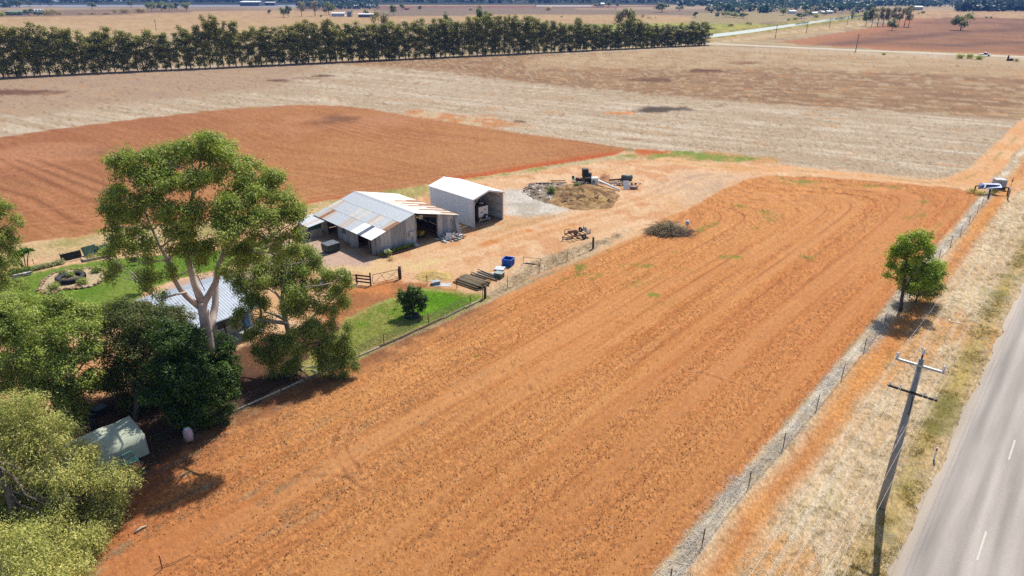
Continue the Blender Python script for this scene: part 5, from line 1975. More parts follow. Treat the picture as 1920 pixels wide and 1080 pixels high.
def camper():
    t = thing("camper_trailer", "boxy grey camper trailer with white tail door parked in the white garage", "trailer", yard(15.72 + 2.75, 1.2), YARD_ANG)
    DK = mat("charcoal_panel", (.055, .055, .06), .45, .1, .2, 2)
    MB().box((0, 2.0, 1.45), (2.0, 4.0, 1.75)).build("body", DK, t)
    MB().box((0, -.03, 1.5), (1.7, .08, 1.45)).build("tail_door", mat("pale_panel", (.55, .56, .58), .4, .1, .08, 1), t)
    MB().box((-.35, -.09, 1.45), (.5, .03, .07)).box((.3, -.09, 1.75), (.3, .03, .1)).build("badge", DK, t)
    MB().box((0, 2.0, 2.36), (2.06, 4.06, .08)).build("roof", BLACKP, t)
    for y, x in ((.8, .4), (2.4, -.2), (1.5, -.6)):
        MB().box((x, y, 2.44), (.5, .5, .1)).build("roof_hatch", WHITEP, t)
    MB().tube([(.35, -.12, .75), (.35, -.36, .75)], .36, 18).build("spare_wheel", RUBBER, t, True)
    MB().tube([(.35, -.37, .75), (.35, -.39, .75)], .18, 12).build("wheel_hub", GALV, t)
    MB().box((0, -.35, .42), (2.0, .1, .1)).box((-.7, -.2, .45), (.08, .4, .08)).box((.7, -.2, .45), (.08, .4, .08)).build("bumper", GALV, t)
    MB().box((-.75, -.41, .62), (.32, .02, .24)).build("number_plate", YEL, t)
    for sx in (-1, 1):
        MB().tube([(sx * .98, 2.0, .38), (sx * .74, 2.0, .38)], .38, 16).build("wheel", RUBBER, t, True)
    for sx in (-.95, .95):
        for sy in (-.3, 3.8):
            MB().box((sx, sy, .3), (.07, .07, .6)).build("stabiliser_leg", GALV, t)


camper()


# ------------------------------------------------------------------ junk beside the sheds
def scatter_pile(name, label, cat, loc, n, rx, ry, h, mats_, seed, group=None, rz=0, kinds=("board", "rod", "lump")):
    t = thing(name, label, cat, loc, rz, group)
    g = random.Random(seed)
    mbs = [MB() for _ in mats_]
    for i in range(n):
        a = g.uniform(0, 6.283)
        q = math.sqrt(g.random())
        x, y = math.cos(a) * q * rx, math.sin(a) * q * ry
        z = h * (1 - q) * g.uniform(.3, 1) + .05
        mb = mbs[g.randrange(len(mats_))]
        k = g.choice(kinds)
        if k == "board":
            mb.box((x, y, z), (g.uniform(.3, .9), g.uniform(.08, .35), .03), g.uniform(0, 3.1), (g.uniform(-.4, .4), g.uniform(-.4, .4)))
        elif k == "rod":
            d = g.uniform(.3, .9)
            b = g.uniform(0, 3.14)
            mb.tube([(x, y, z), (x + math.cos(b) * d, y + math.sin(b) * d, z + g.uniform(-.1, .25))], g.uniform(.015, .04), 5)
        else:
            r = g.uniform(.08, .22)
            mb.blob((x, y, z), (r, r * g.uniform(.6, 1.2), r * g.uniform(.5, .9)), g.randrange(9999), 6, 4, .3)
    for i, (mb, m) in enumerate(zip(mbs, mats_)):
        if mb.v:
            o = mb.build("scrap", m, t)
            o["kind"] = "stuff"
    return t


x, y = P(848, 447)
scatter_pile("scrap_heap", "sprawling heap of dark scrap, boards and rubbish by the old shed's front bay", "scrap heap", (x, y, 0), 190, 2.0, 1.2, .6,
             (STEEL_D, GALV_D, TIMB, GREYP, WHITEP, RUST, BLACKP), 4, rz=YARD_ANG)
x, y = P(841, 451)
o = MB().slab((-.35, 0, .12), (.4, -.05, .12), (.38, .35, .95), (-.3, .35, .95), .04).build("board", WHITEP, None, False, (x, y, 0))
tag(o, "upright white board leaning in the scrap heap by the old shed", "board")
for k, (px, py, L, rz, lab) in enumerate([(851, 437, 2.6, .1, "brownish plank leaning across the scrap heap, nearest the shed"), (860, 438, 2.2, -.2, "darker plank lying over the scrap heap beside the leaning one")]):
    x, y = P(px, py)
    o = MB().box((0, 0, .62), (L, .16, .05), rz + .4, (.3, 0)).build("plank", RUST if k == 0 else TIMB, None, False, (x, y, 0))
    tag(o, lab, "plank")
x, y = P(775, 463)
o = MB().box((0, 0, .25), (1.3, .8, .1), YARD_ANG, (.05, .1)).box((0, .05, .12), (1.1, .7, .2), YARD_ANG).build("metal_lid", GALV, None, False, (x, y, 0))
tag(o, "crumpled zinc box lying at the end of the shed's garden bed", "box")


# garden bed along the gable wall
def gable_bed():
    t = thing("garden_bed", "narrow green bed edged with dark boards along the old shed's gable wall", "garden bed", yard(2.7, -.75), YARD_ANG)
    MB().box((0, -.38, .14), (5.0, .06, .28)).build("edging_board", TIMB_D, t)
    MB().box((-2.45, 0, .14), (.06, .7, .281)).build("edging_board", TIMB_D, t)
    MB().box((2.45, 0, .14), (.06, .7, .28)).build("edging_board", TIMB_D, t)
    MB().slab((-2.4, -.35, .2), (2.4, -.35, .2), (2.4, .35, .2), (-2.4, .35, .2), .18).build("soil", mat("dark_soil", (.04, .026, .018), 1), t)
    cl = [(k * .45 - 2.3, .05, .38, .30, .26, .20 + .04 * (k % 3)) for k in range(11)]
    crown_obj(t, "foliage", clumps=cl, n=3600, leaf=(.12, .06), ca=(.03, .05, .008), cb=(.10, .13, .02), droop=.1, sub=.08, per=9, seed=61)
    x, y, _ = yard(.9, -1.0)
    f = thing("flowering_shrub", "small shrub with cream blooms in the bed by the shed's near corner", "shrub", (x, y, 0))
    crown_obj(f, "foliage", clumps=[(0, 0, .6, .35, .35, .3), (.2, .1, .45, .3, .3, .3)], n=700, leaf=(.14, .07), ca=(.06, .09, .02), cb=(.12, .16, .05), droop=.1, sub=.08, per=9, seed=62)
    mb = MB()
    g = random.Random(5)
    for k in range(22):
        a = g.uniform(0, 6.3)
        q = g.uniform(.1, .42)
        mb.blob((math.cos(a) * q, math.sin(a) * q, .75 + g.uniform(-.1, .15)), (.06, .06, .04), k, 5, 3, .2)
    mb.build("blooms", WHITEP, f)["kind"] = "stuff"
    MB().tube([(0, 0, 0), (0, 0, .5)], .03, 5).build("stem", TIMB, f)
    x, y = P(735, 488)
    w_ = thing("weed_clump", "straggly dry weed clump on the drive before the gable bed", "weed", (x, y, 0))
    crown_obj(w_, "leaves", clumps=[(0, 0, .15, .5, .4, .16)], n=260, leaf=(.3, .03), ca=(.12, .12, .06), cb=(.22, .2, .12), droop=-.3, sub=.1, per=8, seed=63)


gable_bed()


# skip bin in front of the side bays
def skip():
    x, y = P(621, 471)
    t = thing("skip_bin", "dark green lidded skip bin standing outside the shed's side bays", "skip bin", (x, y, 0), YARD_ANG + .05)
    mb = MB()
    pr = [(-.75, .12), (.75, .12), (.95, 1.05), (-.95, 1.05)]
    mb.prism([(a * .8, b) for a, b in pr], -.9, .9, 'x')
    mb.build("bin_body", GREENB, t)
    for k in range(2):
        MB().box((-.45 + .9 * k, 0, 1.09 + .004 * k), (.88, 1.56, .05)).build("lid", mat("lid_grey", (.12, .13, .14), .5), t)
    for k in range(6):
        MB().box((-.75 + .3 * k, 0, 1.13), (.05, 1.5, .03)).build("lid_rib", MATS["lid_grey"], t)
    for sx in (-.91, .91):
        MB().box((sx, 0, .7), (.06, .9, .14)).build("lifting_pocket", GREENB, t)
    for sx in (-.7, .7):
        for sy in (-.45, .45):
            MB().tube([(sx - .04, sy, .08), (sx + .04, sy, .08)], .08, 8).build("castor", RUBBER, t)


skip()


# ------------------------------------------------------------------ gate, rails and fences
def rail_fence():
    xa, ya = P(669.5, 532)
    xb, yb = P(695.5, 535)
    ang = math.atan2(yb - ya, xb - xa)
    L = math.hypot(xb - xa, yb - ya)
    t = thing("rail_fence", "short dark timber rail fence panel beside the wire gate", "fence", (xa, ya, 0), ang)
    for x, h in ((0, 1.15), (L, 1.5)):
        MB().tube([(x, 0, -.1), (x, 0, h)], .09, 7).build("post", TIMB_D, t)
    for z in (.35, .72, 1.08):
        MB().box((L / 2, -.1, z), (L + .2, .05, .17)).build("rail", TIMB_D, t)
    c2 = (-1.0, .5)
    MB().tube([(c2[0], c2[1], -.1), (c2[0], c2[1], 1.1)], .08, 7).build("post", TIMB_D, t)
    for z in (.4, .85):
        MB().tube([(c2[0], c2[1], z), (0, 0, z)], .05, 4).build("rail", TIMB_D, t)
    # wire gate
    xc, yc = P(750.5, 523)
    L2 = math.hypot(xc - xb, yc - yb)
    ang2 = math.atan2(yc - yb, xc - xb)
    g = thing("wire_gate", "rusty tube gate with crossed braces between timber post and rail fence", "gate", (xb, yb, 0), ang2)
    x0, x1 = .25, L2 - .2
    for p in ([(x0, 0, .15), (x0, 0, 1.2)], [(x1, 0, .15), (x1, 0, 1.2)], [(x0, 0, .15), (x1, 0, .15)], [(x0, 0, 1.2), (x1, 0, 1.2)]):
        MB().tube(p, .03, 6).build("frame_tube", STEEL_R, g)
    xm = (x0 + x1) / 2
    for p in ([(x0, 0, .15), (xm, 0, 1.2)], [(xm, 0, 1.2), (x1, 0, .15)], [(x0 + .9, 0, 1.2), (xm, 0, .15)], [(xm, 0, .15), (x1, 0, 1.2)]):
        MB().tube(p, .02, 5).build("brace", STEEL_R, g)
    for z in (.4, .65, .9):
        MB().tube([(x0, 0, z), (x1, 0, z)], .006, 3).build("gate_wire", STEEL_D, g)
    o = MB().tube([(0, 0, -.1), (0, .02, 1.5)], .17, 10).build("gate_post", TIMB_D, None, True, (xc, yc, 0))
    tag(o, "thick timber post that the wire gate closes against", "post")


rail_fence()


def wire_fence(name, label, posts, wires, zs, mat_w=STEEL_D, rad=.007):
    """posts: (x, y, height, kind); wires run from post to post"""
    x0, y0 = posts[0][0], posts[0][1]
    t = thing(name, label, "fence", (x0, y0, 0))
    g = random.Random(len(posts))
    for (x, y, h, kd) in posts:
        p = (x - x0, y - y0)
        ln = (g.uniform(-.05, .05), g.uniform(-.05, .05))
        if kd == "s":
            mb = MB()
            mb.tube([(p[0], p[1], -.1), (p[0] + ln[0], p[1] + ln[1], h)], .035, 4)
            mb.build("steel_post", STEEL_R, t)
        else:
            MB().tube([(p[0], p[1], -.1), (p[0] + ln[0], p[1] + ln[1], h)], .14 if kd == "w" else .10, 9).build("timber_post", TIMB_D if kd == "w" else TIMB, t, True)
    for z in zs:
        MB().tube([(p[0] - x0, p[1] - y0, z * min(1, p[2] / 1.1)) for p in posts], rad, 4).build("wire", mat_w, t)
    return t


rp = [(1190, 1175), (1255, 1096), (1316, 1022), (1404, 911), (1468, 840), (1531, 765), (1578, 709), (1620, 657), (1658, 608), (1690, 568), (1722, 530), (1743, 506), (1761, 484), (1782, 461), (1800, 440), (1817, 419), (1832, 398), (1841, 386), (1853, 371)]
posts = [(*P(*q), R.uniform(1.15, 1.35), "s") for q in rp[:-1]]
posts = [(*SN(-14, -11.9), 1.2, "s"), (*SN(-6, -11.9), 1.2, "s"), (*SN(2, -11.8), 1.2, "s")] + posts + [(*P(*rp[-1]), 1.5, "w")]
wire_fence("road_fence", "wire fence on rusty steel posts along the roadside edge of the red field", posts, 4, (.35, .65, .95, 1.15))
lp = [(1112, 466, 1.5, "w"), (1063, 489, 1.1, "s"), (1011, 512, 1.3, "s"), (952, 540, 1.3, "s"), (909.6, 559, 1.45, "w"), (882, 573, 1.15, "s"), (804, 608, 1.15, "s"), (719.5, 646, 1.15, "s"), (640, 682, 1.15, "s"), (560, 718, 1.15, "s"), (470, 758, 1.15, "s"), (366, 805, 1.3, "t"), (285, 842, 1.1, "s")]
wire_fence("garden_fence", "low wire fence running from the yard corner post past the side lawn", [(*P(a, b), h, k) for a, b, h, k in lp], 3, (.4, .75, 1.0))
sp3 = [(751, 524, 1.3, "s"), (801, 533, 1.1, "s"), (857, 541, 1.1, "s"), (905, 558, 1.2, "s")]
wire_fence("lawn_fence", "thin wire fence between the gate post and the lawn's corner post", [(*P(a, b), h, k) for a, b, h, k in sp3], 3, (.4, .75, 1.0))
x, y = P(304, 1066)
o = MB().tube([(0, 0, -.1), (.03, 0, .95)], .035, 4).build("steel_stake", STEEL_R, None, False, (x, y, 0))
tag(o, "single rusty stake alone in the red field near its shaded corner", "stake")
o = MB().tube([(-.9, -.5, .03), (0, 0, .06), (.7, .6, .03)], .02, 4).build("fallen_stick", TIMB_D, None, False, (x + .5, y + .4, 0))
tag(o, "thin dark stick lying beside the lone rusty stake", "stick")

# timber edging under the garden fence
et = thing("timber_edging", "weathered log edging laid along the foot of the garden fence", "edging", (*P(905, 562), 0))
ex0, ey0 = P(905, 562)
run = [P(*q) for q in ((905, 562), (838, 594), (760, 630), (690, 661), (600, 700), (500, 745), (400, 790), (330, 822))]
cum = [0]
for a, b in zip(run, run[1:]):
    cum.append(cum[-1] + math.hypot(b[0] - a[0], b[1] - a[1]))
q = 0
k = 0
while q < cum[-1] - 2.6:
    L = R.uniform(2.0, 3.2)

    def at_len(s_):
        for i in range(len(cum) - 1):
            if s_ <= cum[i + 1]:
                f = (s_ - cum[i]) / (cum[i + 1] - cum[i])
                return (run[i][0] + (run[i + 1][0] - run[i][0]) * f, run[i][1] + (run[i + 1][1] - run[i][1]) * f)
        return run[-1]
    a, b = at_len(q), at_len(min(q + L, cum[-1]))
    m = TIMB_L if k % 3 != 1 else TIMB
    if 2 <= k <= 4:
        m = TIMB_D
    j = R.uniform(-.08, .08)
    MB().tube([(a[0] - ex0 + j, a[1] - ey0, .07), (b[0] - ex0 - j, b[1] - ey0, .08)], .09, 7).build("log", m, et)
    q += L + .08
    k += 1


# ------------------------------------------------------------------ posts stacked by the yard fence
def log_pile():
    a = np.array(P(850, 531))
    b = np.array(P(893, 546))
    c = np.array(P(880, 520))
    d = unit(b - a)
    pr = unit((c - a) - d * np.dot(c - a, d))
    W_ = float(np.dot(c - a, pr)) * 1.15
    L = float(np.linalg.norm(b - a)) * 1.05
    g = random.Random(8)
    WD = [mat("log_brown", (.15, .105, .05), .9, var=.4, scale=3, bump=.01), mat("log_tan", (.24, .18, .09), .9, var=.35, scale=3, bump=.01), TIMB]
    n1 = int(W_ / .17)
    words = ["brown", "tan", "grey"]
    for lay in range(3):
        n = n1 - lay * 3
        for i in range(n):
            off = .09 + (i + lay * 1.3) * .17
            p0 = a + pr * off + d * g.uniform(-.2, .15)
            p1 = p0 + d * (L + g.uniform(-.5, .1))
            z = .09 + lay * .15
            r = g.uniform(.065, .09)
            mi = g.choice((0, 0, 1, 1, 2))
            o = MB().tube([(0, 0, z), (p1[0] - p0[0], p1[1] - p0[1], z + g.uniform(-.02, .02))], [r, r * .92], 8).build("fence_post_log", WD[mi], None, True, (p0[0], p0[1], 0))
            tag(o, f"{words[mi]} round timber post lying in the larger stack beside the side lawn", "log", f"{words[mi]} posts in the larger timber stack")
    a2 = np.array(P(886, 516))
    b2 = np.array(P(921, 528.5))
    d2 = unit(b2 - a2)
    for i in range(9):
        p0 = a2 + pr * i * .19 * (1) + d2 * g.uniform(-.5, .4)
        p1 = p0 + unit(d2 + np.array([g.uniform(-.06, .06), g.uniform(-.06, .06)])) * g.uniform(2.3, 3.2)
        z = .09 + (.15 if i % 3 == 1 else 0)
        o = MB().tube([(0, 0, z), (p1[0] - p0[0], p1[1] - p0[1], z)], [.075, .07], 8).build("fence_post_log", TIMB_L if i % 2 else TIMB, None, True, (p0[0], p0[1], 0))
        tag(o, f"{'pale' if i % 2 else 'grey'} old post in the looser smaller stack near the green-grey box", "log", f"{'pale' if i % 2 else 'grey'} posts in the smaller timber stack")


log_pile()


def blue_bin():
    x, y = P(953, 497)
    t = thing("pallet_bin", "open bright blue plastic pallet bin on the yard edge", "bin", (x, y, 0), math.radians(-22))
    for sx in (-1, 1):
        MB().box((sx * .56, 0, .47), (.05, 1.16, .72)).build("side", BLUE, t)
        MB().box((0, sx * .56, .47), (1.07, .05, .721)).build("side", BLUE, t)
    MB().box((0, 0, .13), (1.06, 1.06, .06)).build("base", BLUE, t)
    for sx in (-1, 1):
        MB().box((sx * .57, 0, .85), (.10, 1.26, .06)).build("rim", BLUE, t)
        MB().box((0, sx * .57, .853), (1.04, .10, .06)).build("rim", BLUE, t)
    for sx in (-.5, 0, .5):
        MB().box((sx, 0, .05), (.12, 1.1, .10)).build("skid", BLUE, t)
    for sy in (-1, 1):
        for k in range(4):
            MB().box((-.36 + .24 * k, sy * .60, .46), (.05, .035, .66)).build("rib", BLUE, t)
            MB().box((sy * .60, -.36 + .24 * k, .46), (.035, .05, .66)).build("rib", BLUE, t)


blue_bin()
x, y = P(937, 505.5)
t = MB().box((0, 0, .18), (1.15, .95, .06), -.3, (.04, .05)).box((0, 0, .08), (1.0, .8, .14), -.3).build("crate_lid", mat("pale_blue_grey", (.42, .46, .52), .5, var=.25, scale=2), None, False, (x, y, 0))
tag(t, "pale grey flat lid lying between blue bin and green-grey box", "lid")
x, y = P(936, 520)
t = thing("storage_box", "green-grey lidded box beside the smaller timber stack", "box", (x, y, 0), -.5)
MB().box((0, 0, .28), (.95, .75, .5)).build("box_body", mat("green_grey", (.09, .12, .095), .6), t)
MB().box((0, 0, .57), (1.02, .82, .08)).build("lid", mat("green_grey_pale", (.20, .24, .21), .6), t)
x, y = P(924, 516)
o = MB().blob((0, 0, .16), (.22, .2, .17), 3, 8, 5, .15).build("sack", WHITEP, None, True, (x, y, 0))
tag(o, "small white sack tucked against the green-grey box", "sack")

# bent frame stand
xa, ya = P(981, 494)
xb, yb = P(1014, 498)
ang = math.atan2(yb - ya, xb - xa)
L = math.hypot(xb - xa, yb - ya)
t = thing("pipe_rack", "rusty rectangular pipe frame standing in dead grass beside the yard", "frame", (xa, ya, 0), ang)
for p in ([(0, 0, 0), (0, 0, .85)], [(L, 0, 0), (L, 0, .85)], [(0, 0, .85), (L, 0, .85)], [(0, 0, .05), (L, 0, .05)]):
    MB().tube(p, .028, 6).build("pipe", STEEL_R, t)
MB().box((L * .4, .1, .06), (1.2, .12, .1)).build("wood_offcut", TIMB_D, t)

# sand heap with tub and sheet
def mound(name, label, cat, cx, cy, rx, ry, h, ca, cb, seed, rz=0, amp=.25, n=46, kind=None, pw=1.3):
    xs = np.linspace(-1.15, 1.15, n)
    X, Y = np.meshgrid(xs, xs)
    r = np.sqrt(X ** 2 + Y ** 2) + (fbm(X * 2.2 + seed, Y * 2.2, seed, 3) - .5) * .5
    Z = np.clip(1 - r, 0, 1) ** pw * h * (1 + amp * 3 * (fbm(X * 3.5, Y * 3.5 + seed, seed + 4, 4) - .5)) + (fbm(X * 9, Y * 9, seed + 9, 3) - .5) * h * amp * np.clip(1.4 * (1 - r), 0, 1) ** .5
    Z = np.where(r > 1.0, -.06, Z)
    t = np.clip(.5 + 3 * (fbm(X * 5, Y * 5, seed + 20, 4) - .5), 0, 1)[..., None]
    col = np.array(ca) * (1 - t) + np.array(cb) * t
    V = np.stack([X * rx, Y * ry, Z], -1).reshape(-1, 3)
    idx = np.arange(n * n).reshape(n, n)
    F = np.stack([idx[:-1, :-1], idx[:-1, 1:], idx[1:, 1:], idx[1:, :-1]], -1).reshape(-1, 4)
    keep = (Z.ravel()[F] > -.05).any(1)
    me = np_mesh(name, V, F[keep], EARTH, col.reshape(-1, 3), np.full(n * n, .45), False)
    o = link(name, me, None, (cx, cy, 0))
    o.rotation_euler = (0, 0, rz)
    return tag(o, label, cat, kind=kind)


mound("sand_heap", "low heap of pale yellow sand beside the drive", "sand heap", *P(815, 517), 2.1, 1.7, .55, A(226, 196, 132), A(210, 172, 106), 5, amp=.1)
x, y = P(817, 533)
t = thing("plastic_tub", "upturned dark grey tub lying on pale plastic by the sand heap", "tub", (x, y, 0), .3)
MB().box((0, 0, .2), (.95, .6, .32), 0, (.1, 0)).build("tub_body", GREYP, t)
MB().box((0, 0, .37), (1.02, .66, .05), 0, (.1, 0)).build("rim", mat("rim_grey", (.3, .33, .35), .5), t)
x, y = P(829, 535)
o = MB().slab((-1.0, -.35, .03), (.9, -.3, .02), (1.0, .5, .05), (-.4, .45, .12), .02).build("plastic_sheet", mat("dirty_plastic", (.36, .36, .36), .4), None, False, (x, y, 0))
tag(o, "crumpled pale plastic sheet on the ground beside the grey tub", "sheet")
for k, (px, py) in enumerate(((746, 577), (793, 570))):
    x, y = P(px, py)
    s_ = thing("sapling", ["thin staked sapling on the patchy end of the side lawn", "tiny staked sapling close behind the fruit tree"][k], "sapling", (x, y, 0))
    MB().tube([(0, 0, 0), (.02, 0, .9)], .02, 5).build("stake", TIMB, s_)
    crown_obj(s_, "leaves", clumps=[(0, 0, .6, .15, .15, .3)], n=90, leaf=(.13, .06), ca=(.03, .06, .01), cb=(.08, .12, .02), droop=.2, sub=.06, per=6, seed=64 + k)


# ------------------------------------------------------------------ rusty trailer
def rusty_trailer():
    xa, ya = P(1060, 450)
    xb, yb = P(1104, 441)
    ang = math.atan2(yb - ya, xb - xa)
    t = thing("skeleton_trailer", "bare rusty trailer chassis standing alone on the dirt yard", "trailer", ((xa + xb) / 2, (ya + yb) / 2, 0), ang)
    for sy in (-.75, .75):
        MB().box((0, sy, .55), (3.1, .09, .12)).build("side_rail", STEEL_R, t)
    for k in range(6):
        MB().box((-1.5 + .6 * k, 0, .56), (.07, 1.42, .09)).build("cross_member", STEEL_R, t)
    for sy in (-.75, .75):
        for sx in (-1.5, -.7, 1.5):
            MB().box((sx, sy, .88), (.06, .06, .55)).build("stanchion", STEEL_R, t)
        MB().box((-1.1, sy, 1.12), (.9, .05, .06)).build("top_rail", STEEL_R, t)
    MB().tube([(.4, -.9, .36), (.4, .9, .36)], .05, 6).build("axle", STEEL_D, t)
    for sy in (-.95, .95):
        MB().torus((.4, sy, .36), .26, .11, 'y', 18, 8).build("tyre", RUBBER, t, True)
        MB().tube([(.4, sy - .05, .36), (.4, sy + .05, .36)], .18, 10).build("rim", GALV_D, t)
    MB().tube([(-1.5, -.5, .5), (-2.5, -.1, .45)], .05, 5).build("drawbar", STEEL_R, t)
    MB().tube([(-1.5, .5, .5), (-2.5, -.1, .45)], .05, 5).build("drawbar", STEEL_R, t)
    MB().tube([(-2.4, -.1, 0), (-2.4, -.1, .6)], .04, 5).build("jockey_leg", STEEL_R, t)
    MB().torus((.55, .1, .98), .26, .12, 'x', 16, 8).build("spare_tyre", RUBBER, t, True)
    MB().box((-.6, .4, .85), (1.1, .4, .35)).build("toolbox", RUST, t)
    MB().slab((1.1, -.8, .62), (1.7, -.8, .62), (1.9, .8, .95), (1.2, .8, .75), .03).build("bent_panel", STEEL_D, t)


rusty_trailer()


# ------------------------------------------------------------------ heaps at the far end of the yard
cx, cy = P(1088, 366)
mound("green_waste_heap", "broad straw-brown heap of rotted garden waste and soil at the yard's far end", "compost heap", cx, cy, 6.2, 7.4, 1.05, A(206, 168, 118), A(140, 106, 76), 11, rz=.2, amp=.6, n=90, pw=1.1)
scatter_pile("rotted_clumps", "rough brown clods and stalks covering the straw-brown heap", "debris", (cx, cy, 0), 620, 5.4, 6.2, 1.0, (mat("clod_brown", A(150, 108, 72), 1, var=.4), mat("clod_straw", A(206, 172, 112), 1, var=.4), mat("clod_dark", A(92, 66, 48), 1, var=.4), TIMB), 12, kinds=("rod", "lump", "lump"))
cx, cy = P(1035, 360)
scatter_pile("rubble_spread", "grey and brown rubble strewn over the ash heap", "debris", (*P(1030, 358), 0), 330, 4.2, 5.4, .7, (GREYP, MATS["clod_brown"], MATS["clod_dark"], TIMB_L, CREAM), 13, kinds=("rod", "lump", "lump", "board"))
mound("ash_heap", "flatter grey-white heap of lime and ash joined to the straw-brown heap", "ash heap", cx, cy, 4.6, 6.0, .7, A(190, 174, 154), A(130, 110, 92), 15, rz=.1, amp=.35, n=70, pw=.9)
mound("straw_skirt", "low spread of golden straw at the foot of the straw-brown heap", "straw heap", *P(1100, 378), 4.8, 2.4, .6, A(206, 172, 112), A(160, 122, 74), 19, rz=.2, amp=.4, n=60)


def at_px(px, py, z=0):
    x, y = P(px, py, z)
    return (x, y, 0)


def heap_stuff():
    Y = 0
    # black seat-like tank on top of olive machine
    x, y, _ = at_px(1101, 345)
    t = thing("old_machine", "olive derelict machine under the black box on the far junk line", "machine", (x, y, 0), .2)
    MB().box((0, 0, .7), (1.5, 1.1, 1.0)).build("body", mat("olive_paint", (.12, .10, .03), .7, var=.5, scale=2), t)
    MB().box((0, -.57, .6), (.9, .06, .7)).build("hatch", BLACKP, t)
    MB().box((.1, -.1, 1.26), (1.3, .9, .10)).build("pale_top", CREAM, t)
    t = thing("black_box", "black stepped box perched highest on the far junk line", "box", (x - .2, y + .1, 0), .1)
    MB().prism([(-.7, 1.32), (.8, 1.32), (.8, 1.9), (.25, 1.95), (.25, 2.6), (-.7, 2.6)], -.5, .5, 'y').build("shell", BLACKP, t)
    x, y, _ = at_px(1114, 346)
    t = thing("washing_machine", "white square appliance with round dark door on the junk line", "appliance", (x, y, 0), .1)
    MB().box((0, 0, .62), (1.15, .9, 1.2)).build("cabinet", WHITEP, t)
    MB().tube([(-.2, -.45, .6), (-.2, -.49, .6)], .3, 16).build("door", GREYP, t)
    x, y, _ = at_px(1086, 342)
    o = MB().tube([(-.6, 0, .42), (.5, .1, .42)], .42, 14).build("drum", mat("maroon_paint", (.10, .03, .035), .6), None, True, (x, y, 0))
    tag(o, "maroon drum lying on its side left of the olive machine", "drum")
    o = MB().box((0, 0, .3), (1.2, .25, .12)).build("beam", WHITEP, None, False, (x + .2, y - 1.6, .2))
    tag(o, "short white beam below the maroon drum", "beam")
    a, b = at_px(1119, 345), at_px(1162, 358.5)
    o = MB().tube([(0, 0, .7), (b[0] - a[0], b[1] - a[1], .2)], [.17, .15], 10).build("white_pole", WHITEP, None, True, a)
    tag(o, "long thick white pole slanting down from the white appliance", "pole")
    x, y, _ = at_px(1134, 342)
    t = thing("dead_bush", "reddish brown ball of dead bush on the junk line", "bush", (x, y, 0))
    crown_obj(t, "twigs", clumps=[(0, 0, .7, .95, .8, .7)], n=900, leaf=(.4, .03), ca=(.06, .03, .02), cb=(.16, .08, .05), droop=0, sub=.2, per=8, seed=71)
    a, b = at_px(1142, 341), at_px(1166, 339)
    o = MB().box(((b[0] - a[0]) / 2, (b[1] - a[1]) / 2, .3), (math.hypot(b[0] - a[0], b[1] - a[1]), .25, .25), math.atan2(b[1] - a[1], b[0] - a[0])).build("beam", TIMB_D, None, False, a)
    tag(o, "long dark timber beam behind the white board", "beam")
    x, y, _ = at_px(1175, 338)
    t = thing("steel_tank", "squat grey-green steel tank at the end of the dark beam", "tank", (x, y, 0), .1)
    MB().tube([(-.9, 0, .5), (.9, 0, .5)], .45, 14).build("tank_shell", mat("tank_green", (.09, .11, .10), .6, var=.3), t, True)
    MB().box((-.5, 0, .08), (.15, .9, .16)).box((.5, 0, .08), (.15, .9, .16)).build("cradle", STEEL_D, t)
    x, y, _ = at_px(1174, 355)
    o = MB().slab((-.45, 0, .05), (.5, 0, .05), (.4, .55, 1.35), (-.5, .55, 1.35), .05).build("board", WHITEP, None, False, (x, y, 0))
    tag(o, "upright white rectangular board at the right end of the junk line", "board")
    x, y, _ = at_px(1188, 354)
    t = thing("bathtub", "old bath with orange rim lying beside the upright white board", "bathtub", (x, y, 0), .15)
    MB().lathe([(.3, .02), (.45, .1), (.55, .42)], n=16).build("tub", mat("tub_inside", (.25, .22, .20), .5), t, True)
    MB().torus((0, 0, .44), .55, .06, n=20, k=6).build("rim", mat("orange_rim", (.42, .17, .07), .6), t, True)
    t.scale = (1.45, .8, 1)
    scatter_pile("scrap_pile", "dark tangle of scrap behind the white board and bath", "scrap heap", at_px(1172, 346), 70, 2.6, 1.6, .5, (STEEL_D, GREYP, TIMB_D, STEEL_R), 9)
    scatter_pile("scrap_pile", "bent black scrap below the appliance on the heap", "scrap heap", at_px(1098, 350), 60, 1.7, 1.2, .9, (STEEL_D, TIMB_D, TIMB), 10)
    scatter_pile("pipe_pile", "row of black pipes and tyres at the heap's left back edge", "pipe pile", at_px(1018, 347), 60, 2.6, .5, .5, (BLACKP, STEEL_D, RUBBER), 11, kinds=("rod", "lump"))
    for k, (pa, pb, lab) in enumerate((((1032, 342), (1060, 341.5), "dark plank lying behind the heap, farther of two"), ((1046, 346), (1062, 345), "dark plank lying behind the heap, nearer of two"))):
        a, b = at_px(*pa), at_px(*pb)
        o = MB().box(((b[0] - a[0]) / 2, (b[1] - a[1]) / 2, .25), (math.hypot(b[0] - a[0], b[1] - a[1]), .22, .12), math.atan2(b[1] - a[1], b[0] - a[0])).build("plank", TIMB_D, None, False, a)
        tag(o, lab, "plank")
    x, y, _ = at_px(1076, 341)
    t = thing("garden_chair", "teal plastic chair standing behind the heap", "chair", (x, y, 0), .4)
    TE = mat("teal_plastic", (.02, .20, .15), .5)
    MB().box((0, 0, .45), (.5, .5, .06)).build("seat", TE, t)
    MB().slab((-.25, .25, .48), (.25, .25, .48), (.25, .38, .95), (-.25, .38, .95), .04).build("backrest", TE, t)
    for sx in (-.21, .21):
        for sy in (-.21, .21):
            MB().box((sx, sy, .21), (.05, .05, .42)).build("leg", TE, t)
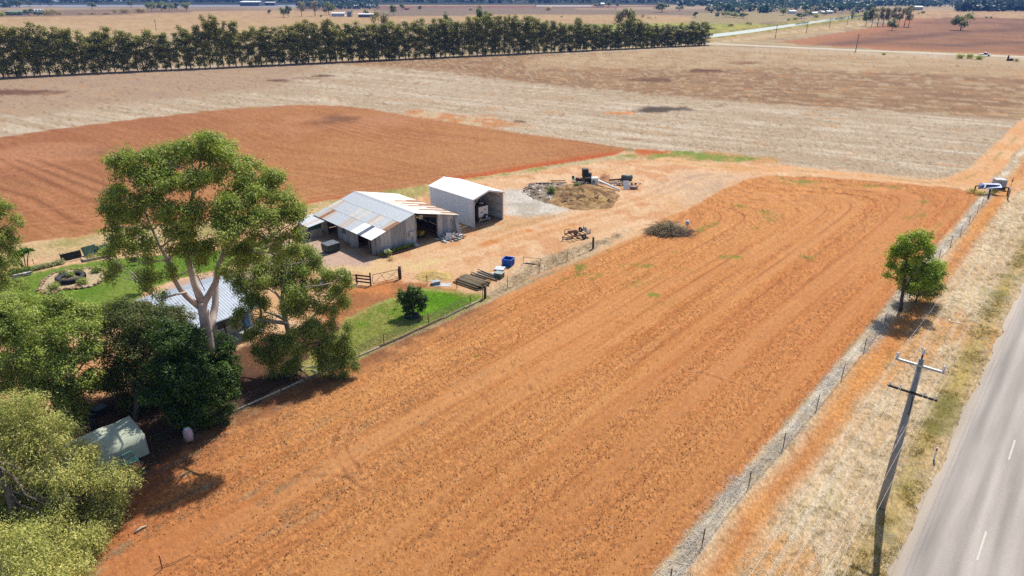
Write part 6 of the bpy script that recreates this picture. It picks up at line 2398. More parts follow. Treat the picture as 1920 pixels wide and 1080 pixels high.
    for k, (px, py, s_) in enumerate(((1034, 366, 1.0), (1081, 358, .9))):
        x, y, _ = at_px(px, py)
        t = thing("green_weed", ["bluish green weed bush on the grey side of the heap", "bluish green weed bush between the heap and the teal chair"][k], "weed", (x, y, 0))
        crown_obj(t, "leaves", clumps=[(0, 0, .8 * s_, .6 * s_, .5 * s_, .7 * s_)], n=800, leaf=(.2, .08), ca=(.03, .06, .02), cb=(.08, .12, .04), droop=-.1, sub=.14, per=8, seed=73 + k)


heap_stuff()


def branch_heap():
    x, y = P(1256, 437)
    t = thing("branch_heap", "tangled heap of cut branches and prunings on the field's yard corner", "branch heap", (x, y, 0))
    g = random.Random(77)
    for m, n, sd in ((TIMB, 300, 1), (TIMB_D, 90, 2), (RUST, 90, 3), (TIMB_L, 200, 4)):
        mb = MB()
        for i in range(n):
            a = g.uniform(0, 6.283)
            q = math.sqrt(g.random())
            px_, py_ = math.cos(a) * q * 3.0 + (.5 if m is RUST else -.2), math.sin(a) * q * 1.7
            z = (1.9 if px_ < .4 else 1.35) * (1 - q ** 1.7) * g.uniform(.2, 1) + .06
            b = g.uniform(0, 6.283)
            L = g.uniform(.5, 1.7)
            mb.tube([(px_, py_, z), (px_ + math.cos(b) * L * .5, py_ + math.sin(b) * L * .5, z + g.uniform(-.1, .25)), (px_ + math.cos(b) * L, py_ + math.sin(b) * L, max(.02, z + g.uniform(-.5, .2)))],
                    [g.uniform(.015, .045), .02, .008], 4)
        mb.build("branches", m, t)["kind"] = "stuff"
    o = crown_obj(t, "leaves", clumps=[(-1.9, .0, .3, 1.1, 1.0, .3), (-.6, .0, .8, 1.4, 1.0, .5), (1.0, .2, .5, 1.4, 1.0, .45), (-.8, -1.0, .25, 1.4, .7, .25)], n=7000, leaf=(.2, .05), ca=(.07, .068, .04), cb=(.20, .18, .10), droop=.1, sub=.2, per=12, seed=79, third=(.2, .28, .08))
    o["kind"] = "stuff"
    x2, y2 = P(1271, 433)
    o = MB().tube([(0, 0, .5), (.1, .3, 1.35)], .05, 7).build("white_pipe", WHITEP, None, False, (x2, y2, 0))
    tag(o, "short white pipe sticking out of the branch heap", "pipe")
    x2, y2 = P(1288, 428)
    o = MB().blob((0, 0, .75), (.3, .25, .4), 9, 8, 5, .15).tube([(0, 0, 0), (0, 0, .6)], .05, 5).build("sack", mat("lilac_sack", (.42, .44, .55), .6), None, True, (x2, y2, 0))
    tag(o, "pale blue-white sack on the right shoulder of the branch heap", "sack")


branch_heap()


# ------------------------------------------------------------------ track corner: stand, tank, marker
def corner_stuff():
    xa, ya = P(1826, 362)
    xb, yb = P(1888, 366)
    L = math.hypot(xb - xa, yb - ya)
    ang = math.atan2(yb - ya, xb - xa)
    t = thing("pipe_stand", "long dark pipe rail stand at the end of the roadside fence", "stand", (xa, ya, 0), ang)
    for x_ in (0, L):
        MB().tube([(x_, 0, 0), (x_, 0, 1.25)], .10, 7).build("upright", STEEL_D, t)
    MB().tube([(0, 0, 1.2), (L, 0, 1.2)], .09, 6).build("rail", STEEL_D, t)
    MB().tube([(2.4, .0, .75), (3.4, -.1, .45), (4.6, 0, .6)], .06, 5).build("sagging_pipe", STEEL_D, t)
    t2 = thing("folded_tarpaulin", "blue and white tarpaulin folded over the dark pipe rail", "tarpaulin", (xa, ya, 0), ang)
    MB().slab((.3, -.3, .85), (3.6, -.35, 1.25), (3.6, .7, 1.55), (.7, .8, 1.5), .10).build("blue_cloth", mat("blue_tarp", (.03, .12, .36), .5, var=.4, scale=2), t2)
    MB().slab((.9, .25, 1.46), (3.4, .2, 1.52), (3.4, .7, 1.66), (1.2, .6, 1.60), .06).build("white_cloth", mat("faded_white", (.40, .44, .52), .7, var=.2), t2)
    MB().slab((1.05, -.28, 1.06), (1.25, -.28, 1.08), (1.5, .2, 1.46), (1.25, .2, 1.44), .03).build("white_stripe", WHITEP, t2)
    x, y = P(1871, 353)
    t = thing("water_tank", "white caged liquid tank on a dark pallet behind the pipe stand", "tank", (x, y, 0), ang + .1)
    MB().box((0, 0, .95), (1.6, 1.3, 1.2)).build("tank_body", mat("milky_plastic", (.38, .38, .37), .5, var=.2), t)
    MB().tube([(0, 0, 1.55), (0, 0, 1.63)], .22, 10).build("cap", WHITEP, t)
    for z in (.45, .8, 1.15, 1.5):
        mb = MB()
        for (p, q) in (((-.84, -.69), (.84, -.69)), ((.84, -.69), (.84, .69)), ((.84, .69), (-.84, .69)), ((-.84, .69), (-.84, -.69))):
            mb.tube([(*p, z), (*q, z)], .018, 4)
        mb.build("cage_hoop", GALV, t)
    for k in range(5):
        MB().tube([(-.8 + .4 * k, -.70, .3), (-.8 + .4 * k, -.70, 1.52)], .018, 4).build("cage_bar", GALV, t)
    MB().box((0, 0, .22), (1.7, 1.4, .14)).build("pallet", BLACKP, t)
    for sx in (-.7, 0, .7):
        MB().box((sx, 0, .075), (.14, 1.36, .149)).build("pallet_foot", BLACKP, t)
    x, y = P(1889, 374)
    t = thing("marker_post", "timber post with white cap and thin rod beside the pipe stand", "post", (x, y, 0))
    MB().tube([(0, 0, 0), (0, 0, 1.55)], .09, 7).build("shaft", TIMB, t)
    MB().tube([(0, 0, 1.55), (0, 0, 1.85)], .14, 8).build("cap", WHITEP, t)
    MB().tube([(.2, .4, 0), (.25, .45, 3.4)], .03, 5).build("rod", STEEL_R, t)
    MB().box((.25, .45, 2.9), (.22, .04, .3)).build("tag_plate", STEEL_R, t)
    for k, (px, py, w_) in enumerate(((1821, 362, .9), (1838, 366, 1.1), (1861, 364, .8))):
        x, y = P(px, py)
        t = thing("weed_clump", ["yellow-green weeds at the left foot of the pipe stand", "weeds growing under the blue tarpaulin", "yellow weeds round the timber post below the pipe rail"][k], "weed", (x, y, 0))
        crown_obj(t, "leaves", clumps=[(0, 0, .35, w_, .5, .35)], n=420, leaf=(.3, .05), ca=(.08, .09, .02), cb=(.20, .19, .06), droop=-.2, sub=.12, per=8, seed=91 + k)


corner_stuff()


# ------------------------------------------------------------------ farmhouse roof behind the gum
def farmhouse():
    ox, oy = SN(17.0, -67.0)
    t = thing("farmhouse", "low house with pale tin roof and shaded veranda half hidden behind the gums", "house", (ox, oy, 0), ROAD_ANG - math.pi / 2 + math.pi / 2)
    # local: x along the road direction, y away from the road (towards -n)
    t.rotation_euler = (0, 0, ROAD_ANG)
    t.location = (*SN(21.2, -57.8), 0)
    L_, W_ = 7.4, 7.4
    TIN = mat("house_tin", (.28, .31, .35), .45, .2, .1, .8)
    V = []
    n = 60
    for side in (-1, 1):
        V, F = [], []
        y_e = -1.9 if side < 0 else W_ + .3
        z_e = 2.75 if side < 0 else 3.0
        for i in range(n + 1):
            x = -.3 + (L_ + .6) * i / n
            o_ = .018 if i % 2 else 0
            V.append((x, W_ / 2, 4.2 + o_))
            V.append((x, y_e, z_e + o_))
        for i in range(n):
            a = i * 2
            F.append((a, a + 1, a + 3, a + 2) if side < 0 else (a, a + 2, a + 3, a + 1))
        me = bpy.data.meshes.new("roof")
        me.from_pydata(V, [], F)
        me.materials.append(TIN)
        me.update()
        link("roof", me, t)
    WL = mat("weatherboard", (.46, .42, .36), .8, var=.1)
    mb = MB()
    mb.box((L_ / 2, .06, 1.35), (L_, .12, 2.7)).box((L_ / 2, W_ - .06, 1.35), (L_, .12, 2.7))
    mb.build("wall", WL, t)
    mb = MB()
    for x in (.06, L_ - .06):
        mb.prism([(.12, 0), (W_ - .12, 0), (W_ - .12, 2.9), (W_ / 2, 4.1), (.12, 2.9)], x - .06, x + .06, 'x')
    mb.build("gable_wall", WL, t)
    for x in np.linspace(.1, L_ - .1, 5):
        MB().box((x, -1.7, 1.35), (.12, .12, 2.7)).build("veranda_post", TIMB_D, t)
    MB().box((L_ / 2, -.95, .06), (L_, 1.9, .12)).build("veranda_floor", CONC, t)
    MB().box((6.5, -.02, 1.1), (.85, .05, 2.0)).build("door", mat("blue_door", (.04, .16, .34), .5), t)
    for x in (1.6, 4.4):
        w_ = MB().box((x, -.01, 1.5), (1.3, .05, 1.1)).build("window", DARKS, t)
        MB().box((x, -.05, .92), (1.5, .1, .06)).build("sill", WHITEP, w_)
    MB().tube([(-.3, -1.98, 2.72), (L_ + .3, -1.98, 2.72)], .06, 6).build("gutter", TIN, t)
    x, y = SN(24.5, -56.2)
    m = thing("outdoor_table", "dark outdoor table in the shade of the farmhouse veranda", "table", (x, y, 0), ROAD_ANG)
    MB().box((0, 0, .72), (1.6, .8, .05)).build("table_top", GREYP, m)
    for sx in (-.7, .7):
        for sy in (-.33, .33):
            MB().box((sx, sy, .35), (.06, .06, .7)).build("leg", STEEL_D, m)


farmhouse()


# ------------------------------------------------------------------ garden: stone edged bed with tractor tyre
def garden():
    poly = [(72, 548), (85, 525), (102, 513), (130, 507), (165, 504), (192, 506), (204, 516), (192, 528), (175, 537), (150, 541), (120, 543), (95, 552)]
    pts = pxpoly(poly)
    cx = sum(p[0] for p in pts) / len(pts)
    cy = sum(p[1] for p in pts) / len(pts)
    t = thing("rock_garden", "pale gravel garden bed edged with pinkish stones on the green lawn", "garden bed", (cx, cy, 0))
    V = [(cx - cx, 0, .09)] + [(p[0] - cx, p[1] - cy, .07) for p in pts]
    me = bpy.data.meshes.new("gravel")
    me.from_pydata(V, [], [(0, i, i % len(pts) + 1) for i in range(1, len(pts) + 1)])
    me.materials.append(mat("pale_chips", A(216, 190, 150), .95, var=.35, scale=4, bump=.05))
    o = link("gravel", me, t)
    st = [MB().blob((0, 0, .1), (.30, .22, .17), 100 + k, 7, 4, .25).mesh("stone", mat(f"garden_stone_{k}", [A(206, 160, 124), A(190, 150, 124), A(216, 190, 160)][k], .9, var=.3, scale=5)) for k in range(3)]
    g = random.Random(14)
    for i in range(len(pts)):
        a, b = pts[i], pts[(i + 1) % len(pts)]
        L = math.hypot(b[0] - a[0], b[1] - a[1])
        n = max(1, int(L / .52))
        for k in range(n):
            f = (k + .5) / n
            s_ = link("stone", g.choice(st), t, (a[0] + (b[0] - a[0]) * f - cx, a[1] + (b[1] - a[1]) * f - cy, 0))
            s_.rotation_euler = (0, 0, g.uniform(0, 6))
            s_.scale = (g.uniform(.8, 1.2),) * 3
    x, y = P(134, 526)
    o = thing("tyre_planter", "huge black tractor tyre lying in the stone edged bed as planter", "tyre", (x, y, 0))
    MB().torus((0, 0, .38), 1.22, .26, n=30, k=8).build("carcass", RUBBER, o, True)
    mb = MB()
    for k in range(30):
        q = 2 * math.pi * k / 30
        mb.box((1.47 * math.cos(q), 1.47 * math.sin(q), .40), (.08, .10, .40), q + .35)
    mb.build("tread", RUBBER, o)
    MB().lathe([(1.15, .2), (.4, .32), (.02, .36)], n=16).build("soil", mat("pot_soil", (.14, .10, .06), 1), o)
    for k, (px, py, r_, lab) in enumerate(((104, 545, .9, "olive shrub at the near end of the stone edged bed"), (156, 534, .7, "bright leafy plant before the tractor tyre"), (148, 513, .55, "small round plant just behind the tractor tyre"), (119, 516, .5, "purplish small plant at the back of the tyre bed"), (182, 511, .7, "grey shrub at the bed's end under the gum twigs"), (135, 523, .45, "tuft growing out of the middle of the tractor tyre"))):
        x, y = P(px, py)
        t = thing("garden_plant", lab, "plant", (x, y, .25 if k == 5 else 0))
        crown_obj(t, "leaves", clumps=[(0, 0, r_ * .5, r_ * .7, r_ * .7, r_ * .5)], n=500, leaf=(.22, .08), ca=(.04, .07, .02), cb=(.12, .15, .05), droop=-.1, sub=.12, per=8, seed=110 + k)
    # spiky palm-like shrub
    x, y = P(47, 505)
    t = thing("palm_shrub", "bright green spiky palm-like shrub on several bare stems by the back fence", "shrub", (x, y, 0))
    g = random.Random(6)
    mb = MB()
    heads = []
    for k in range(9):
        a = g.uniform(0, 6.3)
        e = np.array([math.cos(a) * g.uniform(.3, 1.1), math.sin(a) * .6, g.uniform(1.6, 2.3)])
        mb.tube([(math.cos(a) * .25, math.sin(a) * .2, 0), e * np.array([.6, .6, .5]), e], [.07, .06, .05], 5)
        heads.append(e)
    mb.build("stems", TIMB, t)
    V, F, Cc = [], [], []
    for e in heads:
        for j in range(80):
            d = unit((g.gauss(0, 1), g.gauss(0, 1), g.gauss(.45, .6)))
            s_ = unit(np.cross(d, (g.gauss(0, 1), g.gauss(0, 1), g.gauss(0, 1)))) * .045
            L = g.uniform(.5, .85)
            i = len(V)
            V += [e - s_, e + s_, e + d * L * .6 + s_ - (0, 0, .03), e + d * L - (0, 0, .15)]
            F.append((i, i + 1, i + 2, i + 3))
            c = g.uniform(.6, 1.2)
            Cc += [(.075 * c, .15 * c, .018 * c)] * 4
    link("fronds", np_mesh("fronds", V, F, LEAF, np.array(Cc)), t)
    # clipped hedge under it and along the fence
    for k, (pa, pb, h, lab) in enumerate((((20, 517), (60, 510), .7, "dark green low hedge below the spiky shrub"), ((64, 507), (118, 494), .5, "trailing grey-green creeper along the wire fence"))):
        a, b = P(*pa), P(*pb)
        L = math.hypot(b[0] - a[0], b[1] - a[1])
        t = thing("low_hedge", lab, "hedge", (*a, 0), math.atan2(b[1] - a[1], b[0] - a[0]))
        crown_obj(t, "leaves", clumps=[(L * i / 11, 0, h * .5, L / 14, .4, h * .5) for i in range(12)], n=2600, leaf=(.16, .08), ca=(.03, .055, .016) if k == 0 else (.06, .08, .045), cb=(.08, .13, .03) if k == 0 else (.15, .17, .10), droop=0, sub=.1, per=8, seed=120 + k)
    a, b = P(24, 522), P(62, 514)
    L = math.hypot(b[0] - a[0], b[1] - a[1])
    t = thing("stone_wall", "low pale stone retaining wall in front of the dark hedge", "wall", (*a, 0), math.atan2(b[1] - a[1], b[0] - a[0]))
    for r_ in range(2):
        for i in range(int(L / .45)):
            MB().box((.22 + i * .45 + .1 * r_, 0, .1 + .19 * r_), (.42, .3, .17), 0).build("stone", [CREAM, CONC, TIMB_L][(i + r_) % 3], t)
    # back wire fence with shade cloth panels
    bp_ = [(22, 512), (66, 503), (116, 492), (123, 491), (151, 486), (210, 474), (260, 470)]
    wire_fence("back_fence", "wire garden fence behind the lawn with thin steel posts", [(*P(a, b), 1.2, "s") for a, b in bp_], 3, (.3, .6, .9, 1.1))
    for k, (pa, pb, h, lab) in enumerate((((117, 493), (154, 484), .95, "black shade-cloth panel tied to the back garden fence"), ((159, 482), (186, 475), .95, "dark green shade-cloth panel at the back garden fence"), ((186, 477), (215, 470), .8, "second green panel behind the gum twigs at the back fence"))):
        a, b = P(*pa), P(*pb)
        L = math.hypot(b[0] - a[0], b[1] - a[1])
        t = thing("shade_cloth_screen", lab, "panel", (*a, 0), math.atan2(b[1] - a[1], b[0] - a[0]))
        mb = MB()
        mb.slab((0, -.06, .12), (L, -.06, .12), (L, .03 if k == 0 else .7, h + .1), (0, .03 if k == 0 else .7, h + .1), .02)
        mb.build("cloth", BLACKP if k == 0 else SHADEG, t)
        for x in (0, L):
            MB().tube([(x, 0, 0), (x, 0, 1.15)], .035, 5).build("stay", STEEL_D, t)
    # timber bed by the panels
    a, b = P(160, 489), P(190, 483)
    L = math.hypot(b[0] - a[0], b[1] - a[1])
    t = thing("raised_bed", "long timber edged bed below the green panels", "garden bed", (*a, 0), math.atan2(b[1] - a[1], b[0] - a[0]))
    MB().box((L * .8, -.4, .15), (L * 1.9, .12, .3)).build("edging_board", TIMB_L, t)
    MB().box((-.2, .2, .15), (.12, 1.2, .3)).build("edging_board", TIMB_L, t)
    crown_obj(t, "leaves", clumps=[(L * .4, .2, .3, .5, .3, .25), (L * 1.2, .2, .3, .6, .3, .25)], n=500, leaf=(.2, .08), ca=(.04, .06, .02), cb=(.12, .13, .05), droop=0, sub=.12, per=8, seed=125)
    x, y = P(251, 497)
    t = thing("swing_bench", "small dark metal swing seat standing on the lawn behind the gum", "seat", (x, y, 0), .3)
    MB().box((0, 0, .42), (.9, .4, .05)).build("seat_board", STEEL_D, t)
    MB().box((0, .2, .7), (.9, .04, .45)).build("backrest", STEEL_D, t)
    for sx in (-.6, .6):
        MB().tube([(sx, -.4, 0), (sx, 0, 1.5), (sx, .4, 0)], .03, 5).build("side_frame", STEEL_D, t)
    MB().tube([(-.6, 0, 1.5), (.6, 0, 1.5)], .03, 5).build("top_bar", STEEL_D, t)
    # young tree on the gravel's edge
    x, y = P(268, 547)
    t = thing("young_tree", "young drooping tree at the point of the pink gravel drive", "tree", (x, y, 0))
    MB().tube([(0, 0, 0), (.05, 0, 1.2), (0, 0, 2.4)], [.06, .05, .02], 6).build("trunk", BARK_MID, t)
    crown_obj(t, clumps=[(0, 0, 2.2, .6, .6, .7), (.4, 0, 1.7, .5, .4, .5), (-.4, .1, 1.6, .5, .4, .5)], n=900, leaf=(.24, .08), ca=(.03, .05, .014), cb=(.08, .10, .03), droop=.5, sub=.16, per=10, seed=127)


garden()


# ------------------------------------------------------------------ shade cloth shelter, barrel, odds in the shade
def shelter():
    p0 = P(280.5, 850.5)
    t = thing("shade_shelter", "pale grey-green shade-cloth shelter with lean-to roof under the garden trees", "shelter", (p0[0], p0[1], 0), ROAD_ANG + math.pi)
    # local x runs back along the fence, y towards the road; body sits at negative y...
    CL = mat("sun_bleached_cloth", (.36, .39, .30), .9, var=.14, scale=1.3)
    L_, D_ = 6.2, 2.3
    he, hr = 1.62, 2.15
    s = 1                    # depth direction in local frame (+y is away from the road after the half turn? checked below)
    dy = -D_
    # after a half turn local +y points to -N*-1; away from the road is local -y
    mb = MB()
    g = random.Random(2)
    nx = 12
    V, F = [], []
    for i in range(nx + 1):
        x = L_ * i / nx
        for j, (yy, zz) in enumerate(((0, 0.02), (0, he * .5), (0, he), (dy * .5, (he + hr) / 2), (dy, hr), (dy, .02))):
            sag = -.07 * math.sin(math.pi * ((i % 4) / 4)) if j in (2, 3, 4) else g.uniform(-.05, .05)
            V.append((x + .0, yy + (g.uniform(-.04, .04) if j in (0, 1) else 0), max(.01, zz + (sag if zz > .1 else 0))))
        if i:
            for j in range(5):
                a = (i - 1) * 6 + j
                F.append((a, a + 1, a + 7, a + 6))
    me = bpy.data.meshes.new("cloth_cover")
    me.from_pydata(V, [], F)
    me.materials.append(CL)
    me.update()
    me.polygons.foreach_set("use_smooth", [True] * len(me.polygons))
    link("cloth_cover", me, t)
    for x in (0, L_):
        MB().prism([(0, .01), (dy, .01), (dy, hr), (0, he)], x - .01, x + .01, 'x').build("end_cloth", CL, t)
    for x in (.02, L_ * .33, L_ * .66, L_ - .02):
        MB().tube([(x, -.04, 0), (x, -.04, he - .05), (x, dy + .04, hr - .06), (x, dy + .04, 0)], .03, 5).build("frame_hoop", GALV_D, t)
    # bleached leaf litter on the roof
    mb = MB()
    for k in range(60):
        cxx, cyy = g.choice(((.9, -1.0), (2.7, -.3), (3.6, -.9)))
        x = cxx + g.gauss(0, .25)
        yy = min(-.05, max(dy + .1, cyy + g.gauss(0, .18)))
        z = he + (hr - he) * (-yy / D_) + .01
        mb.box((x, yy, z), (g.uniform(.03, .10), g.uniform(.03, .08), .012), g.uniform(0, 3))
    mb.build("leaf_litter", mat("dry_petals", (.45, .44, .36), .9), t)["kind"] = "stuff"
    # turquoise wire chair in front
    x, y = P(243, 872)
    c = thing("wire_chair", "turquoise metal frame garden chair against the shelter's front", "chair", (x, y, 0), ROAD_ANG + .1)
    TQ = mat("turquoise_paint", (.06, .20, .19), .5)
    MB().tube([(-.42, .1, 0), (-.42, 0, .8), (-.3, 0, 1.0), (.3, 0, 1.0), (.42, 0, .8), (.42, .1, 0)], .03, 6).build("back_frame", TQ, c)
    MB().tube([(-.42, 0, .45), (-.42, -.5, .42), (.42, -.5, .42), (.42, 0, .45)], .03, 6).build("seat_frame", TQ, c)
    for k in range(6):
        MB().tube([(-.3 + .12 * k, -.48, .43), (-.3 + .12 * k, 0, .47), (-.3 + .12 * k, .0, .95)], .012, 4).build("wire_bar", TQ, c)
    for sx in (-.42, .42):
        MB().tube([(sx, -.48, .42), (sx, -.52, 0)], .03, 5).build("leg", TQ, c)
    x, y = P(356, 829)
    b = thing("barrel", "pinkish white plastic barrel on short legs beside the leaning post", "barrel", (x, y, 0))
    PK = mat("pink_white_plastic", (.42, .32, .34), .5, var=.12, scale=3)
    MB().lathe([(.22, .18), (.30, .24), (.33, .55), (.33, .58), (.34, .62), (.33, .66), (.32, .98), (.24, 1.12), (.22, 1.14)], n=18).build("drum_body", PK, b, True)
    MB().lathe([(.19, 1.13), (.20, 1.17), (.12, 1.18)], n=14).build("lid", WHITEP, b)
    for k in range(3):
        a = k * 2.1
        MB().tube([(.2 * math.cos(a), .2 * math.sin(a), .24), (.3 * math.cos(a), .3 * math.sin(a), 0)], .025, 5).build("leg", TIMB, b)
    x, y = P(366, 808)
    o = MB().tube([(0, 0, 0), (-.02, .05, 1.1)], .12, 8).build("garden_post", TIMB_L, None, True, (x, y, 0))
    tag(o, "thick pale timber post just behind the pinkish barrel", "post")
    a, b2 = P(368, 800), P(398, 797)
    o = MB().tube([(0, 0, .6), (b2[0] - a[0], b2[1] - a[1], .25)], .05, 5).build("loose_plank", TIMB_L, None, False, (a[0], a[1], 0))
    tag(o, "grey plank leaning out from the thick pale post", "plank")
    # black wheelbarrow
    x, y = P(190, 778)
    w_ = thing("wheelbarrow", "black wheelbarrow parked in deep shade behind the shelter", "wheelbarrow", (x, y, 0), 1.0)
    MB().prism([(-.3, .35), (.3, .35), (.42, .7), (-.42, .7)], -.45, .5, 'x').build("tray", mat("blue_black_steel", (.03, .04, .06), .35, .3), w_)
    MB().tube([(.75, -.04, .2), (.75, .04, .2)], .2, 14).build("wheel", RUBBER, w_)
    for sy in (-.25, .25):
        MB().tube([(.75, sy * .3, .2), (-.1, sy, .35), (-1.0, sy * 1.2, .65)], .02, 5).build("handle", TIMB_L, w_)
        MB().tube([(-.35, sy, .35), (-.4, sy, 0)], .02, 5).build("leg", STEEL_D, w_)
    x, y = P(177, 803)
    o = MB().box((0, 0, .35), (.5, .4, .7), .4).build("black_crate", BLACKP, None, False, (x, y, 0))
    tag(o, "black crate in the shade between wheelbarrow and shelter", "crate")
    o = MB()
    pts = []
    for k in range(26):
        a = k * .5
        pts.append((.45 * math.cos(a) + .02 * k, .45 * math.sin(a) * .8, .03 + .004 * k))
    o = MB().tube(pts, .016, 5).build("garden_hose", mat("hose_green", (.03, .08, .05), .5), None, True, (*P(286, 822), 0))
    tag(o, "dark coiled garden hose at the shelter's end wall", "hose")
    # fallen bough edging
    a, b = P(254, 1000), P(276, 987)
    o = MB().tube([(0, 0, .08), ((b[0] - a[0]) * .5, (b[1] - a[1]) * .5 + .1, .1), (b[0] - a[0], b[1] - a[1], .07)], [.09, .07, .04], 6).build("fallen_branch", TIMB_L, None, True, (a[0], a[1], 0))
    tag(o, "short grey fallen branch at the field edge beyond the feathery tree", "branch")


shelter()


# ------------------------------------------------------------------ power line
def power_pole(x, y, label):
    t = thing("power_pole", label, "power pole", (x, y, 0), ROAD_ANG - math.pi / 2)
    # local x is across the road (+ towards it)
    H_ = 10.7
    MB().tube([(0, 0, -.3), (0, 0, 4), (0, 0, H_)], [.27, .225, .15], 14).build("pole", CONC, t, True)
    CR = mat("galvanised_arm", (.38, .42, .41), .5, .3, .12, 4)
    MB().box((0, -.2, H_ - .35), (2.5, .12, .13)).build("crossarm", CR, t)
    for sx in (-1, 1):
        MB().tube([(sx * .55, -.2, H_ - .38), (0, -.16, H_ - .85)], .02, 5).build("brace", CR, t)
    MB().box((0, -.23, H_ - 2.15), (2.6, .11, .11)).build("crossarm", mat("dark_arm", (.035, .022, .018), .8, var=.3), t)
    PORC = mat("porcelain", (.55, .57, .62), .25, 0, .1)
    INS = [(.05, 0), (.08, .06), (.05, .10), (.08, .15), (.05, .2), (.07, .24), (.03, .3)]
    for (px_, py_, z, s_) in ((-1.18, -.2, H_ - .28, 1.2), (1.18, -.2, H_ - .28, 1.2)):
        MB().lathe([(r * s_, h * s_) for r, h in INS], (px_, py_, z), 12).build("insulator", PORC, t, True)
    MB().tube([(0, 0, H_), (0, 0, H_ + .32)], .05, 8).build("pin", STEEL_R, t)
    MB().lathe([(r * 1.2, h * 1.2) for r, h in INS], (0, 0, H_ + .3), 12).build("insulator", PORC, t, True)
    for sx in (-1.2, -.62, .62, 1.2):
        MB().lathe([(r * .8, h * .8) for r, h in INS], (sx, -.23, H_ - 2.09), 10).build("insulator", PORC, t, True)
    MB().tube([(.12, -.3, H_ - 3.6), (.16, -.32, H_ - 3.2), (.10, -.2, H_ - 2.4)], .03, 5).build("service_bracket", STEEL_D, t)
    return t


px0, py0 = P(1652, 950)
s0 = px0 * D[0] + py0 * D[1]
n0 = px0 * N[0] + py0 * N[1]
power_pole(px0, py0, "concrete power pole with two crossarms standing beside the sealed road")
SPAN = 92
xa, ya = SN(s0 + SPAN, n0)
power_pole(xa, ya, "next concrete power pole farther up the roadside")
xb, yb = SN(s0 - SPAN, n0)
power_pole(xb, yb, "previous concrete power pole down the roadside")


def wires():
    H_ = 10.7
    al = mat("bright_wire", (.40, .38, .35), .4, .3, .05)
    lst = [(-1.18, H_ + .05, "wire on the field-side end of the top crossarm"), (0, H_ + .62, "topmost wire on the pole's centre pin"), (1.18, H_ + .05, "wire on the road-side end of the top crossarm"),
           (-1.2, H_ - 1.86, "outer field-side wire of the lower crossarm"), (-.62, H_ - 1.86, "inner field-side wire of the lower crossarm"), (.62, H_ - 1.86, "inner road-side wire of the lower crossarm"), (1.2, H_ - 1.86, "outer road-side wire of the lower crossarm")]
    for off, z, lab in lst:
        pts = []
        for seg in (-1, 0):
            for k in range(17):
                f = k / 16
                s_ = s0 + seg * SPAN + f * SPAN
                x, y = SN(s_ - .2, n0 + off)
                pts.append((x - px0, y - py0, z - 4 * 1.3 * f * (1 - f)))
        o = MB().tube(pts, .006, 4).build("power_line", al, None, True, (px0, py0, 0))
        tag(o, lab, "wire", "overhead wires between the power poles")
    # service wires looping from the bracket away along the verge
    for k, dn in enumerate((-.5, .3)):
        pts = []
        for i in range(15):
            f = i / 14
            x, y = SN(s0 - f * SPAN, n0 + dn * f * 2)
            pts.append((x - px0 + .1, y - py0 - .2, (7.1 - .4 * k) - 4 * .9 * f * (1 - f)))
        o = MB().tube(pts, .007, 4).build("service_wire", al, None, True, (px0, py0, 0))
        tag(o, ["upper service wire leaving the pole's bracket below both crossarms", "lower service wire leaving the pole's bracket below both crossarms"][k], "wire")


wires()
x, y = P(1751, 862)
t = thing("guide_post", "white roadside guide post with red reflector at the road edge", "guide post", (x, y, 0), ROAD_ANG - math.pi / 2)
MB().box((0, 0, .5), (.12, .04, 1.02)).build("post_body", WHITEP, t)
MB().box((0, -.025, .86), (.07, .015, .2)).build("reflector", mat("red_reflector", (.35, .01, .01), .3), t)
x, y = P(1785, 602)
o = MB().tube([(0, .35, .03), (-.25, .1, .05), (-.2, -.25, .05), (.25, -.5, .04), (.7, -.75, .03)], .035, 6).build("white_hose", WHITEP, None, True, (x, y, 0))
tag(o, "short curled white pipe lying in the verge grass", "pipe")


# ------------------------------------------------------------------ far buildings, poles and vehicle
def far_building(px0_, px1_, pyb, hgt, depth, label, cat="shed", wall=WHITE, roof=GALV, windows=0, name="farm_shed"):
    x0, y0 = P(px0_, pyb)
    x1, y1 = P(px1_, pyb)
    L = x1 - x0
    t = thing(name, label, cat, (x0, y0, 0))
    MB().box((L / 2, depth / 2, hgt * .4), (L, depth, hgt * .8)).build("wall", wall, t)
    mb = MB()
    mb.slab((-.5, -.5, hgt * .8), (L + .5, -.5, hgt * .8), (L + .5, depth / 2, hgt), (-.5, depth / 2, hgt), .15)
    mb.slab((-.5, depth / 2, hgt), (L + .5, depth / 2, hgt), (L + .5, depth + .5, hgt * .8), (-.5, depth + .5, hgt * .8), .15)
    mb.build("roof", roof, t)
    for k in range(windows):
        MB().box((L * (k + .5) / windows, -.04, hgt * .42), (L / windows * .45, .08, hgt * .35)).build("window", DARKS, t)
    return t


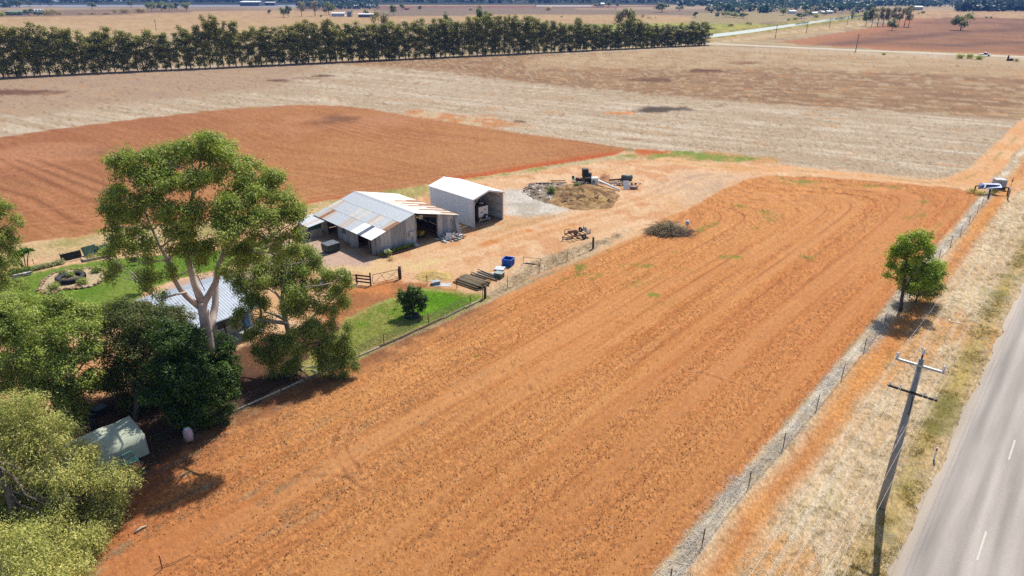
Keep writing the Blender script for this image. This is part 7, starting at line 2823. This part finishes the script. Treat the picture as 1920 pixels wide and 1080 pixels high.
far_building(50 / 4.8 * 1.0, 42, 28.5, 5, 12, "long green-roofed shed at the far left paddock edge", roof=mat("green_roof", (.16, .24, .19), .6), wall=DARKS)
far_building(450, 486, 11.3, 9, 40, "long white-roofed shed far behind the windbreak", roof=WHITE, wall=DARKS)
far_building(494, 515, 10.5, 7, 25, "shorter pale shed beside the long white-roofed shed", roof=CREAM, wall=DARKS)
far_building(622, 646, 31, 4.5, 9, "low white farm building with dark windows behind the windbreak", "building", WHITE, WHITE, 6)
far_building(651, 659, 31.5, 6.5, 7, "square grey tank shed between two low white buildings", wall=GREYP, roof=DARKS)
far_building(672, 701, 32.5, 4.2, 10, "long low tin-roofed shed behind the windbreak", wall=DARKS, roof=WHITE)
far_building(661, 676, 16.5, 6, 12, "pale roofed house at the distant hamlet's left", "house", WHITE, GALV)
far_building(688, 703, 14.5, 5, 12, "house at the distant hamlet's right among dark trees", "house", CREAM, WHITE)
far_building(758, 766, 18.5, 3, 8, "tiny brick-red hut beside the dark tree far off", "hut", BRICK_R, BRICK_R)
far_building(1126, 1133, 13, 7, 12, "small white farmhouse between two dark far trees", "house", WHITE, WHITE)
far_building(1481, 1492, 26, 4.5, 10, "white house at the village edge beside the tall round tree", "house", WHITE, WHITE)
far_building(1522, 1532, 29, 4, 9, "pale house half hidden by the bright rounded shrub", "house", CREAM, WHITE)
far_building(1541, 1546, 26, 3.5, 8, "small white cottage in the middle of the village roofs", "house", WHITE, GALV)
far_building(1551, 1561, 26, 4, 9, "long pale roofed house nearest the canal bridge side", "house", CREAM, GALV)
far_building(1716, 1730, 19, 6, 12, "white roofed shed behind the gum grove", "shed", CREAM, WHITE)
for a, b, c, lab in ((98, 104, 5.5, "pale far shed left of the dark round tree"), (178, 190, 4.5, "white far building left of the flat pale fields"), (214, 223, 5.5, "bright far building among dark bush"), (318, 325, 5.5, "white gabled far building above the hedge gums"), (690, 1, 0, "")):
    if c:
        far_building(a, b, c + 1, 9, 20, lab, "building", WHITE, WHITE)
# silos
for k, px in enumerate((66.5, 72, 77.5, 82)):
    x, y = P(px, 27)
    t = thing("silo", ["first white silo from the dark rounded tree", "second white silo from the dark rounded tree", "third white silo from the dark rounded tree", "last white silo, beside the olive bush"][k], "silo", (x, y, 0), 0, "white grain silos")
    MB().lathe([(2.2, 0), (2.2, 5.0)], n=14).build("silo_wall", WHITE, t, True)
    MB().lathe([(2.3, 5.0), (.3, 6.4)], n=14).build("silo_roof", WHITE, t, True)
# greenhouse-like cluster far right
for k in range(5):
    x, y = P(1892 + 5 * k, 5)
    t = thing("far_greenhouse", ["first", "second", "third", "fourth", "last"][k] + " of five tiny white roofs on the far right plain", "greenhouse", (x, y, 0))
    MB().prism([(-6, 0), (6, 0), (6, 5), (0, 9), (-6, 5)], 0, 12, 'y').build("roof", WHITE, t)
x, y = P(1055, 11.3)
o = MB().slab((-55, -28, .1), (55, -22, .1), (60, 22, .1), (-50, 26, .1), .3).build("pond", mat("pale_water", (.45, .5, .52), .2), None, False, (x, y, 0))
tag(o, kind="structure")
# far poles
for px, pb, pt, lab in ((1453.5, 72, 46, "wooden far power pole nearest the canal's start"), (1511.5, 62, 40, "far power pole in the middle of the bare strip"), (1555, 52, 36, "thin far power pole on the bare strip"), (1588, 47, 33, "last far power pole before the gum grove"), (1604, 97, 64, "tall leaning power pole beside the far gravel road"), (293, 57, 37, "lone power pole on the paddock behind the windbreak")):
    x, y = P(px, pb)
    h = Wz(px, pt, y)[2]
    t = thing("far_power_pole", lab, "power pole", (x, y, 0), .5)
    MB().tube([(0, 0, 0), (.2, 0, h)], [.24, .18], 6).build("pole", TIMB, t)
    MB().box((.2, 0, h - .6), (2.4, .15, .15)).build("crossarm", TIMB_D, t)
# white ute
x, y = P(1846, 105.5)
t = thing("utility_truck", "white ute driving on the far gravel road beside olive bushes", "ute", (x, y, .12), math.radians(-32))
MB().prism([(-2.5, .4), (2.5, .4), (2.5, .95), (1.3, 1.05), (.6, 1.75), (-.7, 1.75), (-.8, 1.05), (-2.5, 1.05)], -.9, .9, 'y').build("body", WHITEP, t)
MB().prism([(.55, 1.05), (1.15, 1.05), (.62, 1.62), (-.6, 1.62), (-.6, 1.05)], -.92, .92, 'y').build("window", BLACKP, t)
for sx in (-1.6, 1.6):
    for sy in (-.85, .85):
        MB().tube([(sx, sy - .1, .36), (sx, sy + .1, .36)], .36, 12).build("wheel", RUBBER, t)
x, y = P(1889, 114)
o = MB().tube([(0, 0, 0), (0, 0, 2.4)], [.5, .3], 7).blob((1.2, 0, .5), (1.4, .8, .6), 4).build("tree_stump", TIMB_D, None, False, (x, y, 0))
tag(o, "dark broken stump beside the far gravel road", "stump")


# ------------------------------------------------------------------ loose stuff on the ground
def clods():
    g = np.random.default_rng(3)
    n = 90000
    s = g.uniform(-8, 75, n)
    s = -8 + (s + 8) * g.random(n) ** .35
    nn = g.uniform(-44.5, -12.8, n)
    x = s * D[0] + nn * N[0]
    y = s * D[1] + nn * N[1]
    rowd = fbm(s * .022, (-12.5 - nn) * .55, 137, 4)
    keep_ = g.random(n) < .15 + .85 * sstep(.42, .62, rowd)
    x, y = x[keep_], y[keep_]
    inside = sdf(x, y, pxpoly([(1800, 420), (1640, 598), (1480, 788), (1235, 1062), (900, 1600), (-200, 1600), (200, 970), (400, 812), (700, 674), (905, 580), (1200, 445), (1440, 335), (1780, 360)])) > 0
    x, y = x[inside], y[inside]
    # gather some into rows
    n = len(x)
    r = .018 + .055 * g.random(n) ** 4
    base = np.array([[1, 0, -.3], [-.5, .87, -.3], [-.5, -.87, -.3], [0, 0, .9]])
    a = g.uniform(0, 6.28, n)
    ca, sa = np.cos(a), np.sin(a)
    V = np.zeros((n, 4, 3))
    for k in range(4):
        bx, by, bz = base[k]
        j = 1 + g.uniform(-.35, .35, n)
        V[:, k, 0] = x + (bx * ca - by * sa) * r * j
        V[:, k, 1] = y + (bx * sa + by * ca) * r * j
        V[:, k, 2] = bz * r * 1.0 + .03
    F = (np.arange(n)[:, None, None] * 4 + np.array([[0, 1, 3], [1, 2, 3], [2, 0, 3]])[None]).reshape(-1, 3)
    t = g.random((n, 1))
    c = np.array(A(176, 108, 66)) * (1 - t) + np.array(A(212, 140, 90)) * t
    li = g.random(n) < .04
    c[li] = A(226, 206, 176)
    dk = g.random(n) < .15
    c[dk] = A(118, 84, 58)
    tag(link("soil_clods", np_mesh("soil_clods", V.reshape(-1, 3), F, EARTH, np.repeat(c, 4, 0), np.full(n * 4, .1))), kind="stuff")


clods()


def tufts(name, x, y, h, spread, blades, ca, cb, seed, lean=.5, wdt=.02, z=0.0):
    """small grass tufts: each blade a thin upright triangle"""
    g = np.random.default_rng(seed)
    n = len(x)
    m = n * blades
    X = np.repeat(x, blades) + g.normal(0, spread, m)
    Y = np.repeat(y, blades) + g.normal(0, spread, m)
    H = np.repeat(h, blades) * g.uniform(.5, 1.2, m)
    a = g.uniform(0, 6.28, m)
    b = g.uniform(0, 6.28, m)
    ln = H * lean * g.uniform(.2, 1.4, m)
    V = np.zeros((m, 3, 3))
    V[:, 0] = np.stack([X - np.cos(a) * wdt, Y - np.sin(a) * wdt, np.full(m, z)], -1)
    V[:, 1] = np.stack([X + np.cos(a) * wdt, Y + np.sin(a) * wdt, np.full(m, z)], -1)
    V[:, 2] = np.stack([X + np.cos(b) * ln, Y + np.sin(b) * ln, z + H], -1)
    t = np.repeat(g.random(n), blades)[:, None] * .7 + g.random((m, 1)) * .3
    c = np.array(ca) * (1 - t) + np.array(cb) * t
    F = np.arange(m * 3).reshape(-1, 3)
    tag(link(name, np_mesh(name, V.reshape(-1, 3), F, LEAF, np.repeat(c, 3, 0))), kind="stuff")


def strip_grass():
    g = np.random.default_rng(9)
    n = 3200
    s = -6 + 150 * g.random(n) ** 1.6
    c0 = -11.9 + .25 * np.sin(s * .31) + .2 * np.sin(s * .11 + 1)
    nn = c0 + g.normal(0, .33, n)
    nz = vn(s * .5, nn * 1.5, 401)
    k = nz > .22
    s, nn = s[k], nn[k]
    x = s * D[0] + nn * N[0]
    y = s * D[1] + nn * N[1]
    tufts("dead_grass", x, y, g.uniform(.10, .26, len(x)), .14, 9, A(214, 200, 182), tuple(1.5 * v for v in A(250, 244, 234)), 10, 2.4, .016)
    # verge
    n = 15000
    s = -8 + 130 * g.random(n) ** 1.5
    nn = g.uniform(-9.6, -2.9, n)
    x = s * D[0] + nn * N[0]
    y = s * D[1] + nn * N[1]
    dn = fbm(x * .6, y * .6, 410, 3)
    k = dn > .47
    x, y, nn = x[k], y[k], nn[k]
    tufts("verge_grass", x, y, g.uniform(.04, .12, len(x)), .07, 7, A(206, 186, 140), tuple(1.4 * v for v in A(248, 240, 220)), 11, 2.4, .012)
    n = 11000
    s = -8 + 150 * g.random(n) ** 1.4
    nn = -4.1 + g.normal(0, .75, n) + .5 * np.sin(s * .2)
    far_ = g.random(n) < .25
    nn = np.where(far_, g.uniform(-10, -3, n), nn)
    x = s * D[0] + nn * N[0]
    y = s * D[1] + nn * N[1]
    dn = fbm(x * .45, y * .45, 412, 3) + .1 * (fbm(s * .08, s * 0, 413, 2) - .5)
    k = (dn > .47) & (nn < -2.8)
    x, y = x[k], y[k]
    tufts("verge_weeds", x, y, g.uniform(.05, .2, len(x)), .09, 8, A(140, 126, 66), A(232, 206, 124), 12, 1.5, .016)
    # weeds on the other shoulder
    # lawns
    for nm, poly, N_, ca, cb, sd in (("lawn_grass", [(905, 556), (880, 552), (790, 545), (700, 575), (640, 610), (590, 670), (680, 660), (800, 606), (880, 574)], 6000, A(104, 150, 30), A(166, 190, 70), 13),
                                     ("garden_grass", [(30, 522), (118, 502), (240, 485), (420, 470), (500, 452), (465, 486), (400, 505), (280, 540), (230, 588), (60, 630)], 5000, A(90, 124, 30), A(166, 188, 70), 14)):
        pp = pxpoly(poly)
        xs = [p[0] for p in pp]
        ys = [p[1] for p in pp]
        x = g.uniform(min(xs), max(xs), N_ * 3)
        y = g.uniform(min(ys), max(ys), N_ * 3)
        k = sdf(x, y, pp) > .1
        x, y = x[k][:N_], y[k][:N_]
        tufts(nm, x, y, g.uniform(.03, .10, len(x)), .10, 6, tuple(1.5 * v for v in ca), tuple(1.5 * v for v in cb), sd, 1.6, .016)
    # dead grass between yard and field
    pp = pxpoly([(912, 556), (1000, 490), (1110, 455), (1170, 436), (1110, 470), (1000, 518), (920, 562)])
    x = g.uniform(-6, 20, 9000)
    y = g.uniform(62, 92, 9000)
    k = sdf(x, y, pp) > 0
    tufts("straw_grass", x[k], y[k], g.uniform(.06, .2, k.sum()), .12, 8, A(176, 152, 116), A(236, 218, 190), 15, 1.1, .02)
    # litter under the trees and over the field's corner
    n = 16000
    s = g.uniform(-10, 46, n)
    nn = -45.5 + np.abs(g.normal(0, 1, n)) * 3.2 - 1.5
    x = s * D[0] + nn * N[0]
    y = s * D[1] + nn * N[1]
    k = fbm(x * .6, y * .6, 430, 3) > .47
    k |= nn < -44.6
    x, y = x[k], y[k]
    tufts("leaf_litter", x, y, np.full(len(x), .02), .12, 4, A(110, 84, 60), A(196, 178, 146), 16, 3.0, .028, .05)
    # litter rows across the field near the trees
    n = 5000
    s = g.uniform(-6, 40, n)
    row = g.choice([-41.8, -39.4, -37.6, -35.0, -32.6], n)
    nn = row + g.normal(0, .18, n) + .4 * np.sin(s * .15)
    x = s * D[0] + nn * N[0]
    y = s * D[1] + nn * N[1]
    k = (fbm(s * .5, nn * .3, 433, 3) > .54)
    x, y = x[k], y[k]
    tufts("field_litter", x, y, np.full(len(x), .025), .13, 5, A(96, 84, 62), A(190, 182, 150), 17, 2.6, .022, .04)


strip_grass()


def rough_paddock():
    """straw clumps and dry weeds that stand on the stubble"""
    g = np.random.default_rng(19)
    n = 26000
    r = 110 + 330 * g.random(n) ** 1.1
    th = g.uniform(-.75, .75, n)
    x, y = r * np.sin(th), r * np.cos(th)
    stub = pxpoly([(0, 145), (640, 120), (1322, 93), (1920, 116), (1920, 225), (1830, 320), (1760, 335), (1460, 305), (1195, 278), (900, 230), (640, 192), (430, 198), (200, 225), (0, 250)])
    k = (sdf(x, y, stub) > .5) & (fbm(x * .05, y * .05, 440, 3) > .44)
    x, y = x[k], y[k]
    d = np.sqrt(x * x + y * y)
    tufts("stubble_clumps", x, y, g.uniform(.10, .22, len(x)), .16, 4, A(120, 90, 60), A(226, 196, 146), 20, 1.8, .04)


rough_paddock()
